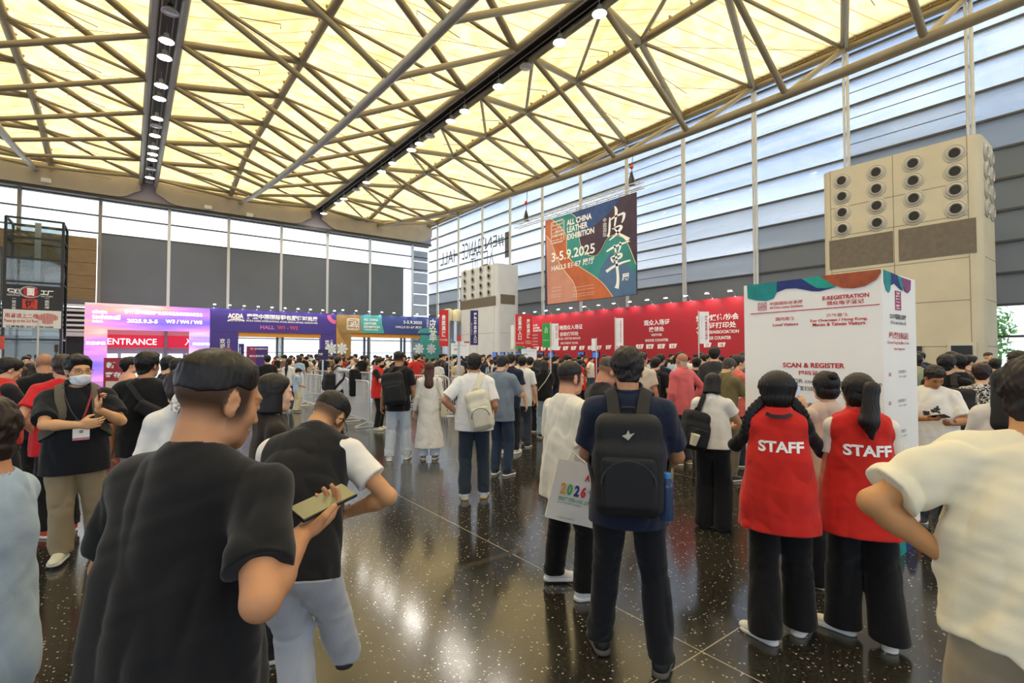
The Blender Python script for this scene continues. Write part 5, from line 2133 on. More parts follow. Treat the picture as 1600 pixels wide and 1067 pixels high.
# ---------------------------------------------------------------- flag banners on poles
def flag(px, y0, y1, w_px, depth, col, lines, label, side=1, extra=None, ink=white_ink, sub=None, base=True):
    """upright banner; its pole stands at px and the cloth hangs to one side of it"""
    P = at_depth(px, 555, depth)
    r = empty('flag_banner', (P.x, P.y, 0), label=label, cat='flag banner', group='flag banners on poles')
    top, bot = at_depth(px, y0, depth).z, at_depth(px, y1, depth).z
    adopt(MB().tube((P.x, P.y, .02), (P.x, P.y, top + .02), .013, n=8).build('pole', mat('pale pole', 'cfcac0', .5), smooth=True), r)
    adopt(MB().lathe([(.22, 0), (.22, .02), (.03, .04)], (P.x, P.y, 0), n=18).build('base', alu, smooth=True), r)
    d = ray(px, 555)
    right = Vector((_cy, -_sy, 0))
    w = w_px * depth / FPX
    a = P + right * (.02 * side)
    b = P + right * (w * side)
    nn = Vector((-_sy, -_cy, 0)) * .012
    lo, hi = (a, b) if side > 0 else (b, a)
    vs = [lo + nn, hi + nn, hi - nn, lo - nn]
    mb = MB()
    mb.add([(v.x, v.y, bot) for v in vs] + [(v.x, v.y, top) for v in vs], [(3, 2, 1, 0), (4, 5, 6, 7), (0, 1, 5, 4), (1, 2, 6, 5), (2, 3, 7, 6), (3, 0, 4, 7)])
    adopt(mb.build('panel', mat('banner ' + col, col, .6)), r)
    ctr = (lo + hi) / 2 + nn * 1.3
    H = top - bot
    for body, fx, f0, f1, fw, bold, m in lines:
        M_ = text('\n'.join(body) if fw < 0 else body, 1.0, Matrix.Identity(4), m or ink, None, 'lettering', bold=bold)
        vs2 = np.empty(len(M_.data.vertices) * 3, F32)
        M_.data.vertices.foreach_get('co', vs2)
        vs2 = vs2.reshape(-1, 3)
        mn, mx = vs2.min(0), vs2.max(0)
        sx, sy = abs(fw) * w / (mx[0] - mn[0]), (f1 - f0) * H / (mx[1] - mn[1])
        M_.data.transform(Matrix.Diagonal((sx, sy, 1, 1)) @ Matrix.Translation((-(mn[0] + mx[0]) / 2, -(mn[1] + mx[1]) / 2, 0)))
        M_.matrix_local = frame_m(Vector((ctr.x, ctr.y, top - (f0 + f1) / 2 * H)) + right * ((fx - .5) * w), right, (0, 0, 1))
        adopt(M_, r)
    return r


RED, NAVY, GRN = 'cf2a26', '2a2064', '2fae52'
flag(701.5, 484, 541, 15.5, 14.2, RED, [('贵宾通道', .5, .14, .74, -.40, .03, None), ('VIP CHANNEL', .5, .80, .85, .8, .0, None)], 'red flag banner for the guest lane beside the twin silver ducts', -1)
flag(734, 485, 539, 13, 17, NAVY, [('摩登中国展入口', .62, .06, .94, -.38, .03, None), ('ENTRANCE', .2, .35, .7, -.14, .0, None)], 'dark navy flag banner with white characters before the white duct tower', 1)
flag(804, 491, 541, 15.5, 13, RED, [('皮革展入口', .5, .06, .80, -.40, .03, None), ('LEATHER FAIR ENTRANCE', .5, .88, .92, .8, .0, None)], 'red flag banner for the leather fair entrance with a green strip at its foot', 1)
flag(818.5, 491.5, 543, 13, 13.6, RED, [('展商通道', .5, .14, .72, -.42, .03, None), ('EXHIBITOR', .5, .79, .83, .7, .0, None), ('CHANNEL', .5, .85, .89, .7, .0, None)], 'red flag banner for exhibitors, before the start of the red backdrop', 1)
flag(803.0, 541.3, 544.6, 15.5, 14.2, GRN, [], 'green strip banner end below the red leather entrance banner', 1)
flag(860.2, 505, 543, 12.6, 13.5, GRN, [('入口', .5, .14, .40, -.42, .03, None), ('ENTRANCE', .5, .68, .72, .7, .0, None)], 'bright green entrance flag banner', -1)
flag(860.6, 505.5, 547, 12, 13.2, 'efeeec', [('网络入场证', .7, .08, .55, -.30, .0, red_ink), ('ENTRANCE', .25, .3, .8, -.12, .0, grey_ink)], 'white flag banner with red characters beside the green entrance banner', 1)
flag(961.5, 497, 540, 12.5, 12.5, 'f2f1ef', [('本地观众自助打印', .62, .08, .9, -.20, .0, red_ink), ('LOCAL VISITOR', .3, .15, .85, -.10, .0, grey_ink)], 'white flag banner before the number twelve plate', 1)
flag(1092, 487, 537, 16, 11, 'f2f1ef', [('海外参观商入场证', .68, .12, .88, -.26, .02, red_ink), ('OVERSEAS VISITOR', .25, .15, .85, -.10, .0, grey_ink)], 'white flag banner hiding part of the media counter lettering', 1)
flag(932, 529, 548, 7.5, 12.6, 'f2f1ef', [], 'small white strip sign below the white flag banner', -1)
flag(797.5, 508, 545, 9, 20, 'f0efed', [], 'plain white flag banner before the white duct tower corner', 1)

# ---------------------------------------------------------------- low information boards
def info_board(px, y0, y1, w_px, depth, col, label, lines, stand=True, wave=None, post=True):
    P = at_depth(px, 555, depth)
    r = empty('sign_board', (P.x, P.y, 0), label=label, cat='sign board')
    right = Vector((_cy, -_sy, 0))
    back = Vector((_sy, _cy, 0))
    top, bot = at_depth(px, y0, depth).z, at_depth(px, y1, depth).z
    w = w_px * depth / FPX
    Rm = Matrix((right, back, Vector((0, 0, 1)))).transposed()
    adopt(MB().box((P.x, P.y, (top + bot) / 2), (w, .05, top - bot), Rm).build('panel', mat('board ' + col, col, .55)), r)
    if post:
        adopt(MB().box((P.x, P.y + .03, bot / 2), (.06, .05, bot), Rm).box((P.x, P.y, .015), (.5, .4, .03), Rm).build('stand', alu), r)
    for m, f0, f1, u0, u1 in (wave or []):
        adopt(MB().box(P + right * ((u0 + u1) / 2 - .5) * w + back * -.03 + Vector((0, 0, top - (f0 + f1) / 2 * (top - bot) - P.z)), ((u1 - u0) * w, .012, (f1 - f0) * (top - bot)), Rm).build('print_shape', m), r)
    for body, u0, f0, u1, f1, bold, m in lines:
        M_ = text(body, 1.0, Matrix.Identity(4), m, None, 'lettering', bold=bold)
        vs2 = np.empty(len(M_.data.vertices) * 3, F32)
        M_.data.vertices.foreach_get('co', vs2)
        vs2 = vs2.reshape(-1, 3)
        mn, mx = vs2.min(0), vs2.max(0)
        H = top - bot
        M_.data.transform(Matrix.Diagonal(((u1 - u0) * w / (mx[0] - mn[0]), (f1 - f0) * H / (mx[1] - mn[1]), 1, 1)) @ Matrix.Translation((-(mn[0] + mx[0]) / 2, -(mn[1] + mx[1]) / 2, 0)))
        p = P + right * ((u0 + u1) / 2 - .5) * w - back * .045
        M_.matrix_local = frame_m((p.x, p.y, top - (f0 + f1) / 2 * H), right, (0, 0, 1))
        adopt(M_, r)
    return r


info_board(186, 559, 640, 44, 9.5, 'a3222b', 'red left-luggage sign board with big white characters', [('新 博', .12, .08, .90, .20, .03, white_ink), ('寄存处', .10, .27, .95, .38, .03, white_ink)], wave=[(mat('cream notice', 'd9d3bd', .6), .45, .75, .10, .85)], post=False)
info_board(190, 606, 704, 60, 9.3, 'b3262f', 'low red counter front below the left-luggage sign', [('寄存处', .45, .35, .75, .6, .02, white_ink)], post=False)
info_board(719, 533.5, 556, 29, 17, 'eef0f1', 'white notice board with teal corners below the navy flag banner', [('进馆须知', .18, .50, .46, .58, .03, black_ink), ('观众进馆登记说明', .15, .25, .85, .32, 0, grey_ink)], wave=[(teal, .0, .10, .0, .25), (orange, .0, .10, .72, 1.0), (teal, .90, 1.0, .05, .35)])
info_board(826.5, 543, 562, 24, 13, 'eef0f1', 'white notice board with coloured top edge below the red exhibitor banner', [('进馆须知', .12, .50, .40, .6, .03, black_ink), ('观众进馆登记说明', .15, .25, .85, .32, 0, grey_ink)], wave=[(teal, .0, .10, .0, .35), (orange, .0, .10, .6, 1.0)])
mag = mat('magenta print', 'c4457f', .6)
info_board(402, 541, 575, 33, 26, '4a2a78', 'magenta and violet information board below the purple gateway', [('第十八届中国国际展览会', .2, .08, .98, .16, .02, white_ink), ('观众登记处', .15, .40, .85, .50, .03, white_ink)], wave=[(mat('wine print', '8c2a5c', .6), .0, 1.0, .0, .45)])
info_board(343, 544, 575, 36, 27, '5a2a70', 'violet information board at the edge of the pink gateway', [('第十八届中国国际展览会', .2, .08, .98, .16, .02, white_ink), ('观众登记处', .3, .36, .7, .46, .03, white_ink)], wave=[(mag, .0, .4, .55, 1.0)])
info_board(377, 537, 575, 8, 27.5, '3a2c78', 'narrow navy sign standing between the two violet boards', [('欢迎参观', .2, .1, .5, .8, 0, white_ink)])
info_board(505, 546, 562, 15.5, 20, '2d2350', 'small dark purple sign held above the crowd at the purple gateway', [('摩登展', .1, .35, .5, .6, .03, white_ink)])
info_board(1, 525, 546, 9, 20, 'd84a33', 'orange red sign edge beside the lift tower', [])
info_board(334, 543, 552, 6, 26, 'd02c3a', 'tiny red arrow sign at the foot of the pink gateway', [])
info_board(717.5, 523.5, 533, 5.5, 15.3, 'd23a36', 'tiny red fire point sign above the white notice board', [])

# ---------------------------------------------------------------- crowd barriers
steel_b = mat('galvanised barrier', 'd3d6d9', .35, metal=.3)


def make_barrier():
    r = empty('crowd_barrier', (0, 0, 0), cat='barrier', group='steel crowd barriers')
    W_, H_ = 1.1, 1.10
    q = [(-W_, 0, .10), (-W_, 0, H_ - .15), (-W_ + .05, 0, H_ - .04), (-W_ + .15, 0, H_), (W_ - .15, 0, H_), (W_ - .05, 0, H_ - .04), (W_, 0, H_ - .15), (W_, 0, .10)]
    MB().poly(q, .021, 8).tube((-W_, 0, .18), (W_, 0, .18), .017, n=8).build('frame', steel_b, r, smooth=True)
    b = MB()
    for i in range(1, 18):
        x = -W_ + 2 * W_ * i / 18
        b.tube((x, 0, .18), (x, 0, H_), .012, n=6, caps=False)
    b.build('bar_grille', steel_b, r, smooth=True)
    for s in (-1, 1):
        MB().poly([(s * (W_ - .12), -.28, .018), (s * (W_ - .12), .28, .018), (s * (W_ - .12), .30, .035), (s * (W_ - .12), .25, .06), (s * (W_ - .12), 0, .14), (s * (W_ - .12), -.25, .06), (s * (W_ - .12), -.30, .035), (s * (W_ - .12), -.28, .018)], .016, 6).build('foot', steel_b, r, smooth=True)
    return r


bar0 = make_barrier()
bars = [((544, 659), (577, 669), 'nearest steel barrier, beside the red vested worker'), ((508, 645), (545, 656), 'steel barrier behind the photo taker, second in the run'), ((474, 634), (508, 645), 'steel barrier behind the child, end of the run'),
        ((633, 640), (702, 646), 'steel barrier behind the woman in the white dress'), ((702, 646), (760, 650), 'steel barrier behind the man in the white shirt'),
        ((560, 628), (606, 632), 'steel barrier behind the red vested worker'), ((520, 624), (560, 628), 'steel barrier in the second row, before the leather gateway'), ((476, 620), (520, 624), 'steel barrier in the second row, before the purple gateway'),
        ((430, 628), (474, 634), 'steel barrier at the open end of the run'), ((640, 606), (676, 607), 'distant steel barrier beside the red guest banner pole'), ((676, 607), (712, 608), 'distant steel barrier past the red guest banner pole'), ((577, 612), (612, 613), 'distant steel barrier in the third row')]
for i, (a, b, lab) in enumerate(bars):
    o = bar0 if i == 0 else copy_tree(bar0)
    A, B_ = on_floor(*a), on_floor(*b)
    c = (A + B_) / 2
    o.location = (c.x, c.y, 0)
    d = B_ - A
    o.rotation_euler = (0, 0, math.atan2(d.y, d.x))
    o.scale = (max(.6, min(1.25, d.length / 2.2)) * .96, 1, 1)
    o['label'] = lab
# ---------------------------------------------------------------- reversed lettering on the far glass
gl = empty('glass_lettering', (XF, 36, 8), label='thin grey reversed entrance hall lettering on the far window wall', cat='lettering')
for body, x0, y0, x1, y1 in (('1', 789, 362, 797, 402), ('#EN', 758, 368, 787, 388), ('TRANCE', 722, 376, 756, 402), ('HALL', 688, 392, 716, 412), ('入口门厅', 735, 390, 772, 420)):
    o = fit_text(body, 'x', XF - .03, (x0, y0, x1, y1), mat('dark glass lettering', '5b5f66', .5), gl, bold=0)
    o.data.transform(Matrix.Diagonal((-1, 1, 1, 1)))
    o.data.flip_normals()

# trees outside the open bay at the side
rl = random.Random(11)
for i, (y, h) in enumerate(((2.0, 5.0), (6.4, 6.0), (-2.6, 5.5), (11.0, 5.2))):
    t = empty('garden_tree', (34.5 + (i % 2) * .6, y, -.24), label='leafy green tree outside the side window, %s' % ['seen beside the cream tower', 'behind the cream tower', 'past the picture edge', 'behind the tall column'][i], cat='tree', group='trees outside the side window')
    MB().tube((0, 0, 0), (0, 0, 2.0), .14, .09, n=8).build('trunk', mat('bark', '5a4634', .8), t, smooth=True)
    mb = MB()
    for j in range(1500):
        d = Vector((rl.gauss(0, 1), rl.gauss(0, 1), rl.gauss(0, 1))).normalized()
        c = Vector((0, 0, h * .52)) + Vector((d.x * 1.9, d.y * 1.9, d.z * h * .46)) * rl.uniform(.55, 1)
        a = Vector((rl.gauss(0, 1), rl.gauss(0, 1), rl.gauss(0, 1))).normalized() * .17
        b = d.cross(a).normalized() * .09
        mb.add([c - a, c + b, c + a, c - b], [(0, 1, 2, 3)])
    mb.build('foliage', mat('tree leaf', '5f9a48', .6, var=.35, vscale=3), t)
# ================================================================ the people in the photo
class Spot:
    """where a figure stands (photo column px at a given depth) and which way it turns: rel 0 = back to the camera, 90 = to the picture's right"""

    def __init__(s, px, depth, rel, h=1.72):
        s.loc = at_depth(px, 555, depth)
        s.loc.z = 0
        s.rz = face_away(s.loc) - math.radians(rel)
        s.k = h / 1.72
        s.h = h
        s.inv = (Matrix.Translation(s.loc) @ Matrix.Rotation(s.rz, 4, 'Z')).inverted()

    def L(s, px, py, depth):
        return tuple((s.inv @ at_depth(px, py, depth)) / s.k)

    def F(s, px, py, yaw=0, lift=0):
        v = (s.inv @ on_floor(px, py)) / s.k
        return (v.x, v.y, yaw, lift)

    def go(s, f, **kw):
        s.f = f
        s.body = make_person(f, s.loc, s.rz, s.h, **kw)
        return s.body


def at_fig(sp, o):
    """give a carried thing the same stand point as its carrier"""
    o.location = sp.loc
    o.rotation_euler = (0, 0, sp.rz)
    return o


def chest_pt(f, x, y, z):
    return f.chest + f.R2 @ V(x, y, z)


def backpack(sp, col, label, vox=.008, cx=0.0, cz=-.10, straps=(1, -1), size=(.155, .085, .235), shirt=None, tilt=0, swing=0, logo=None, strapc=None, pocket=True, accent=None, back=-.215, bottle=None, cat='backpack'):
    f, k = sp.f, sp.k
    o = shirt or {}
    o = {a: b for a, b in o.items() if a not in ('c', 'mat', 'seed', 'fold')}
    m = mat('bag ' + col, col, .75, bump=.25, bscale=220, var=.08, vscale=6)
    m2 = mat('bag strap ' + (strapc or col), strapc or col, .8, bump=.2, bscale=300)
    c = chest_pt(f, cx, back, cz)
    R = f.R2 @ Rz(swing) @ Ry(tilt)
    hx, hy, hz = size

    def fb(p):
        d = rbox(p, c, (hx, hy, hz), R, .06)
        q = (p - c) @ R
        d = smin(d, rbox(q, V(0, -.02, -.06), (hx * .97, hy * 1.05, hz * .72), None, .06), .03)
        return d + .003 * wav(p, 22, 5) + .002 * wav(p, 45, 9)
    root = at_fig(sp, link('backpack', part_mesh('backpack', fb, c - .42, c + .42, vox, m, k)))
    tag(root, label, cat)
    if pocket:
        def fp(p):
            q = (p - c) @ R
            return rbox(q, V(0, -hy - .006, -.075), (hx * .80, .035, hz * .52), None, .03) + .002 * wav(p, 30, 3)
        link('pocket', part_mesh('pocket', fp, c - .35, c + .35, vox, m, k), root)
        zp = MB()
        W = lambda x, y, z: Vector(((c + R @ V(x, y, z)) * k).tolist())
        zp.poly([W(hx * .78 * math.cos(t), -hy - .034 - .006, -.075 + hz * .46 * math.sin(t) * 1.0) for t in [PI * i / 10 for i in range(11)]], .004, 5)
        zp.poly([W(hx * .92 * math.cos(t), -hy * .62, hz * .45 + hz * .48 * math.sin(t)) for t in [PI * i / 10 for i in range(11)]], .004, 5)
        zp.build('zip', mat('dark zip', '2f2f32', .5), root, smooth=True)
    if logo:
        lm = MB()
        W = lambda x, y, z: Vector(((c + R @ V(x, y, z)) * k).tolist())
        if logo == 'swoosh':
            pts = [(-.03, -.005), (-.012, -.014), (.035, .016), (-.008, -.004)]
        else:
            pts = [(-.03, .0), (-.01, .008), (.0, .03), (.008, .008), (.03, .016), (.012, -.004), (.0, -.02)]
        lm.prism(pts, lambda u, v, t: W(u + (.02 if logo == 'swoosh' else 0), -hy - t, v + (.05 if logo == 'swoosh' else hz * .62)), .018 if logo == 'swoosh' else .012, .022 if logo == 'swoosh' else .016)
        lm.build('emblem', mat('emblem', '151515' if logo == 'swoosh' else 'b8b4a4', .5), root)
    for s in straps:
        raw = [(.075, -.16, .165), (.085, -.10, .20), (.095, -.03, .205), (.105, .04, .17), (.112, .10, .09), (.118, .11, -.02), (.135, .08, -.12), (.16, .0, -.19), (.15, -.10, -.22)]
        pts, ns = [], []
        for i, (x, y, z) in enumerate(raw):
            q = chest_pt(f, x * s, y, z)
            if i == 0:
                pts.append(c + R @ V(.07 * s if len(straps) > 1 else .0, hy * .2, hz * .92))
                ns.append(f.R2 @ V(0, -.5, 1))
                continue
            if i == len(raw) - 1:
                pts.append(c + R @ V(hx * .9 * s, hy * .7, -hz * .75))
                ns.append(f.R2 @ V(s, 0, 0))
                continue
            a, n_ = snap(f, q, .006, **o)
            pts.append(a)
            ns.append(n_)
        ps = [Vector((p * k).tolist()) for p in pts]
        q3 = []
        n3 = []
        for i in range(len(ps) - 1):
            for t in (0, .5):
                p0, p1, p2, p3 = ps[max(0, i - 1)], ps[i], ps[i + 1], ps[min(len(ps) - 1, i + 2)]
                q3.append(.5 * (2 * p1 + (p2 - p0) * t + (2 * p0 - 5 * p1 + 4 * p2 - p3) * t * t + (3 * p1 - p0 - 3 * p2 + p3) * t ** 3))
                n3.append(Vector((ns[i] * (1 - t) + ns[i + 1] * t).tolist()))
        q3.append(ps[-1])
        n3.append(Vector(ns[-1].tolist()))
        MB().ribbon(q3, n3, .062 * k, .010).build('strap', m2, root, smooth=True)
    W = lambda x, y, z: Vector(((c + R @ V(x, y, z)) * k).tolist())
    MB().poly([W(-.035, hy * .3, hz * .97), W(-.03, hy * .2, hz + .03), W(.03, hy * .2, hz + .03), W(.035, hy * .3, hz * .97)], .008, 6).build('handle', m2, root, smooth=True)
    return root, (lambda x, y, z: (c + R @ V(x, y, z)) * k)


def phone(sp, hand, label, body='161618', scr=None, up=.10, off=.022, along=None, face=None, size=(.076, .158)):
    """a phone held by a hand of the figure; along = long axis, face = screen normal (figure axes)"""
    f, k = sp.f, sp.k
    w, x, y, z = f.wr[hand], f.hx[hand], f.hy[hand], f.hz[hand]
    c = (w + x * up + z * off) * k
    a = nrm(V(*along)) if along is not None else x
    n = nrm(V(*face)) if face is not None else -z
    n = nrm(n - a * float(a @ n))
    s = np.cross(a, n)
    M_ = Matrix((Vector(s.tolist()), Vector(n.tolist()), Vector(a.tolist()))).transposed().to_4x4()
    M_.translation = Vector(c.tolist())
    mb = MB().box((0, 0, 0), (size[0], .0095, size[1]))
    o = mb.build('phone', mat('phone case ' + body, body, .35), bevel=.003)
    o.matrix_world = Matrix.Translation(sp.loc) @ Matrix.Rotation(sp.rz, 4, 'Z') @ M_
    tag(o, label, 'phone')
    MB().box((0, .0052, 0), (size[0] - .006, .001, size[1] - .008)).build('screen', mat('phone screen ' + str(scr), scr or '20242c', .12, emit=scr or '20242c', estr=.5), o)
    lens = MB()
    for dz in (-.0, .022):
        lens.lathe([(.008, 0), (.008, .002)], (.020, -.0055, size[1] / 2 - .02 - dz), Matrix.Rotation(PI / 2, 3, 'X'), 12)
    lens.build('camera_lens', black_plastic, o)
    return o


def back_text(sp, body, x, z, w, h, shirt, parent, m=None, side=-1):
    """lettering laid on the back (or chest) of a garment"""
    f, k = sp.f, sp.k
    o = {a: b for a, b in shirt.items() if a not in ('c', 'mat', 'fold')}
    t = text(body, 1.0, Matrix.Identity(4), m or white_ink, None, 'lettering', bold=.035)
    import bmesh
    b = bmesh.new()
    b.from_mesh(t.data)
    bmesh.ops.triangulate(b, faces=b.faces)
    for _ in range(2):
        bmesh.ops.subdivide_edges(b, edges=[e for e in b.edges if e.calc_length() > .12], cuts=1)
        bmesh.ops.triangulate(b, faces=b.faces)
    b.to_mesh(t.data)
    b.free()
    n = len(t.data.vertices)
    vs = np.empty(n * 3, F32)
    t.data.vertices.foreach_get('co', vs)
    vs = vs.reshape(-1, 3)
    mn, mx = vs.min(0), vs.max(0)
    u = ((vs[:, 0] - mn[0]) / (mx[0] - mn[0]) - .5) * w
    v = ((vs[:, 1] - mn[1]) / (mx[1] - mn[1]) - .5) * h
    sx = 1 if side < 0 else -1
    P = f.chest + (np.stack([x + sx * u, np.full(n, side * .42), z + v], 1).astype(F32)) @ f.R2.T
    d_ = f.R2 @ V(0, -side, 0)
    for _ in range(40):
        d = f.f_shirt(P, **o) - .0045
        P = P + d_ * np.clip(d, -.02, .05)[:, None] * .8
    t.data.vertices.foreach_set('co', (P * k).astype(F32).ravel())
    t.data.update()
    t.parent = parent
    t.matrix_local = Matrix.Identity(4)
    return t


def glasses(sp, parent, col='1a1a1c'):
    f, k = sp.f, sp.k * sp.f.hs
    W = lambda x, y, z: Vector(((f.head + f.Rh @ V(x, y, z) * f.hs) * sp.k).tolist())
    mb = MB()
    for s in (-1, 1):
        mb.poly([W(s * .034 + .026 * math.cos(t), .105 - .02 * abs(math.cos(t)) * 0, .004 + .019 * math.sin(t)) for t in [2 * PI * i / 16 for i in range(17)]], .0017, 5)
        mb.poly([W(s * .060, .103, .010), W(s * .078, .06, .012), W(s * .083, .0, .008), W(s * .080, -.02, -.005)], .0017, 5)
    mb.poly([W(-.009, .106, .008), W(0, .109, .010), W(.009, .106, .008)], .0017, 5)
    mb.build('glasses', mat('glasses frame ' + col, col, .3), parent, smooth=True)


def mask(sp, parent, col, vox):
    f = sp.f

    def fm(p):
        q = (p - f.head) @ f.Rh
        d = f.f_head(p) - .006
        d = smin(d, ell(q, V(0, .095, -.045), (.045, .022, .045)) - .002, .02)
        z, y = q[:, 2], q[:, 1]
        d = smax(d, z + .018 + .9 * np.abs(q[:, 0]) * .25, .004)
        d = smax(d, -.112 - z, .004)
        return smax(d, .030 - y, .004)
    link('face_mask', part_mesh('face_mask', fm, f.head - .16, f.head + .16, vox, mat('face mask ' + col, col, .85), sp.k), parent)
    W = lambda x, y, z: Vector(((f.head + f.Rh @ V(x, y, z)) * sp.k).tolist())
    mb = MB()
    for s in (-1, 1):
        mb.poly([W(s * .066, .035, -.03), W(s * .082, .0, .0), W(s * .086, -.02, .015), W(s * .080, -.022, -.02), W(s * .066, .032, -.08)], .0015, 4)
    mb.build('ear_loop', mat('face mask ' + col, col, .85), parent, smooth=True)


def tails(f, chains, amp=.004, braid=False):
    """extra hair: list of (points in figure axes, radii)"""
    def fn(p):
        d = np.full(len(p), 1.0, F32)
        for pts, rr in chains:
            for i in range(len(pts) - 1):
                d = smin(d, cap(p, pts[i], pts[i + 1], rr[i], rr[i + 1]), .004 if braid else .02)
        if not braid:
            d = d + amp * np.sin(p[:, 0] * 330 + 3 * np.sin(p[:, 2] * 25)) * .5 + .003 * wav(p, 45, 3)
        return d
    al = np.concatenate([np.array(c[0]) for c in chains])
    return fn, al.min(0) - .12, al.max(0) + .12


def braid(f, a, b, bow, n=9, r=.021):
    pts, rr = [], []
    ch = []
    ax = nrm(b - a)
    sd = nrm(np.cross(ax, V(0, 1, 0)))
    for i in range(n):
        for s in (-1, 1):
            t0, t1 = i / n, min(1, (i + 1.1) / n)
            p0 = a + (b - a) * t0 + bow * math.sin(PI * t0) + sd * (.017 * s)
            p1 = a + (b - a) * t1 + bow * math.sin(PI * t1) - sd * (.012 * s)
            q = r * (1 - .35 * t0)
            ch.append(([p0, p1], [q, q * .75]))
    return ch


def strap_line(sp, raw, shirt, w, m, name='strap', off=.006, thick=.006):
    f, k = sp.f, sp.k
    o = {a: b for a, b in shirt.items() if a not in ('c', 'mat', 'seed', 'fold')}
    ps, ns = [], []
    for (x, y, z) in raw:
        a, n_ = snap(f, chest_pt(f, x, y, z), off, **o)
        ps.append(Vector((a * k).tolist()))
        ns.append(Vector(n_.tolist()))
    return MB().ribbon(ps, ns, w, thick).build(name, m, None, smooth=True)


DARKHAIR = '14100e'
TAN, PALE, RUDDY = 'c98f68', 'deb08c', 'd39a7a'

# ---- man in black T-shirt looking at a phone, nearest
s = Spot(296, 1.28, 38, 1.735)
f = Fig(lean=9, twist=-4, head=(-22, 16, 0), hs=1.05, rh=s.L(470, 836, 1.33), rp=(.85, -.22, -1.3), rhd=tuple(np.array(s.L(520, 792, 1.42)) - np.array(s.L(470, 836, 1.33))), rth=(1, -.3, .2), rcurl=30,
        lh=(-.14, .26, 1.02), lp=(-1, -.5, -.2), girth=1.05)
sh = dict(c='141416', hem=-.20, loose=1.10, flare=1.04, sl=.76, sw=1.06, seed=3, fold=1.4)
man = s.go(f, vox=.0055, skin='c08a62', hair='fade', hairc='17120f', fade=.95, beard=.4, shirt=sh, legs=dict(c='23242a', cut='straight'), seed=3,
           label='person in black T-shirt with cropped hair looking down at a phone, nearest the camera')
ph = phone(s, 0, 'dark phone with painted khaki screen reflection held by the nearest man in black T-shirt', '1b1b1a', '6e6a4a', up=.095, off=.030, along=tuple(np.array(s.L(535, 778, 1.44)) - np.array(s.L(458, 815, 1.33))), face=(-.05, -.50, .85), size=(.078, .165))  # khaki reflection is put into the screen's colour and glow

# ---- man in black vest leaning forward
s = Spot(474, 2.28, 22, 1.70)
f = Fig(lean=37, twist=0, head=(-22, 48, 6), rh=s.L(545, 800, 2.42), rp=(1, -.4, .1), lh=(-.05, .34, .98), lp=(-1, 0, -.3), rf=s.F(549, 1052, -10), lf=s.F(470, 1150, 5), rhd=(-.75, .4, -.5), girth=1.05)
tee = dict(c='e6e2da', hem=-.10, sl=.62, sw=1.18, seed=5)
vest = dict(c='161618', sleeve='none', hem=-.09, e=.030, neckline='collar', seed=6, loose=1.05)
s.go(f, vox=.006, skin='c99568', hair='fade', hairc='120e0c', fade=.85, shirt=[('shirt', tee), ('vest', vest)], legs=dict(c='b4b7bd', cut='straight', w=1.12, hem=.10), shoes=('efeee9', '23262c'), seed=5,
     label='person in black sleeveless vest over white T-shirt bending forward in pale grey trousers')
glasses(s, s.body)
phone(s, 0, 'black phone held at the waist by the bending man in the black vest', '1a1a1c', up=.08)

# ---- navy polo man with black backpack
s = Spot(981, 2.82, 0, 1.755)
f = Fig(head=(4, 16, 0), rh=(.16, .30, 1.02), rp=(1, -.9, -.4), lh=(-.14, .30, 1.00), lp=(-1, -.9, -.4), rf=s.F(1034, 1048, 14), lf=s.F(938, 1014, -20), girth=1.08)
polo = dict(c='1c2438', hem=-.15, neckline='polo', loose=1.05, sl=.78, sw=1.12, seed=8)
s.go(f, vox=.006, skin='b98560', hair='crop', hairc='17110e', fade=.35, shirt=polo, legs=dict(c='15171d', cut='straight', w=1.02), shoes=('1e1e20', '5d5a55'), seed=8,
     label='person in navy polo shirt and dark trousers wearing a black backpack, standing with feet apart')
bp, W = backpack(s, '17171a', 'black backpack worn by the man in the navy polo shirt', .007, cz=-.13, size=(.165, .09, .25), shirt=polo, logo='bird', back=-.225)
p = W(.185, .01, -.16)
bt_ = at_fig(s, empty('water_bottle', (0, 0, 0)))
tag(bt_, 'clear water bottle with blue cap in the side pocket of the black backpack', 'bottle')
MB().lathe([(.001, -.11), (.032, -.11), (.034, -.05), (.031, 0), (.034, .05), (.032, .075), (.015, .10)], p, None, 18).build('bottle_body', mat('bottle blue plastic', '33507a', .15, trans=.4), bt_, smooth=True)
MB().lathe([(.019, .098), (.019, .122), (.015, .126)], p, None, 16).build('cap', mat('blue bottle cap', '3f8fd6', .4), bt_, smooth=True)

# ---- white T-shirt man with brush cut and a paper bag
s = Spot(888, 3.62, 52, 1.665)
f = Fig(head=(-6, 6, 0), rh=(.20, .16, .92), lh=(-.18, .24, 1.0), lp=(-1, -.6, -.3), rf=s.F(914, 936, 18), lf=s.F(866, 908, 30), girth=1.05)
sh = dict(c='e9e4d6', hem=-.19, loose=1.22, flare=1.08, sl=.85, sw=1.25, seed=11, fold=1.5)
s.go(f, vox=.0065, skin='d9a07c', hair='fade', hairc='1d1714', fade=1.0, shirt=sh, legs=dict(c='121214', cut='straight', w=1.12), shoes=('ebe9e4', 'f3f2ee'), seed=11,
     label='person with brush cut in loose white T-shirt holding a white printed bag')
c1, c2, c3, c4 = at_depth(873, 716, 3.38), at_depth(935, 728, 3.38), at_depth(928, 826, 3.38), at_depth(852, 808, 3.38)
bag = empty('paper_bag', c4, label='white exhibition carrier bag printed 2026 held by the man in the white T-shirt', cat='bag')
nn = (c2 - c1).cross(c4 - c1).normalized()
if nn.dot(Vector((0, 0, CAM_H)) - c1) < 0:
    nn = -nn
th = nn * -.05
mb = MB()
n_ = 8
vs = []
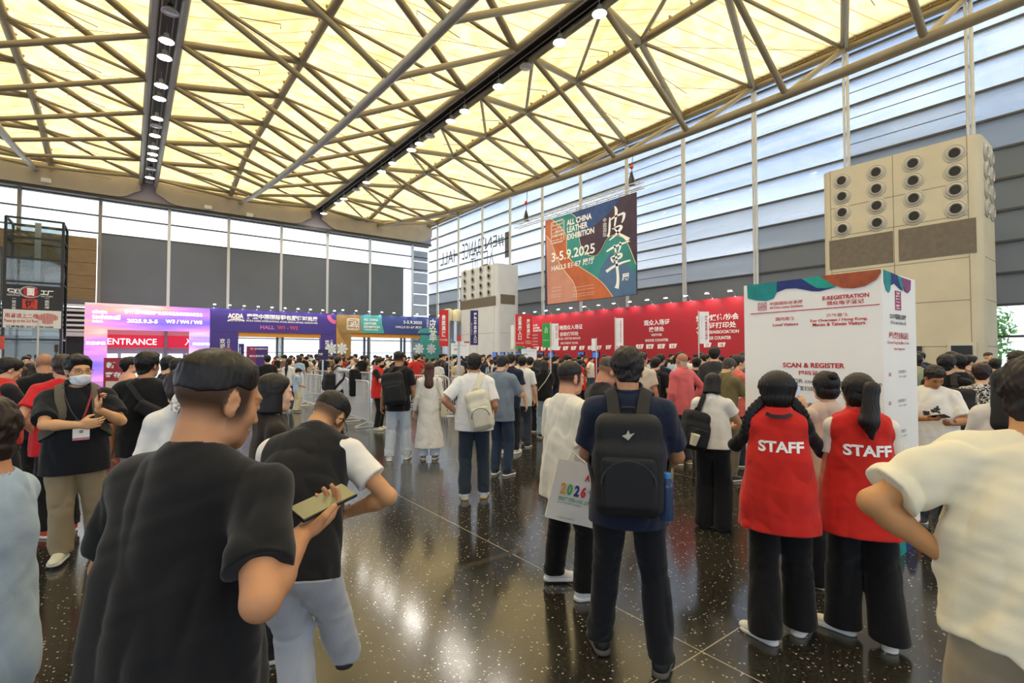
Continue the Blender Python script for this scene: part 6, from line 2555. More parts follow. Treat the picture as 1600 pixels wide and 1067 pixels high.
for j in range(n_ + 1):
    for i in range(n_ + 1):
        u, v = i / n_, j / n_
        b_ = math.sin(PI * u) * math.sin(PI * v) * .010 + .003 * math.sin(9 * u + 4 * v)
        vs.append((c1 * (1 - u) + c2 * u) * (1 - v) + (c4 * (1 - u) + c3 * u) * v + nn * b_)
g = n_ + 1
mb.add(vs + [v + th * (.15 + .85 * math.sin(PI * min(1, max(0, (k_ // g) / n_)) * .5)) for k_, v in enumerate(vs)],
       [(j * g + i, (j + 1) * g + i, (j + 1) * g + i + 1, j * g + i + 1) for j in range(n_) for i in range(n_)] +
       [(g * g + j * g + i, g * g + j * g + i + 1, g * g + (j + 1) * g + i + 1, g * g + (j + 1) * g + i) for j in range(n_) for i in range(n_)] +
       [(i, i + 1, g * g + i + 1, g * g + i) for i in range(n_)] + [(n_ * g + i + 1, n_ * g + i, g * g + n_ * g + i, g * g + n_ * g + i + 1) for i in range(n_)] +
       [((j + 1) * g, j * g, g * g + j * g, g * g + (j + 1) * g) for j in range(n_)] + [(j * g + n_, (j + 1) * g + n_, g * g + (j + 1) * g + n_, g * g + j * g + n_) for j in range(n_)])
adopt(mb.build('bag_body', mat('white coated paper', 'e2dfda', .45, bump=.1, bscale=12), smooth=True), bag)
ux, uy = (c2 - c1).normalized(), (c1 - c4).normalized()


def bag_text(body, u, v, w, h, m, bold=.03):
    t = text(body, 1.0, Matrix.Identity(4), m, None, 'lettering', bold=bold)
    q = np.empty(len(t.data.vertices) * 3, F32)
    t.data.vertices.foreach_get('co', q)
    q = q.reshape(-1, 3)
    a, b = q.min(0), q.max(0)
    t.data.transform(Matrix.Diagonal((w / (b[0] - a[0]), h / (b[1] - a[1]), 1, 1)) @ Matrix.Translation((-(a[0] + b[0]) / 2, -(a[1] + b[1]) / 2, 0)))
    P = (c1 * (1 - u) + c2 * u) * (1 - v) + (c4 * (1 - u) + c3 * u) * v + nn * .016
    t.matrix_local = frame_m(P, ux, uy)
    adopt(t, bag)


bw = (c2 - c1).length
for ch, u, c_ in (('2', .22, 'e2a23a'), ('0', .37, '4aa657'), ('2', .53, '3d3f86'), ('6', .68, 'cc3a4a')):
    bag_text(ch, u + .02, .46, .13 * bw, .075, mat('bag print ' + c_, c_, .6), .05)
bag_text('中国国际', .93, .44, .22 * bw, .03, black_ink)
bag_text('2026年7月8-10日 上海', .52, .62, .80 * bw, .030, mat('bag print green', '4aa06a', .6), .02)
bag_text('July 8-10, 2026, Shanghai', .42, .69, .6 * bw, .014, mat('bag print green', '4aa06a', .6), 0)
bag_text('中国国际展览会', .40, .93, .42 * bw, .012, grey_ink, 0)
bag_text('A', .76, .22, .035, .045, mat('bag print ' + 'cc3a4a', 'cc3a4a', .6), .05)
adopt(MB().poly([c1 * .75 + c2 * .25, at_depth(893, 712, 3.40) + Vector((0, 0, .03)), c1 * .3 + c2 * .7], .006, 6).build('handle', mat('white cord', 'eceae4', .6), smooth=True), bag)

# ---- balding man in dark shirt behind him
s = Spot(938, 4.3, 62, 1.72)
f = Fig(lean=6, head=(-4, 28, 0), rh=(.16, .32, 1.12), lh=(-.16, .30, 1.1), rf=s.F(935, 866, 10), girth=1.08)
sh = dict(c='1d1c1e', hem=-.14, seed=14)
s.go(f, vox=.008, skin='c98d6e', hair='fade', hairc='4a3f38', fade=.6, shirt=sh, legs=dict(c='16171b', cut='straight'), shoes=('3c4a66', 'e8e8e6'), seed=14,
     label='person with thinning hair in dark shirt bowing the head beside the white T-shirt man')

# ---- woman in white blouse with black rucksack on one shoulder
s = Spot(1112, 5.05, 8, 1.535)
f = Fig(fem=True, head=(-4, 18, 0), rh=(.17, .30, 1.10), rp=(1, -.8, -.5), lh=(-.14, .30, 1.1), rf=(.10, .0, 14), lf=(-.10, .02, -12), girth=1.08)
bl_ = dict(c='e9e5da', hem=-.03, loose=1.08, sleeve='cap', sw=1.35, sl=.45, seed=17)
s.go(f, vox=.008, skin='c8926c', hair='bob', hairc='15110f', shirt=bl_, legs=dict(c='13141a', cut='wide', hem=.03, w=.98), shoes=('1a1a1c', '2a2a2c'), seed=17,
     label='woman with dark bob in white cap-sleeved blouse and wide black trousers')
bp, W = backpack(s, '141417', 'black rucksack slung on the shoulder of the woman in the white blouse', .009, cx=-.17, cz=-.17, straps=(-1,), size=(.15, .10, .21), shirt=bl_, tilt=14, swing=35, back=-.14)
p = W(-.05, -.14, -.10)
cup = at_fig(s, empty('travel_cup', (0, 0, 0)))
tag(cup, 'cream drinking cup hanging on the black rucksack', 'cup')
MB().lathe([(.001, -.05), (.036, -.05), (.042, .045), (.040, .045), (.001, .04)], p, Matrix.Rotation(.3, 3, 'Y'), 20).build('cup_body', mat('cream cup', 'e4dcc0', .5), cup, smooth=True)
MB().lathe([(.044, .045), (.044, .058), (.001, .060)], p, Matrix.Rotation(.3, 3, 'Y'), 20).build('lid', mat('cup lid', 'f0ead4', .4), cup, smooth=True)

# ---- staff woman with two braids
s = Spot(1214, 3.12, -2, 1.60)
f = Fig(fem=True, head=(0, 6, 0), rh=(.115, .13, 1.40), rp=(1, -.2, -1.2), lh=(-.115, .13, 1.40), lp=(-1, -.2, -1.2), rhd=(-.5, .5, .6), lhd=(.5, .5, .6), rcurl=40, lcurl=40, rf=s.F(1250, 988, 20), lf=s.F(1196, 1000, -55), girth=1.02, hs=1.06)
ls_ = dict(c='121214', sleeve='long', hem=-.08, seed=20)
vs_ = dict(c='cf2a23', sleeve='none', hem=-.22, e=.030, loose=1.24, flare=1.06, neckline='collar', seed=21)
tp_ = f.head + f.Rh @ V(0, -.05, -.06)
ch = braid(f, f.head + f.Rh @ V(.085, -.03, -.055), f.chest + f.R2 @ V(.165, .03, .02), V(.03, -.02, .02)) + braid(f, f.head + f.Rh @ V(-.085, -.03, -.055), f.chest + f.R2 @ V(-.20, -.04, .03), V(-.03, -.02, .02))
bf = tails(f, ch, braid=True)
cap_ = tails(f, [([f.head + f.Rh @ V(0, -.02, .03), f.head + f.Rh @ V(0, -.025, -.03)], [.118, .098])])
s.go(f, vox=.0065, skin='d8a584', hair='tied', hairc='0f0c0b', shirt=[('blouse', ls_), ('vest', vs_)], legs=dict(c='0f0f11', cut='wide', hem=.055, w=.96), shoes=('e9e6dc', 'f0ede4'), seed=20,
     extra_hair=[('hair', *cap_), ('braid', *bf)], label='woman with two braids in red staff vest, both hands raised to her face')
back_text(s, 'STAFF', .01, -.005, .262, .070, vs_, s.body)
sc_ = strap_line(s, [(-.06, -.09, .19), (-.03, -.115, .182), (.03, -.115, .182), (.06, -.09, .19), (.075, -.04, .2)], vs_, .022, black_plastic, 'lanyard', .010)
sc_.parent = s.body

# ---- staff woman with ponytail
s = Spot(1342, 3.05, -12, 1.60)
f = Fig(fem=True, head=(12, 4, 0), rh=(.25, .02, .80), lh=(-.22, .06, .84), rf=s.F(1390, 1012, 12), lf=s.F(1316, 986, -62), girth=1.0)
ls_ = dict(c='e3ddd0', sleeve='short', hem=-.18, sl=.62, sw=1.05, e=.006, fold=.4, seed=24)
vs2_ = dict(c='d02a22', sleeve='none', hem=-.22, e=.036, loose=1.16, flare=1.18, neckline='collar', seed=25)
a_ = f.head + f.Rh @ V(0, -.105, .045)
pt = tails(f, [([a_, a_ + f.Rh @ V(.01, -.05, -.02), f.chest + f.R2 @ V(.015, -.16, .17), f.chest + f.R2 @ V(.02, -.185, .07)], [.030, .044, .055, .012])])
cap_ = tails(f, [([f.head + f.Rh @ V(0, -.015, .035), f.head + f.Rh @ V(0, -.03, -.02)], [.096, .085])])
s.go(f, vox=.0065, skin='d2a07c', hair='tied', hairc='15100d', shirt=[('blouse', ls_), ('vest', vs2_)], legs=dict(c='111113', cut='wide', hem=.055, w=1.0), shoes=('e6e2d6', 'f0ede4'), seed=24,
     extra_hair=[('hair', *cap_), ('ponytail', *pt)], label='woman with ponytail in red staff vest, arms hanging, beside the white column')
back_text(s, 'STAFF', .01, -.015, .262, .070, vs2_, s.body)
glasses(s, s.body)

# ---- woman with bun photographing the column
s = Spot(1290, 3.72, -34, 1.59)
f = Fig(fem=True, head=(-4, -2, 0), lh=s.L(1256, 640, 3.95), lp=(-1, -.5, -1), rh=(.17, .25, 1.05), lhd=(-.15, .25, 1), lth=(1, .2, .1), lcurl=34, rf=s.F(1296, 906, 6), lf=s.F(1276, 916, -20))
sh = dict(c='cdb7a6', hem=-.12, loose=1.12, seed=27)
bn_ = f.head + f.Rh @ V(0, -.085, .085)
bun = tails(f, [([bn_, bn_ + f.Rh @ V(0, -.012, .012)], [.040, .036])])
cap_ = tails(f, [([f.head + f.Rh @ V(0, -.015, .035), f.head + f.Rh @ V(0, -.03, -.02)], [.096, .085])])
s.go(f, vox=.0075, skin='d8a584', hair='tied', hairc='120e0d', shirt=sh, legs=dict(c='141416', cut='wide', hem=.03), shoes=('d9cf9a', 'e4dcb4'), seed=27, extra_hair=[('hair', *cap_), ('bun', *bun)],
     label='woman with hair bun and pink scrunchie raising a blue phone toward the white column')
c_ = bn_ + f.Rh @ V(0, .022, -.006)
mb = MB()
R_ = [f.Rh @ V(1, 0, 0), f.Rh @ V(0, .5, .85)]
mb.poly([Vector(((c_ + R_[0] * .042 * math.cos(t) + R_[1] * .042 * math.sin(t)) * s.k).tolist()) for t in [2 * PI * i / 24 for i in range(25)]], [.013 + .004 * math.sin(i * 2.3) for i in range(25)], 8)
mb.build('scrunchie', mat('pink scrunchie', 'e6a8a2', .8, bump=.3, bscale=60), s.body, smooth=True)
phone(s, 1, 'blue backed phone raised by the woman with the hair bun', '3d57a0', '8f9aa8', up=.13, off=.03, along=(0, .05, 1), face=(.25, -1, .1))

# ---- big man in cream T-shirt at the right edge
s = Spot(1598, 1.52, -22, 1.73)
f = Fig(lean=12, side=4, twist=-6, head=(-34, 12, 0), lh=s.L(1478, 872, 1.60), lp=(-1, -.1, 1.3), lhd=(.45, .75, -.55), rh=(.2, .3, 1.0), girth=1.18)
sh = dict(c='e3dcc2', hem=-.10, loose=1.08, sl=.78, sw=1.25, seed=31, fold=1.7, hemfn=lambda q: -.04 - .9 * np.clip(q[:, 0] + .12, 0, .3))
s.go(f, vox=.006, skin='c58f5e', hair='crop', hairc='1d130d', fade=.4, shirt=sh, legs=dict(c='a89a80', cut='straight', w=1.12, top=.10), seed=31,
     label='large person in cream T-shirt and khaki trousers, hand on hip, back turned')
wb_ = MB()

# ---- man in light blue shirt at the left edge
s = Spot(-30, 1.45, -66, 1.59)
f = Fig(lean=-1, head=(-8, 8, 0), rh=(.16, .28, 1.0), rp=(1, -.7, -.5), lh=(-.2, .2, .95), girth=1.04)
sh = dict(c='9fb3c6', hem=-.12, sl=.80, sw=1.15, seed=34, loose=1.0)
s.go(f, vox=.0065, skin='c78f68', hair='crop', hairc='2a1c14', fade=.6, shirt=sh, legs=dict(c='8b8478', cut='straight'), seed=34,
     label='person in light blue shirt with short brown hair, half cut off beside the lift tower')

# ---- masked man on the phone
s = Spot(122, 4.12, 176, 1.71)
f = Fig(head=(16, 4, 3), lh=s.L(154, 640, 3.96), lp=(-.7, .35, -1), lhd=(.12, -.12, .98), lth=(.2, .8, .2), lcurl=38, rh=s.L(126, 664, 3.86), rp=(1, .0, -.6), rhd=(-1, .25, .1), rth=(0, .2, 1), rcurl=26,
        rf=s.F(95, 878, 22), lf=s.F(153, 860, -14), girth=1.05)
pl_ = dict(c='14161c', hem=-.15, neckline='polo', loose=1.14, sl=.80, sw=1.2, seed=37)
s.go(f, vox=.0075, skin='d6a276', hair='crop', hairc='14100e', fade=.15, shirt=pl_, legs=dict(c='a3906f', cut='straight', w=1.14), shoes=('d9d6c0', 'e9e7dc'), seed=37,
     label='person in black polo and khaki trousers with white face mask talking on a phone')
mask(s, s.body, 'e4eaf0', .0075)
glasses(s, s.body, '5a4a42')
phone(s, 1, 'dark red phone held to the ear of the masked man', '5e1a22', up=.09, off=.02, along=(.15, .1, 1))
bp, W = backpack(s, '3a3832', 'khaki grey backpack worn by the masked man, its straps in view', .012, shirt=pl_, strapc='5b564a', size=(.14, .08, .21))
bd = at_fig(s, empty('name_badge', (0, 0, 0)))
tag(bd, 'white name badge with pink lower edge hanging on the masked man', 'badge')
o = {a: b for a, b in pl_.items() if a not in ('c', 'seed')}
bc, bnrm = snap(f, chest_pt(f, -.02, .2, -.14), .012, fold=0, **{a: b for a, b in o.items()}) if False else snap(f, chest_pt(f, -.02, .2, -.14), .014, **o)
Mb = frame_m(Vector((bc * s.k).tolist()), Vector((f.R2 @ V(-1, 0, 0)).tolist()), (0, 0, 1))
for nm, lo_, hi_, m in (('card', (-.052, -.075, 0), (.052, .055, .004), mat('badge card', 'eceff0', .3)), ('print', (-.052, -.075, .004), (.052, -.055, .006), mat('badge pink', 'c8788a', .5)), ('print', (-.05, .055, 0), (.05, .085, .004), mat('badge teal', '4f7f7c', .5)), ('print', (-.012, -.02, .004), (.012, .004, .006), grey_ink)):
    q = MB().span(lo_, hi_).build(nm, m, bd)
    q.matrix_local = Mb
cord = strap_line(s, [(-.085, .04, .19), (-.075, .10, .12), (-.05, .15, .02), (-.025, .17, -.06)], pl_, .014, mat('lanyard red', '8e2430', .6), 'lanyard', .010)
at_fig(s, cord)
cord.parent = bd
cord.matrix_local = Matrix.Identity(4)
cord = strap_line(s, [(.085, .04, .19), (.075, .10, .12), (.045, .15, .02), (.0, .17, -.06)], pl_, .010, mat('lanyard dark', '23252c', .6), 'lanyard', .010)
cord.parent = bd
cord.matrix_local = Matrix.Identity(4)

# ---- people behind him
def simple(px, depth, rel, h, shirt, legs, label, vox=None, hair='short', hairc=DARKHAIR, skin=PALE, fem=False, head=(0, 8, 0), pose='stand', shoes=('2a2a2c', 'd8d6d0'), fade=.3, girth=1.0, lean=0, twist=0, seed=None, extra=None, cut='straight', sl=None, sleeve='short', hem=None, group=None, fig=None, **kw):
    s = Spot(px, depth, rel, h)
    P = dict(stand={}, phone=dict(rh=(.10, .34, 1.16), rp=(1, -.8, -.6), lh=(-.10, .32, 1.12), lp=(-1, -.8, -.6), curl=32),
             photo=dict(rh=(.10, .38, 1.50), rp=(1, 0, -.8), lh=(-.10, .38, 1.50), lp=(-1, 0, -.8), rhd=(-.1, .25, 1), lhd=(.1, .25, 1), curl=35),
             hip=dict(lh=(-.20, .02, 1.0), lp=(-1, -.6, 0), rh=(.2, .02, 1.0), rp=(1, -.6, 0), curl=40),
             hipr=dict(rh=(.20, .02, 1.0), rp=(1, -.6, 0), curl=40), hipl=dict(lh=(-.20, .02, 1.0), lp=(-1, -.6, 0), curl=40),
             front=dict(rh=(.08, .26, 1.0), lh=(-.08, .26, 1.0), curl=30),
             walk=dict(rh=(.25, .16, .88), lh=(-.25, -.10, .88), rf=(.09, -.18, 8), lf=(-.09, .20, -8)))[pose]
    P = dict(P)
    P.update(fig or {})
    f = Fig(fem=fem, head=head, girth=girth, lean=lean, twist=twist, **P)
    s.f = f
    seed = seed or int(px + depth * 10) % 97 + 1
    vox = vox or (.009 if depth < 6.5 else .011 if depth < 9 else .014)
    so = dict(c=shirt, sleeve=sleeve, seed=seed, hem=hem if hem is not None else (-.10 if fem else -.15), sw=1.12)
    if sl:
        so['sl'] = sl
    so.update(kw.get('so', {}))
    s.so = so
    layers = so
    if kw.get('layers'):
        layers = kw['layers'](so)
    ex = extra(f) if extra else None
    s.go(f, vox=vox, skin=skin, hair=hair, hairc=hairc, fade=fade, shirt=layers, legs=dict(c=legs, cut=cut, **kw.get('lo', {})) if legs else None, shoes=shoes, seed=seed, label=label, group=group, extra_hair=ex)
    return s


s = simple(70, 6.0, -14, 1.74, '1a1a1c', '17181b', 'bald person in black jacket standing behind the masked man', hair=None, skin='c9936f', hem=-.2, sleeve='long', so=dict(loose=1.12))
s = simple(98, 4.9, -28, 1.72, 'c8242a', '17181b', 'person in red T-shirt standing with back turned right behind the masked man', hairc='3a2a20', head=(-20, 6, 0), skin=RUDDY, pose='hip', girth=1.12, shoes=('d8442e', 'e9e6dc'), so=dict(loose=1.15))
s = simple(229, 4.75, 14, 1.74, '15161a', 'a5a8ad', 'person in black T-shirt with a sling bag, back turned, before the pink gateway', hair='crop', fade=.75, head=(-26, 0, 0), skin='c08a68', girth=1.08, so=dict(loose=1.1), fig=dict(lh=(-.26, .04, .84)))
sl_ = at_fig(s, empty('sling_bag', (0, 0, 0)))
tag(sl_, 'small black sling bag across the back of the man in black before the pink gateway', 'bag')
st_ = strap_line(s, [(-.13, .02, .20), (-.10, -.10, .17), (-.02, -.16, .06), (.05, -.17, -.02), (.15, -.10, -.12), (.18, .02, -.16)], s.so, .045, mat('black webbing', '1f2020', .7), 'strap', .012)
st_.parent = sl_
c_ = chest_pt(s.f, .07, -.20, -.06)
link('pouch', part_mesh('pouch', lambda p: rbox(p, c_, (.10, .04, .065), s.f.R2 @ Ry(30), .035) + .002 * wav(p, 30, 2), c_ - .25, c_ + .25, .008, mat('bag 17171a', '17171a', .7), s.k), sl_)


def pony(f, lowp=-.03, L=.34, r=.045):
    a = f.head + f.Rh @ V(0, -.09, lowp)
    t = tails(f, [([a, a + f.Rh @ V(.0, -.03, -.06), f.chest + f.R2 @ V(0, -.14, .20 - L * .3), f.chest + f.R2 @ V(0, -.16, .20 - L)], [.04, r, r, .014])])
    c = tails(f, [([f.head + f.Rh @ V(0, -.015, .035), f.head + f.Rh @ V(0, -.03, -.02)], [.096, .088])])
    return [('hair', *c), ('ponytail', *t)]


s = simple(284, 3.25, -12, 1.62, 'e4e2de', '3a4048', 'woman in white shirt whose long brown ponytail is tied with a black and white scarf', fem=True, hair='tied', hairc='2a1710', extra=pony, head=(6, 10, 0), vox=.008, so=dict(loose=1.15), sl=.8)
a_ = s.f.head + s.f.Rh @ V(-.02, -.115, -.07)
mb = MB()
mb.poly([Vector(((a_ + V(-.01, -.01, .05)) * s.k).tolist()), Vector(((a_ + V(-.035, -.03, -.02)) * s.k).tolist()), Vector(((a_ + V(-.055, -.035, -.10)) * s.k).tolist())], [.02, .034, .02], 8)
scm = mat('black and white scarf', 'd8d5cf', .7, var=.75, vscale=70)
mb.build('scarf', scm, s.body, smooth=True)
s = simple(426, 2.95, 78, 1.60, '2a211e', '1d1d20', 'woman with shoulder-length dark hair and pale face looking past the nearest man', fem=True, hair='bob', hairc='15100e', skin='e3b698', head=(4, 4, 0), vox=.007)
s = simple(6, 5.1, 74, 1.70, '1f1f22', '2a2c30', 'person with glasses and red top reading a phone, cut off before the lift tower', pose='phone', head=(0, 24, 0), layers=lambda so: [('shirt', so), ('vest', dict(c='c22a24', sleeve='none', hem=-.1, e=.03, seed=3))])
glasses(s, s.body)
phone(s, 0, 'dark phone in the hands of the man with glasses before the lift tower', up=.10, off=.03, along=(.2, .8, .35))
s = simple(32, 7.2, 6, 1.56, 'd6d2cd', '2c2e33', 'woman in grey white top with brown bob, back turned before the lift tower', fem=True, hair='bob', hairc='2c1c14')
s = simple(48, 8.6, -20, 1.58, 'b9c2cc', '2c2e33', 'woman in pale blue top with dark brown bob, farther off before the lift tower', fem=True, hair='bob', hairc='21160f')
s = simple(40, 12.5, 170, 1.70, '35363a', '26282b', 'person facing this way at the foot of the lift tower in dark top')
s = simple(203, 7.4, 78, 1.68, 'e0a98c', '7a6a5c', 'young man in peach T-shirt looking up beside the red left-luggage sign', hair='crop', head=(0, -12, 0), skin='e2b092')
s = simple(262, 6.7, 70, 1.70, '2a2c30', '26282b', 'person in dark shirt half hidden behind the man with the sling bag', hair='short')
s = simple(276, 6.0, 48, 1.68, 'b7c2d0', '2c3038', 'person in pale blue checked shirt with bag strap behind the scarf woman', hair='short', head=(-14, 14, 0), so=dict(neckline='polo'))
s = simple(295, 10.5, 196, 1.74, '7a3a66', '26282b', 'person in plum shirt with pink lanyard facing this way before the pink gateway', hair='short', pose='phone')

# ---- middle distance
s = simple(623, 8.35, 8, 1.78, '18181a', 'c3ccd4', 'person in black T-shirt and pale jeans with a big black backpack, walking away', hair='fade', fade=.9, skin='b98766', shoes=('e2e0d6', 'eceae2'), head=(-14, 0, 0), cut='straight', fig=dict(rf=(.13, .05, 10), lf=(-.13, -.05, -10)), lo=dict(w=1.1), vox=.010)
backpack(s, '151517', 'big black backpack of the man in pale jeans walking away', .011, cx=-.04, cz=-.12, size=(.165, .10, .25), shirt=s.so, tilt=-8, back=-.235)
s = simple(671, 8.4, 4, 1.60, 'e6e2da', 'c6d2dc', 'woman with long brown hair in white lace dress over pale jeans', fem=True, hair='long', hairc='4a2a1c', skin='dcae90', hem=-.72, sleeve='long', so=dict(flare=1.5, loose=1.0, sw=1.5), shoes=('8d7a66', 'e2ded2'), cut='wide', lo=dict(w=.8))
tb = at_fig(s, empty('tote_bag', (0, 0, 0)))
tag(tb, 'cream tote bag on the shoulder of the woman in the white dress', 'bag')
c_ = chest_pt(s.f, .26, .0, -.36)
link('bag_body', part_mesh('bag_body', lambda p: rbox(p, c_, (.05, .16, .17), None, .04) + .004 * wav(p, 20, 3), c_ - .3, c_ + .3, .012, mat('cream canvas', 'd2c8aa', .8), s.k), tb)
q = strap_line(s, [(.10, .07, .05), (.135, .05, .16), (.14, .0, .2), (.14, -.05, .15), (.16, -.08, .0)], s.so, .03, mat('cream canvas', 'd2c8aa', .8), 'strap', .012)
q.parent = tb
mb = MB()
for y in (-.07, .07):
    mb.poly([Vector(((s.f.chest + V(.15, y * 1.1, .02)) * s.k).tolist()), Vector(((c_ + V(-.02, y, .17)) * s.k).tolist())], .012, 6)
mb.build('strap', mat('cream canvas', 'd2c8aa', .8), tb)
s = simple(592, 11.7, 112, 1.66, '17181a', '16171a', 'red vested worker in black face mask beside the nearest steel barrier', hair='crop', pose='stand', shoes=('d8d2b8', 'e6e2d2'), layers=lambda so: [('shirt', so), ('vest', dict(c='cc2a24', sleeve='none', hem=-.16, e=.032, neckline='collar', seed=3, loose=1.1))], fig=dict(rh=(.14, .38, 1.08), rp=(1, -.7, -.6), lh=(-.16, .30, 1.05)))
mask(s, s.body, '1a1b1e', .014)
s = simple(741, 6.15, 2, 1.73, 'e9e8e4', '2b3542', 'person in white short-sleeved shirt and dark jeans with an off-white backpack on one shoulder', hair='crop', fade=.2, skin='b98463', shoes=('d5dbdf', 'c9b98a'), pose='hipl', so=dict(neckline='polo', loose=1.16), sl=.82, fig=dict(rf=(.12, -.0, 8), lf=(-.11, -.06, -10), rh=(.22, .12, .95)), girth=1.06, vox=.008, lo=dict(w=1.06), hem=-.12)
backpack(s, 'd6d0bb', 'off-white backpack hanging on one shoulder of the man in the white shirt', .009, cx=.07, cz=-.20, straps=(1,), size=(.135, .075, .23), shirt=s.so, tilt=-14, logo='swoosh', back=-.20)
s = simple(783, 7.3, 28, 1.72, '7b8794', '2d3c52', 'person in slate grey polo and blue jeans behind the man with the off-white backpack', hair='short', head=(-6, 26, 0), pose='phone', so=dict(neckline='polo'), sl=.85, girth=1.06, shoes=('33363c', 'e6e6e4'))
s = simple(797, 8.9, 20, 1.75, '20263a', '1c2029', 'person in navy polo holding papers, hidden partly by the slate grey polo', hair='short', head=(0, 22, 0), shoes=('e3e1d8', 'eeece4'), so=dict(neckline='polo'))
s = simple(851, 10.6, -6, 1.60, '19191b', '8fa0ad', 'woman in black T-shirt and faded jeans with a thin bag strap across the back', fem=True, hair='bob', hairc='1b1512', shoes=('3a3632', 'cfcac0'), pose='front', lo=dict(w=1.1))
q = strap_line(s, [(.12, -.02, .18), (.08, -.11, .13), (0, -.13, .0), (-.10, -.13, -.12), (-.16, -.08, -.22)], s.so, .018, mat('silver strap', 'b9b2a2', .4), 'strap', .010)
sb_ = at_fig(s, empty('shoulder_bag', (0, 0, 0)))
tag(sb_, 'black shoulder bag on a pale strap at the woman in faded jeans', 'bag')
q.parent = sb_
c_ = chest_pt(s.f, -.20, -.02, -.28)
link('bag_body', part_mesh('bag_body', lambda p: rbox(p, c_, (.04, .11, .08), None, .03), c_ - .2, c_ + .2, .012, mat('bag 17171a', '17171a', .7), s.k), sb_)
s = simple(828, 11.4, 12, 1.68, '1b1f2a', '17181c', 'person in dark navy T-shirt and black trousers beside the woman in faded jeans', hair='short')
s = simple(812, 10.0, 18, 1.74, 'dcdcc8', '4a4f58', 'person in pale yellow shirt with black bag strap before the red leather banner', hair='crop')
s = simple(816, 9.5, 10, 1.70, 'e3e3e0', '3a3f4a', 'person in white T-shirt squeezed between navy polo and pale yellow shirt', hair='short')
s = simple(529, 13.0, 72, 1.68, 'ccd0d8', '17181b', 'person in pale shirt with black backpack photographing the leather gateway', fem=True, hair='short', pose='photo', head=(0, -6, 0), sleeve='long', cut='wide', so=dict(neckline='polo'))
backpack(s, '151517', 'black backpack of the person photographing the leather gateway', .014, cz=-.2, size=(.17, .12, .23), shirt=s.so, back=-.24)
phone(s, 0, 'dark phone raised toward the leather gateway', up=.12, off=.03, along=(1, 0, .1), face=(0, -1, 0))
q = at_depth(554, 555, 12.75)
c_ = np.array([0, 0, .92], F32)
ct = link('coat', part_mesh('coat', lambda p: smin(rbox(p, c_, (.12, .07, .34), None, .06), rbox(p, c_ + V(.02, -.03, -.05), (.15, .05, .30), None, .05), .03) + .010 * wav(p, 20, 4), c_ - .45, c_ + .45, .014, cloth('17171a'), 1.0))
ct.location = (q.x, q.y, .12)
tag(ct, 'black coat hanging over the arm of the person photographing the leather gateway', 'coat')
s = simple(451, 15.6, 30, 1.62, 'e2e0dc', '3d4d61', 'woman in white top and blue jeans with a crossbody strap beside a child', fem=True, hair='tied', extra=pony, shoes=('d8d6d0', 'e6e4de'))
s = simple(464, 15.4, 70, 1.32, 'a9bfd8', 'cdc3a4', 'child in light blue T-shirt and cream trousers looking down', hair='crop', head=(0, 34, 0), pose='front', cut='wide', girth=.85, shoes=('6a5a48', 'd8d6d0'), fig=dict(hs=1.18))
s = simple(418, 13.5, -8, 1.72, '1d1d1f', '2b2c30', 'person in black T-shirt standing before the purple gateway column', hair='crop')

s = simple(1066, 8.0, -46, 1.75, 'd8686a', '3a3b3f', 'bald person in coral pink long-sleeved shirt with one hand on the hip', hair='bald', hairc='b9a999', skin='c98d6e', sleeve='long', pose='hipr', head=(-8, 0, 0), so=dict(neckline='polo', loose=1.08), shoes=('a8875f', 'e2d6c0'), girth=1.08, lo=dict(w=1.0))
s = simple(1132, 7.0, 36, 1.70, '6e6443', '6d6350', 'greying person in olive shirt reading a phone beside the white column', hair='short', hairc='3a3532', pose='phone', head=(-6, 34, 0), lean=6, girth=1.08, so=dict(neckline='polo'))
phone(s, 0, 'pale phone in the hands of the man in the olive shirt', 'c9ccd0', 'a7b4c2', up=.11, off=.03, along=(-.2, .8, .4))
s = simple(1001, 8.6, 16, 1.76, 'd2c9b6', '5a5348', 'person in beige T-shirt with black shoulder strap looking to the side', hair='crop', hairc='2e231c', head=(-40, 0, 0), skin=RUDDY, girth=1.12, fade=.5)
q = strap_line(s, [(-.07, .02, .2), (-.09, -.09, .17), (-.09, -.15, .05), (-.07, -.15, -.1), (-.05, -.14, -.2)], s.so, .05, mat('black webbing', '1f2020', .7), 'bag_strap', .012)
q.parent = s.body
s = simple(1024, 8.9, 22, 1.68, '1b1c20', '26282e', 'person in black T-shirt with black and red backpack beside the beige T-shirt', hair='short', fade=.4)
backpack(s, '17171b', 'black backpack with red details before the number fourteen plate', .013, size=(.16, .1, .24), shirt=s.so)
s = simple(1031, 10.0, 30, 1.74, '1c2433', '26282e', 'person in navy polo with white collar line below the number fourteen plate', hair='short', so=dict(neckline='polo'))
s = simple(1088, 9.4, 10, 1.68, '1b2030', '26282e', 'person in dark navy top right of the coral pink shirt', hair='short')
s = simple(1116, 9.0, 4, 1.86, '3a3b3e', '26282e', 'tall person in charcoal top standing out above the queue at the media counter', hair='crop')
s = simple(1151, 7.9, 60, 1.72, 'dd6a5f', '2a3040', 'person in salmon T-shirt beside the white column edge', hair='short', hairc='2c2724', pose='phone')
s = simple(1158, 9.6, 30, 1.72, '4b545c', '26282e', 'person in patterned grey shirt right at the white column edge', hair='short')
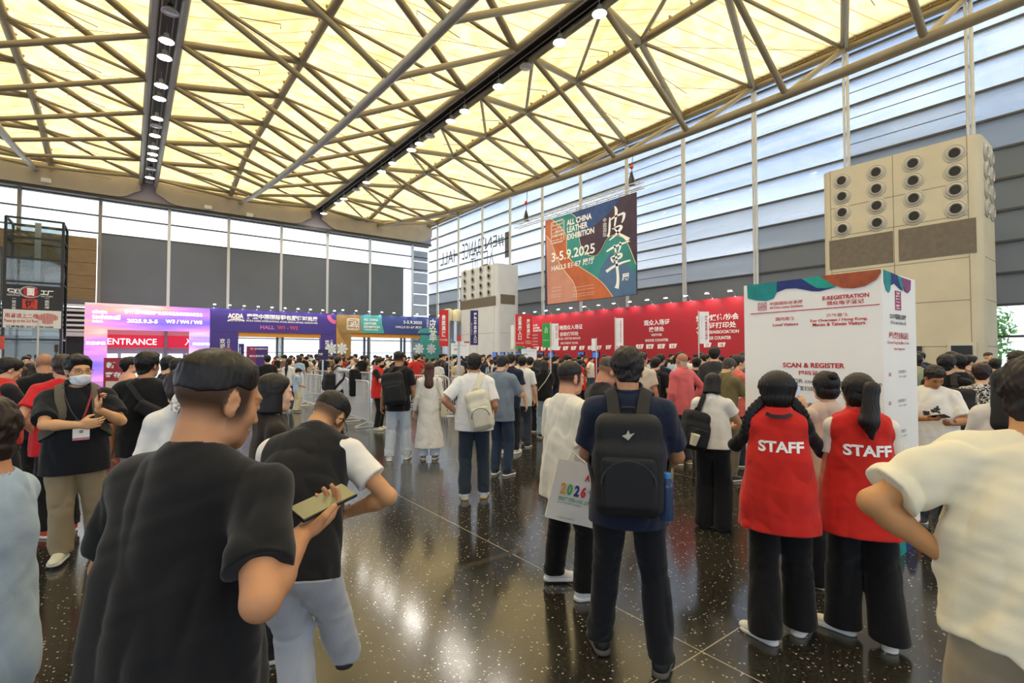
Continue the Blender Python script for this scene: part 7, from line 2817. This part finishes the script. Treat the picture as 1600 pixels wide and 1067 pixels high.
# baggage by the pink shirt
c_ = on_floor(1062, 722)
tr_ = empty('shopping_bag', c_, label='red and white shopping bag standing on the floor by the coral pink shirt', cat='bag')
MB().box((0, 0, .13), (.30, .14, .26)).build('bag_body', mat('red bag', 'b8242c', .5), tr_, bevel=.01)
MB().box((-.12, -.0, .13), (.09, .144, .264)).build('white_panel', white_board, tr_)
MB().poly([(-.06, 0, .26), (-.05, 0, .38), (.05, 0, .38), (.06, 0, .26)], .006, 6).build('handle', white_ink, tr_)

# ---- right of the column
s = simple(1454, 5.25, 168, 1.62, 'e6e2d8', '2c3440', 'person in white printed T-shirt looking down at a phone, right of the white column', hair='crop', hairc='16110e', fade=.2, pose='phone', head=(14, 34, 0), skin='b07a52', girth=1.12, vox=.008, so=dict(loose=1.15), sl=.85)
phone(s, 0, 'black phone in both hands of the man in the printed T-shirt', up=.11, off=.03, along=(-.6, .75, .2), face=(.0, -.6, .8))
gp_ = MB()
rl = random.Random(3)
for i in range(26):
    x, z = rl.uniform(-.075, .075), rl.uniform(-.11, .0)
    if abs(x) < .03 or z < -.05:
        gp_.box((x, 0, z), (rl.uniform(.02, .05), .003, rl.uniform(.012, .03)), Matrix.Rotation(rl.uniform(0, 3), 3, 'Y'))
pr = gp_.build('shirt_print', mat('grey print', '4b4a48', .8), s.body)
pc, pn = snap(s.f, chest_pt(s.f, .02, .2, .0), .008, **{a: b for a, b in s.so.items() if a not in ('c', 'seed')})
pr.matrix_local = Matrix.Translation(Vector((pc * s.k).tolist()))
s = simple(1478, 6.0, 12, 1.72, '17171a', '3d4f66', 'person in black jacket with black backpack, back turned, below the wall screen', hair='crop', sleeve='long', so=dict(loose=1.1))
backpack(s, '1d1c1f', 'large black backpack worn below the framed wall screen', .011, cx=.12, cz=-.18, size=(.2, .12, .26), shirt=s.so, back=-.24, straps=(1,))
s = simple(1496, 6.6, -42, 1.73, '1c1c1f', '2b2d32', 'person in black shirt with full face in profile below the framed wall screen', hair='short', head=(20, 0, 0), girth=1.1, fade=.4)
pm = mat('black and white patterned blouse', 'c9c6bd', .8)
_nt = pm.node_tree
_no = _nt.nodes.new('ShaderNodeTexNoise')
_no.inputs['Scale'].default_value = 26
_no.inputs['Distortion'].default_value = 2.5
_tcn = _nt.nodes.new('ShaderNodeTexCoord')
_nt.links.new(_tcn.outputs['Object'], _no.inputs['Vector'])
_rm = _nt.nodes.new('ShaderNodeValToRGB')
_rm.color_ramp.interpolation = 'CONSTANT'
_rm.color_ramp.elements[0].color = (.01, .01, .012, 1)
_rm.color_ramp.elements[1].position, _rm.color_ramp.elements[1].color = .5, (.65, .63, .58, 1)
_nt.links.new(_no.outputs['Fac'], _rm.inputs[0])
_nt.links.new(_rm.outputs[0], _nt.nodes['Principled BSDF'].inputs['Base Color'])
s = simple(1533, 5.6, 4, 1.62, 'c9c6bd', '2b2d32', 'woman with short curly brown hair in black and white patterned blouse', fem=True, hair='crop', hairc='2a1913', girth=1.15, so=dict(mat=pm, loose=1.2), sl=.85, fade=0)
s = simple(1572, 3.5, 8, 1.62, 'dcd8d0', '2b2d32', 'woman with long black hair and white top, partly hidden by the large man', fem=True, hair='long', hairc='0e0c0c', vox=.008, so=dict(loose=1.2, sw=1.3), sleeve='long')
s = simple(1594, 6.2, -60, 1.76, '2c2e33', '2b2d32', 'person pointing with an outstretched arm toward the wall screen', hair='crop', fig=dict(rh=(.12, .55, 1.47), rp=(1, 0, -.8), rcurl=8), skin=RUDDY)
s = simple(1512, 8.2, 70, 1.72, '6d6a66', '2b2d32', 'person with glasses in grey top between the black shirt and the patterned blouse', hair='short')
s = simple(1430, 7.9, -70, 1.74, '8f9678', '2b2d32', 'person in olive vest and red top right at the edge of the white column', hair='crop', layers=lambda so: [('shirt', dict(so, c='c62c2c')), ('vest', dict(c='8f9678', sleeve='none', hem=-.1, e=.03, seed=2))])
s = simple(1555, 8.8, -10, 1.66, '4a4c50', '2b2d32', 'person in dark grey top behind the patterned blouse', hair='short')
# ================================================================ the crowd farther off: a few figures, copied one by one
proto = []


def build_proto(name, fem, hair, pose, sleeve='short', cut='straight', vest=False, head=(0, 8, 0), bag=False, girth=1.0, legs_c='2a2c30'):
    s = simple(800, 30, 0, 1.70, 'c9c6bd', legs_c, name, vox=.021, fem=fem, hair=hair, pose=pose, sleeve=sleeve, cut=cut, head=head, girth=girth, seed=len(proto) + 3,
               layers=(lambda so: [('shirt', so), ('vest', dict(c='cc2a24', sleeve='none', hem=-.16, e=.034, seed=3))]) if vest else None)
    proto.append((s, vest, fem))
    return s


build_proto('a', False, 'short', 'stand')
build_proto('b', False, 'crop', 'phone', head=(0, 26, 0))
build_proto('c', False, 'short', 'hip', girth=1.12)
build_proto('d', False, 'crop', 'front', sleeve='long', head=(20, 4, 0))
build_proto('e', True, 'long', 'phone', head=(0, 24, 0))
build_proto('f', True, 'bob', 'stand', cut='wide', head=(-20, 4, 0))
build_proto('g', False, 'short', 'stand', vest=True, head=(14, 4, 0))
build_proto('h', True, 'tied', 'front', vest=True)
build_proto('i', False, 'short', 'photo', head=(0, -4, 0))
build_proto('j', False, 'fade', 'stand', girth=1.15, head=(-26, 6, 0))

SHIRTS = [('black', '1a1a1c', 8), ('white', 'e2e0da', 7), ('navy', '222a3e', 4), ('grey', '83878c', 3), ('beige', 'cbbfa6', 2), ('light blue', 'a6bbd2', 2), ('red', 'c0302c', 2), ('olive', '6b6648', 1), ('pink', 'd58d92', 1), ('charcoal', '3a3c40', 3), ('brown', '6a4c3a', 1)]
TROUS = [('1b1c1f', 5), ('2b3442', 4), ('3f5068', 3), ('8c8068', 2), ('b9b4a6', 1), ('5a5c60', 2)]
rc = random.Random(21)


def pick(L):
    t = rc.uniform(0, sum(x[-1] for x in L))
    for x in L:
        t -= x[-1]
        if t <= 0:
            return x
    return L[-1]


taken = [tuple(o.location[:2]) for o in COL.objects if o.name.startswith('person') and o.parent is None and o not in [p[0].body for p in proto]]
taken += [tuple(o.location[:2]) for o in COL.objects if o.name.startswith(('flag_banner', 'sign_board', 'self_service'))]
people = []


def free(x, y, r):
    return all((x - a) ** 2 + (y - b) ** 2 > r * r for a, b in taken)


def scatter(n, px0, px1, d0, d1, face, spread, zone, ok=lambda x, y: True, r=.68, ph=(1.56, 1.80)):
    made = tries = 0
    while made < n and tries < n * 60:
        tries += 1
        px = rc.uniform(px0, px1)
        u = rc.random()
        d = d0 + (d1 - d0) * u
        P = at_depth(px, 555, d)
        if not ok(P.x, P.y) or not free(P.x, P.y, r):
            continue
        taken.append((P.x, P.y))
        rz = math.radians(face + rc.gauss(0, spread))
        people.append((px, d, P, rz, zone, rc.uniform(*ph)))
        made += 1


inhall = lambda x, y: x < RX - 1.5 and y < GY - 1
scatter(84, 640, 1165, 11.5, 24.5, -90, 45, 'red', lambda x, y: x < RX - 1.6 and y < 27 and x > 8)
scatter(14, 1000, 1165, 9.8, 13, -90, 45, 'red', lambda x, y: x < RX - 1.6)
scatter(46, 690, 850, 20, 34, -40, 60, 'tower', lambda x, y: x < RX - 2.2 and y < 34)
scatter(58, 476, 690, 22, 36, 0, 60, 'leather', lambda x, y: inhall(x, y))
scatter(26, 425, 520, 19, 34, 0, 60, 'shoe', lambda x, y: inhall(x, y))
scatter(12, 300, 430, 24, 38, 0, 70, 'shoe', lambda x, y: inhall(x, y))
scatter(9, 5, 120, 14, 30, 0, 90, 'lift', lambda x, y: y < 37)
scatter(9, 200, 320, 20, 38, 0, 70, 'pink', lambda x, y: y < 42)
scatter(12, 1425, 1600, 8.6, 13.5, -80, 60, 'cream', lambda x, y: x < tX - .8)
ZN = dict(red=('red backdrop queue', 'the red leather banner'), tower=('white tower crowd', 'the twin ducts'), leather=('leather gateway crowd', 'the purple gateway'),
          shoe=('purple gateway crowd', 'the pink gateway'), lift=('lift tower group', 'the picture edge'), pink=('pink gateway group', 'the lift tower'), cream=('cream tower crowd', 'the white column'))


def ordinal(n):
    return '%d%s' % (n, 'th' if 10 <= n % 100 <= 20 else {1: 'st', 2: 'nd', 3: 'rd'}.get(n % 10, 'th'))


used = [False] * len(proto)
cnt = {}
for px, d, P, rz, zone, h in sorted(people, key=lambda t: t[0]):
    i = rc.choices(range(len(proto)), [5, 5, 4, 3, 3, 3, 1.0, .8, .6, 3])[0]
    s, vest, fem = proto[i]
    if not used[i]:
        used[i] = True
        o = s.body
    else:
        o = copy_tree(s.body)
    sc_f = h / 1.70 * (.94 if fem else 1.0)
    o.location = (P.x, P.y, 0)
    o.rotation_euler = (0, 0, rz)
    o.scale = (sc_f, sc_f, sc_f)
    nm, c, _ = pick(SHIRTS)
    tc, _ = pick(TROUS)
    for ch in o.children:
        kind = ch.name.split('.')[0]
        m = cloth(c) if kind == 'shirt' else cloth(tc) if kind == 'trousers' else None
        if kind == 'hair':
            m = hair_mat(rc.choice([DARKHAIR, DARKHAIR, '1d1512', '2a1c14', '3a2a20']))
        if m:
            ch.material_slots[0].link = 'OBJECT'
            ch.material_slots[0].material = m
    cnt[zone] = cnt.get(zone, 0) + 1
    a, b = ZN[zone]
    who = 'red vested helper' if vest else ('%s in %s shirt' % ('woman' if fem else 'person', nm))
    tag(o, '%s, %s from %s in the %s' % (who, ordinal(cnt[zone]), b, a), 'person', a)
for k_, (s, _, _) in enumerate(proto):
    if not used[k_]:
        for ch in list(s.body.children_recursive):
            bpy.data.objects.remove(ch)
        bpy.data.objects.remove(s.body)
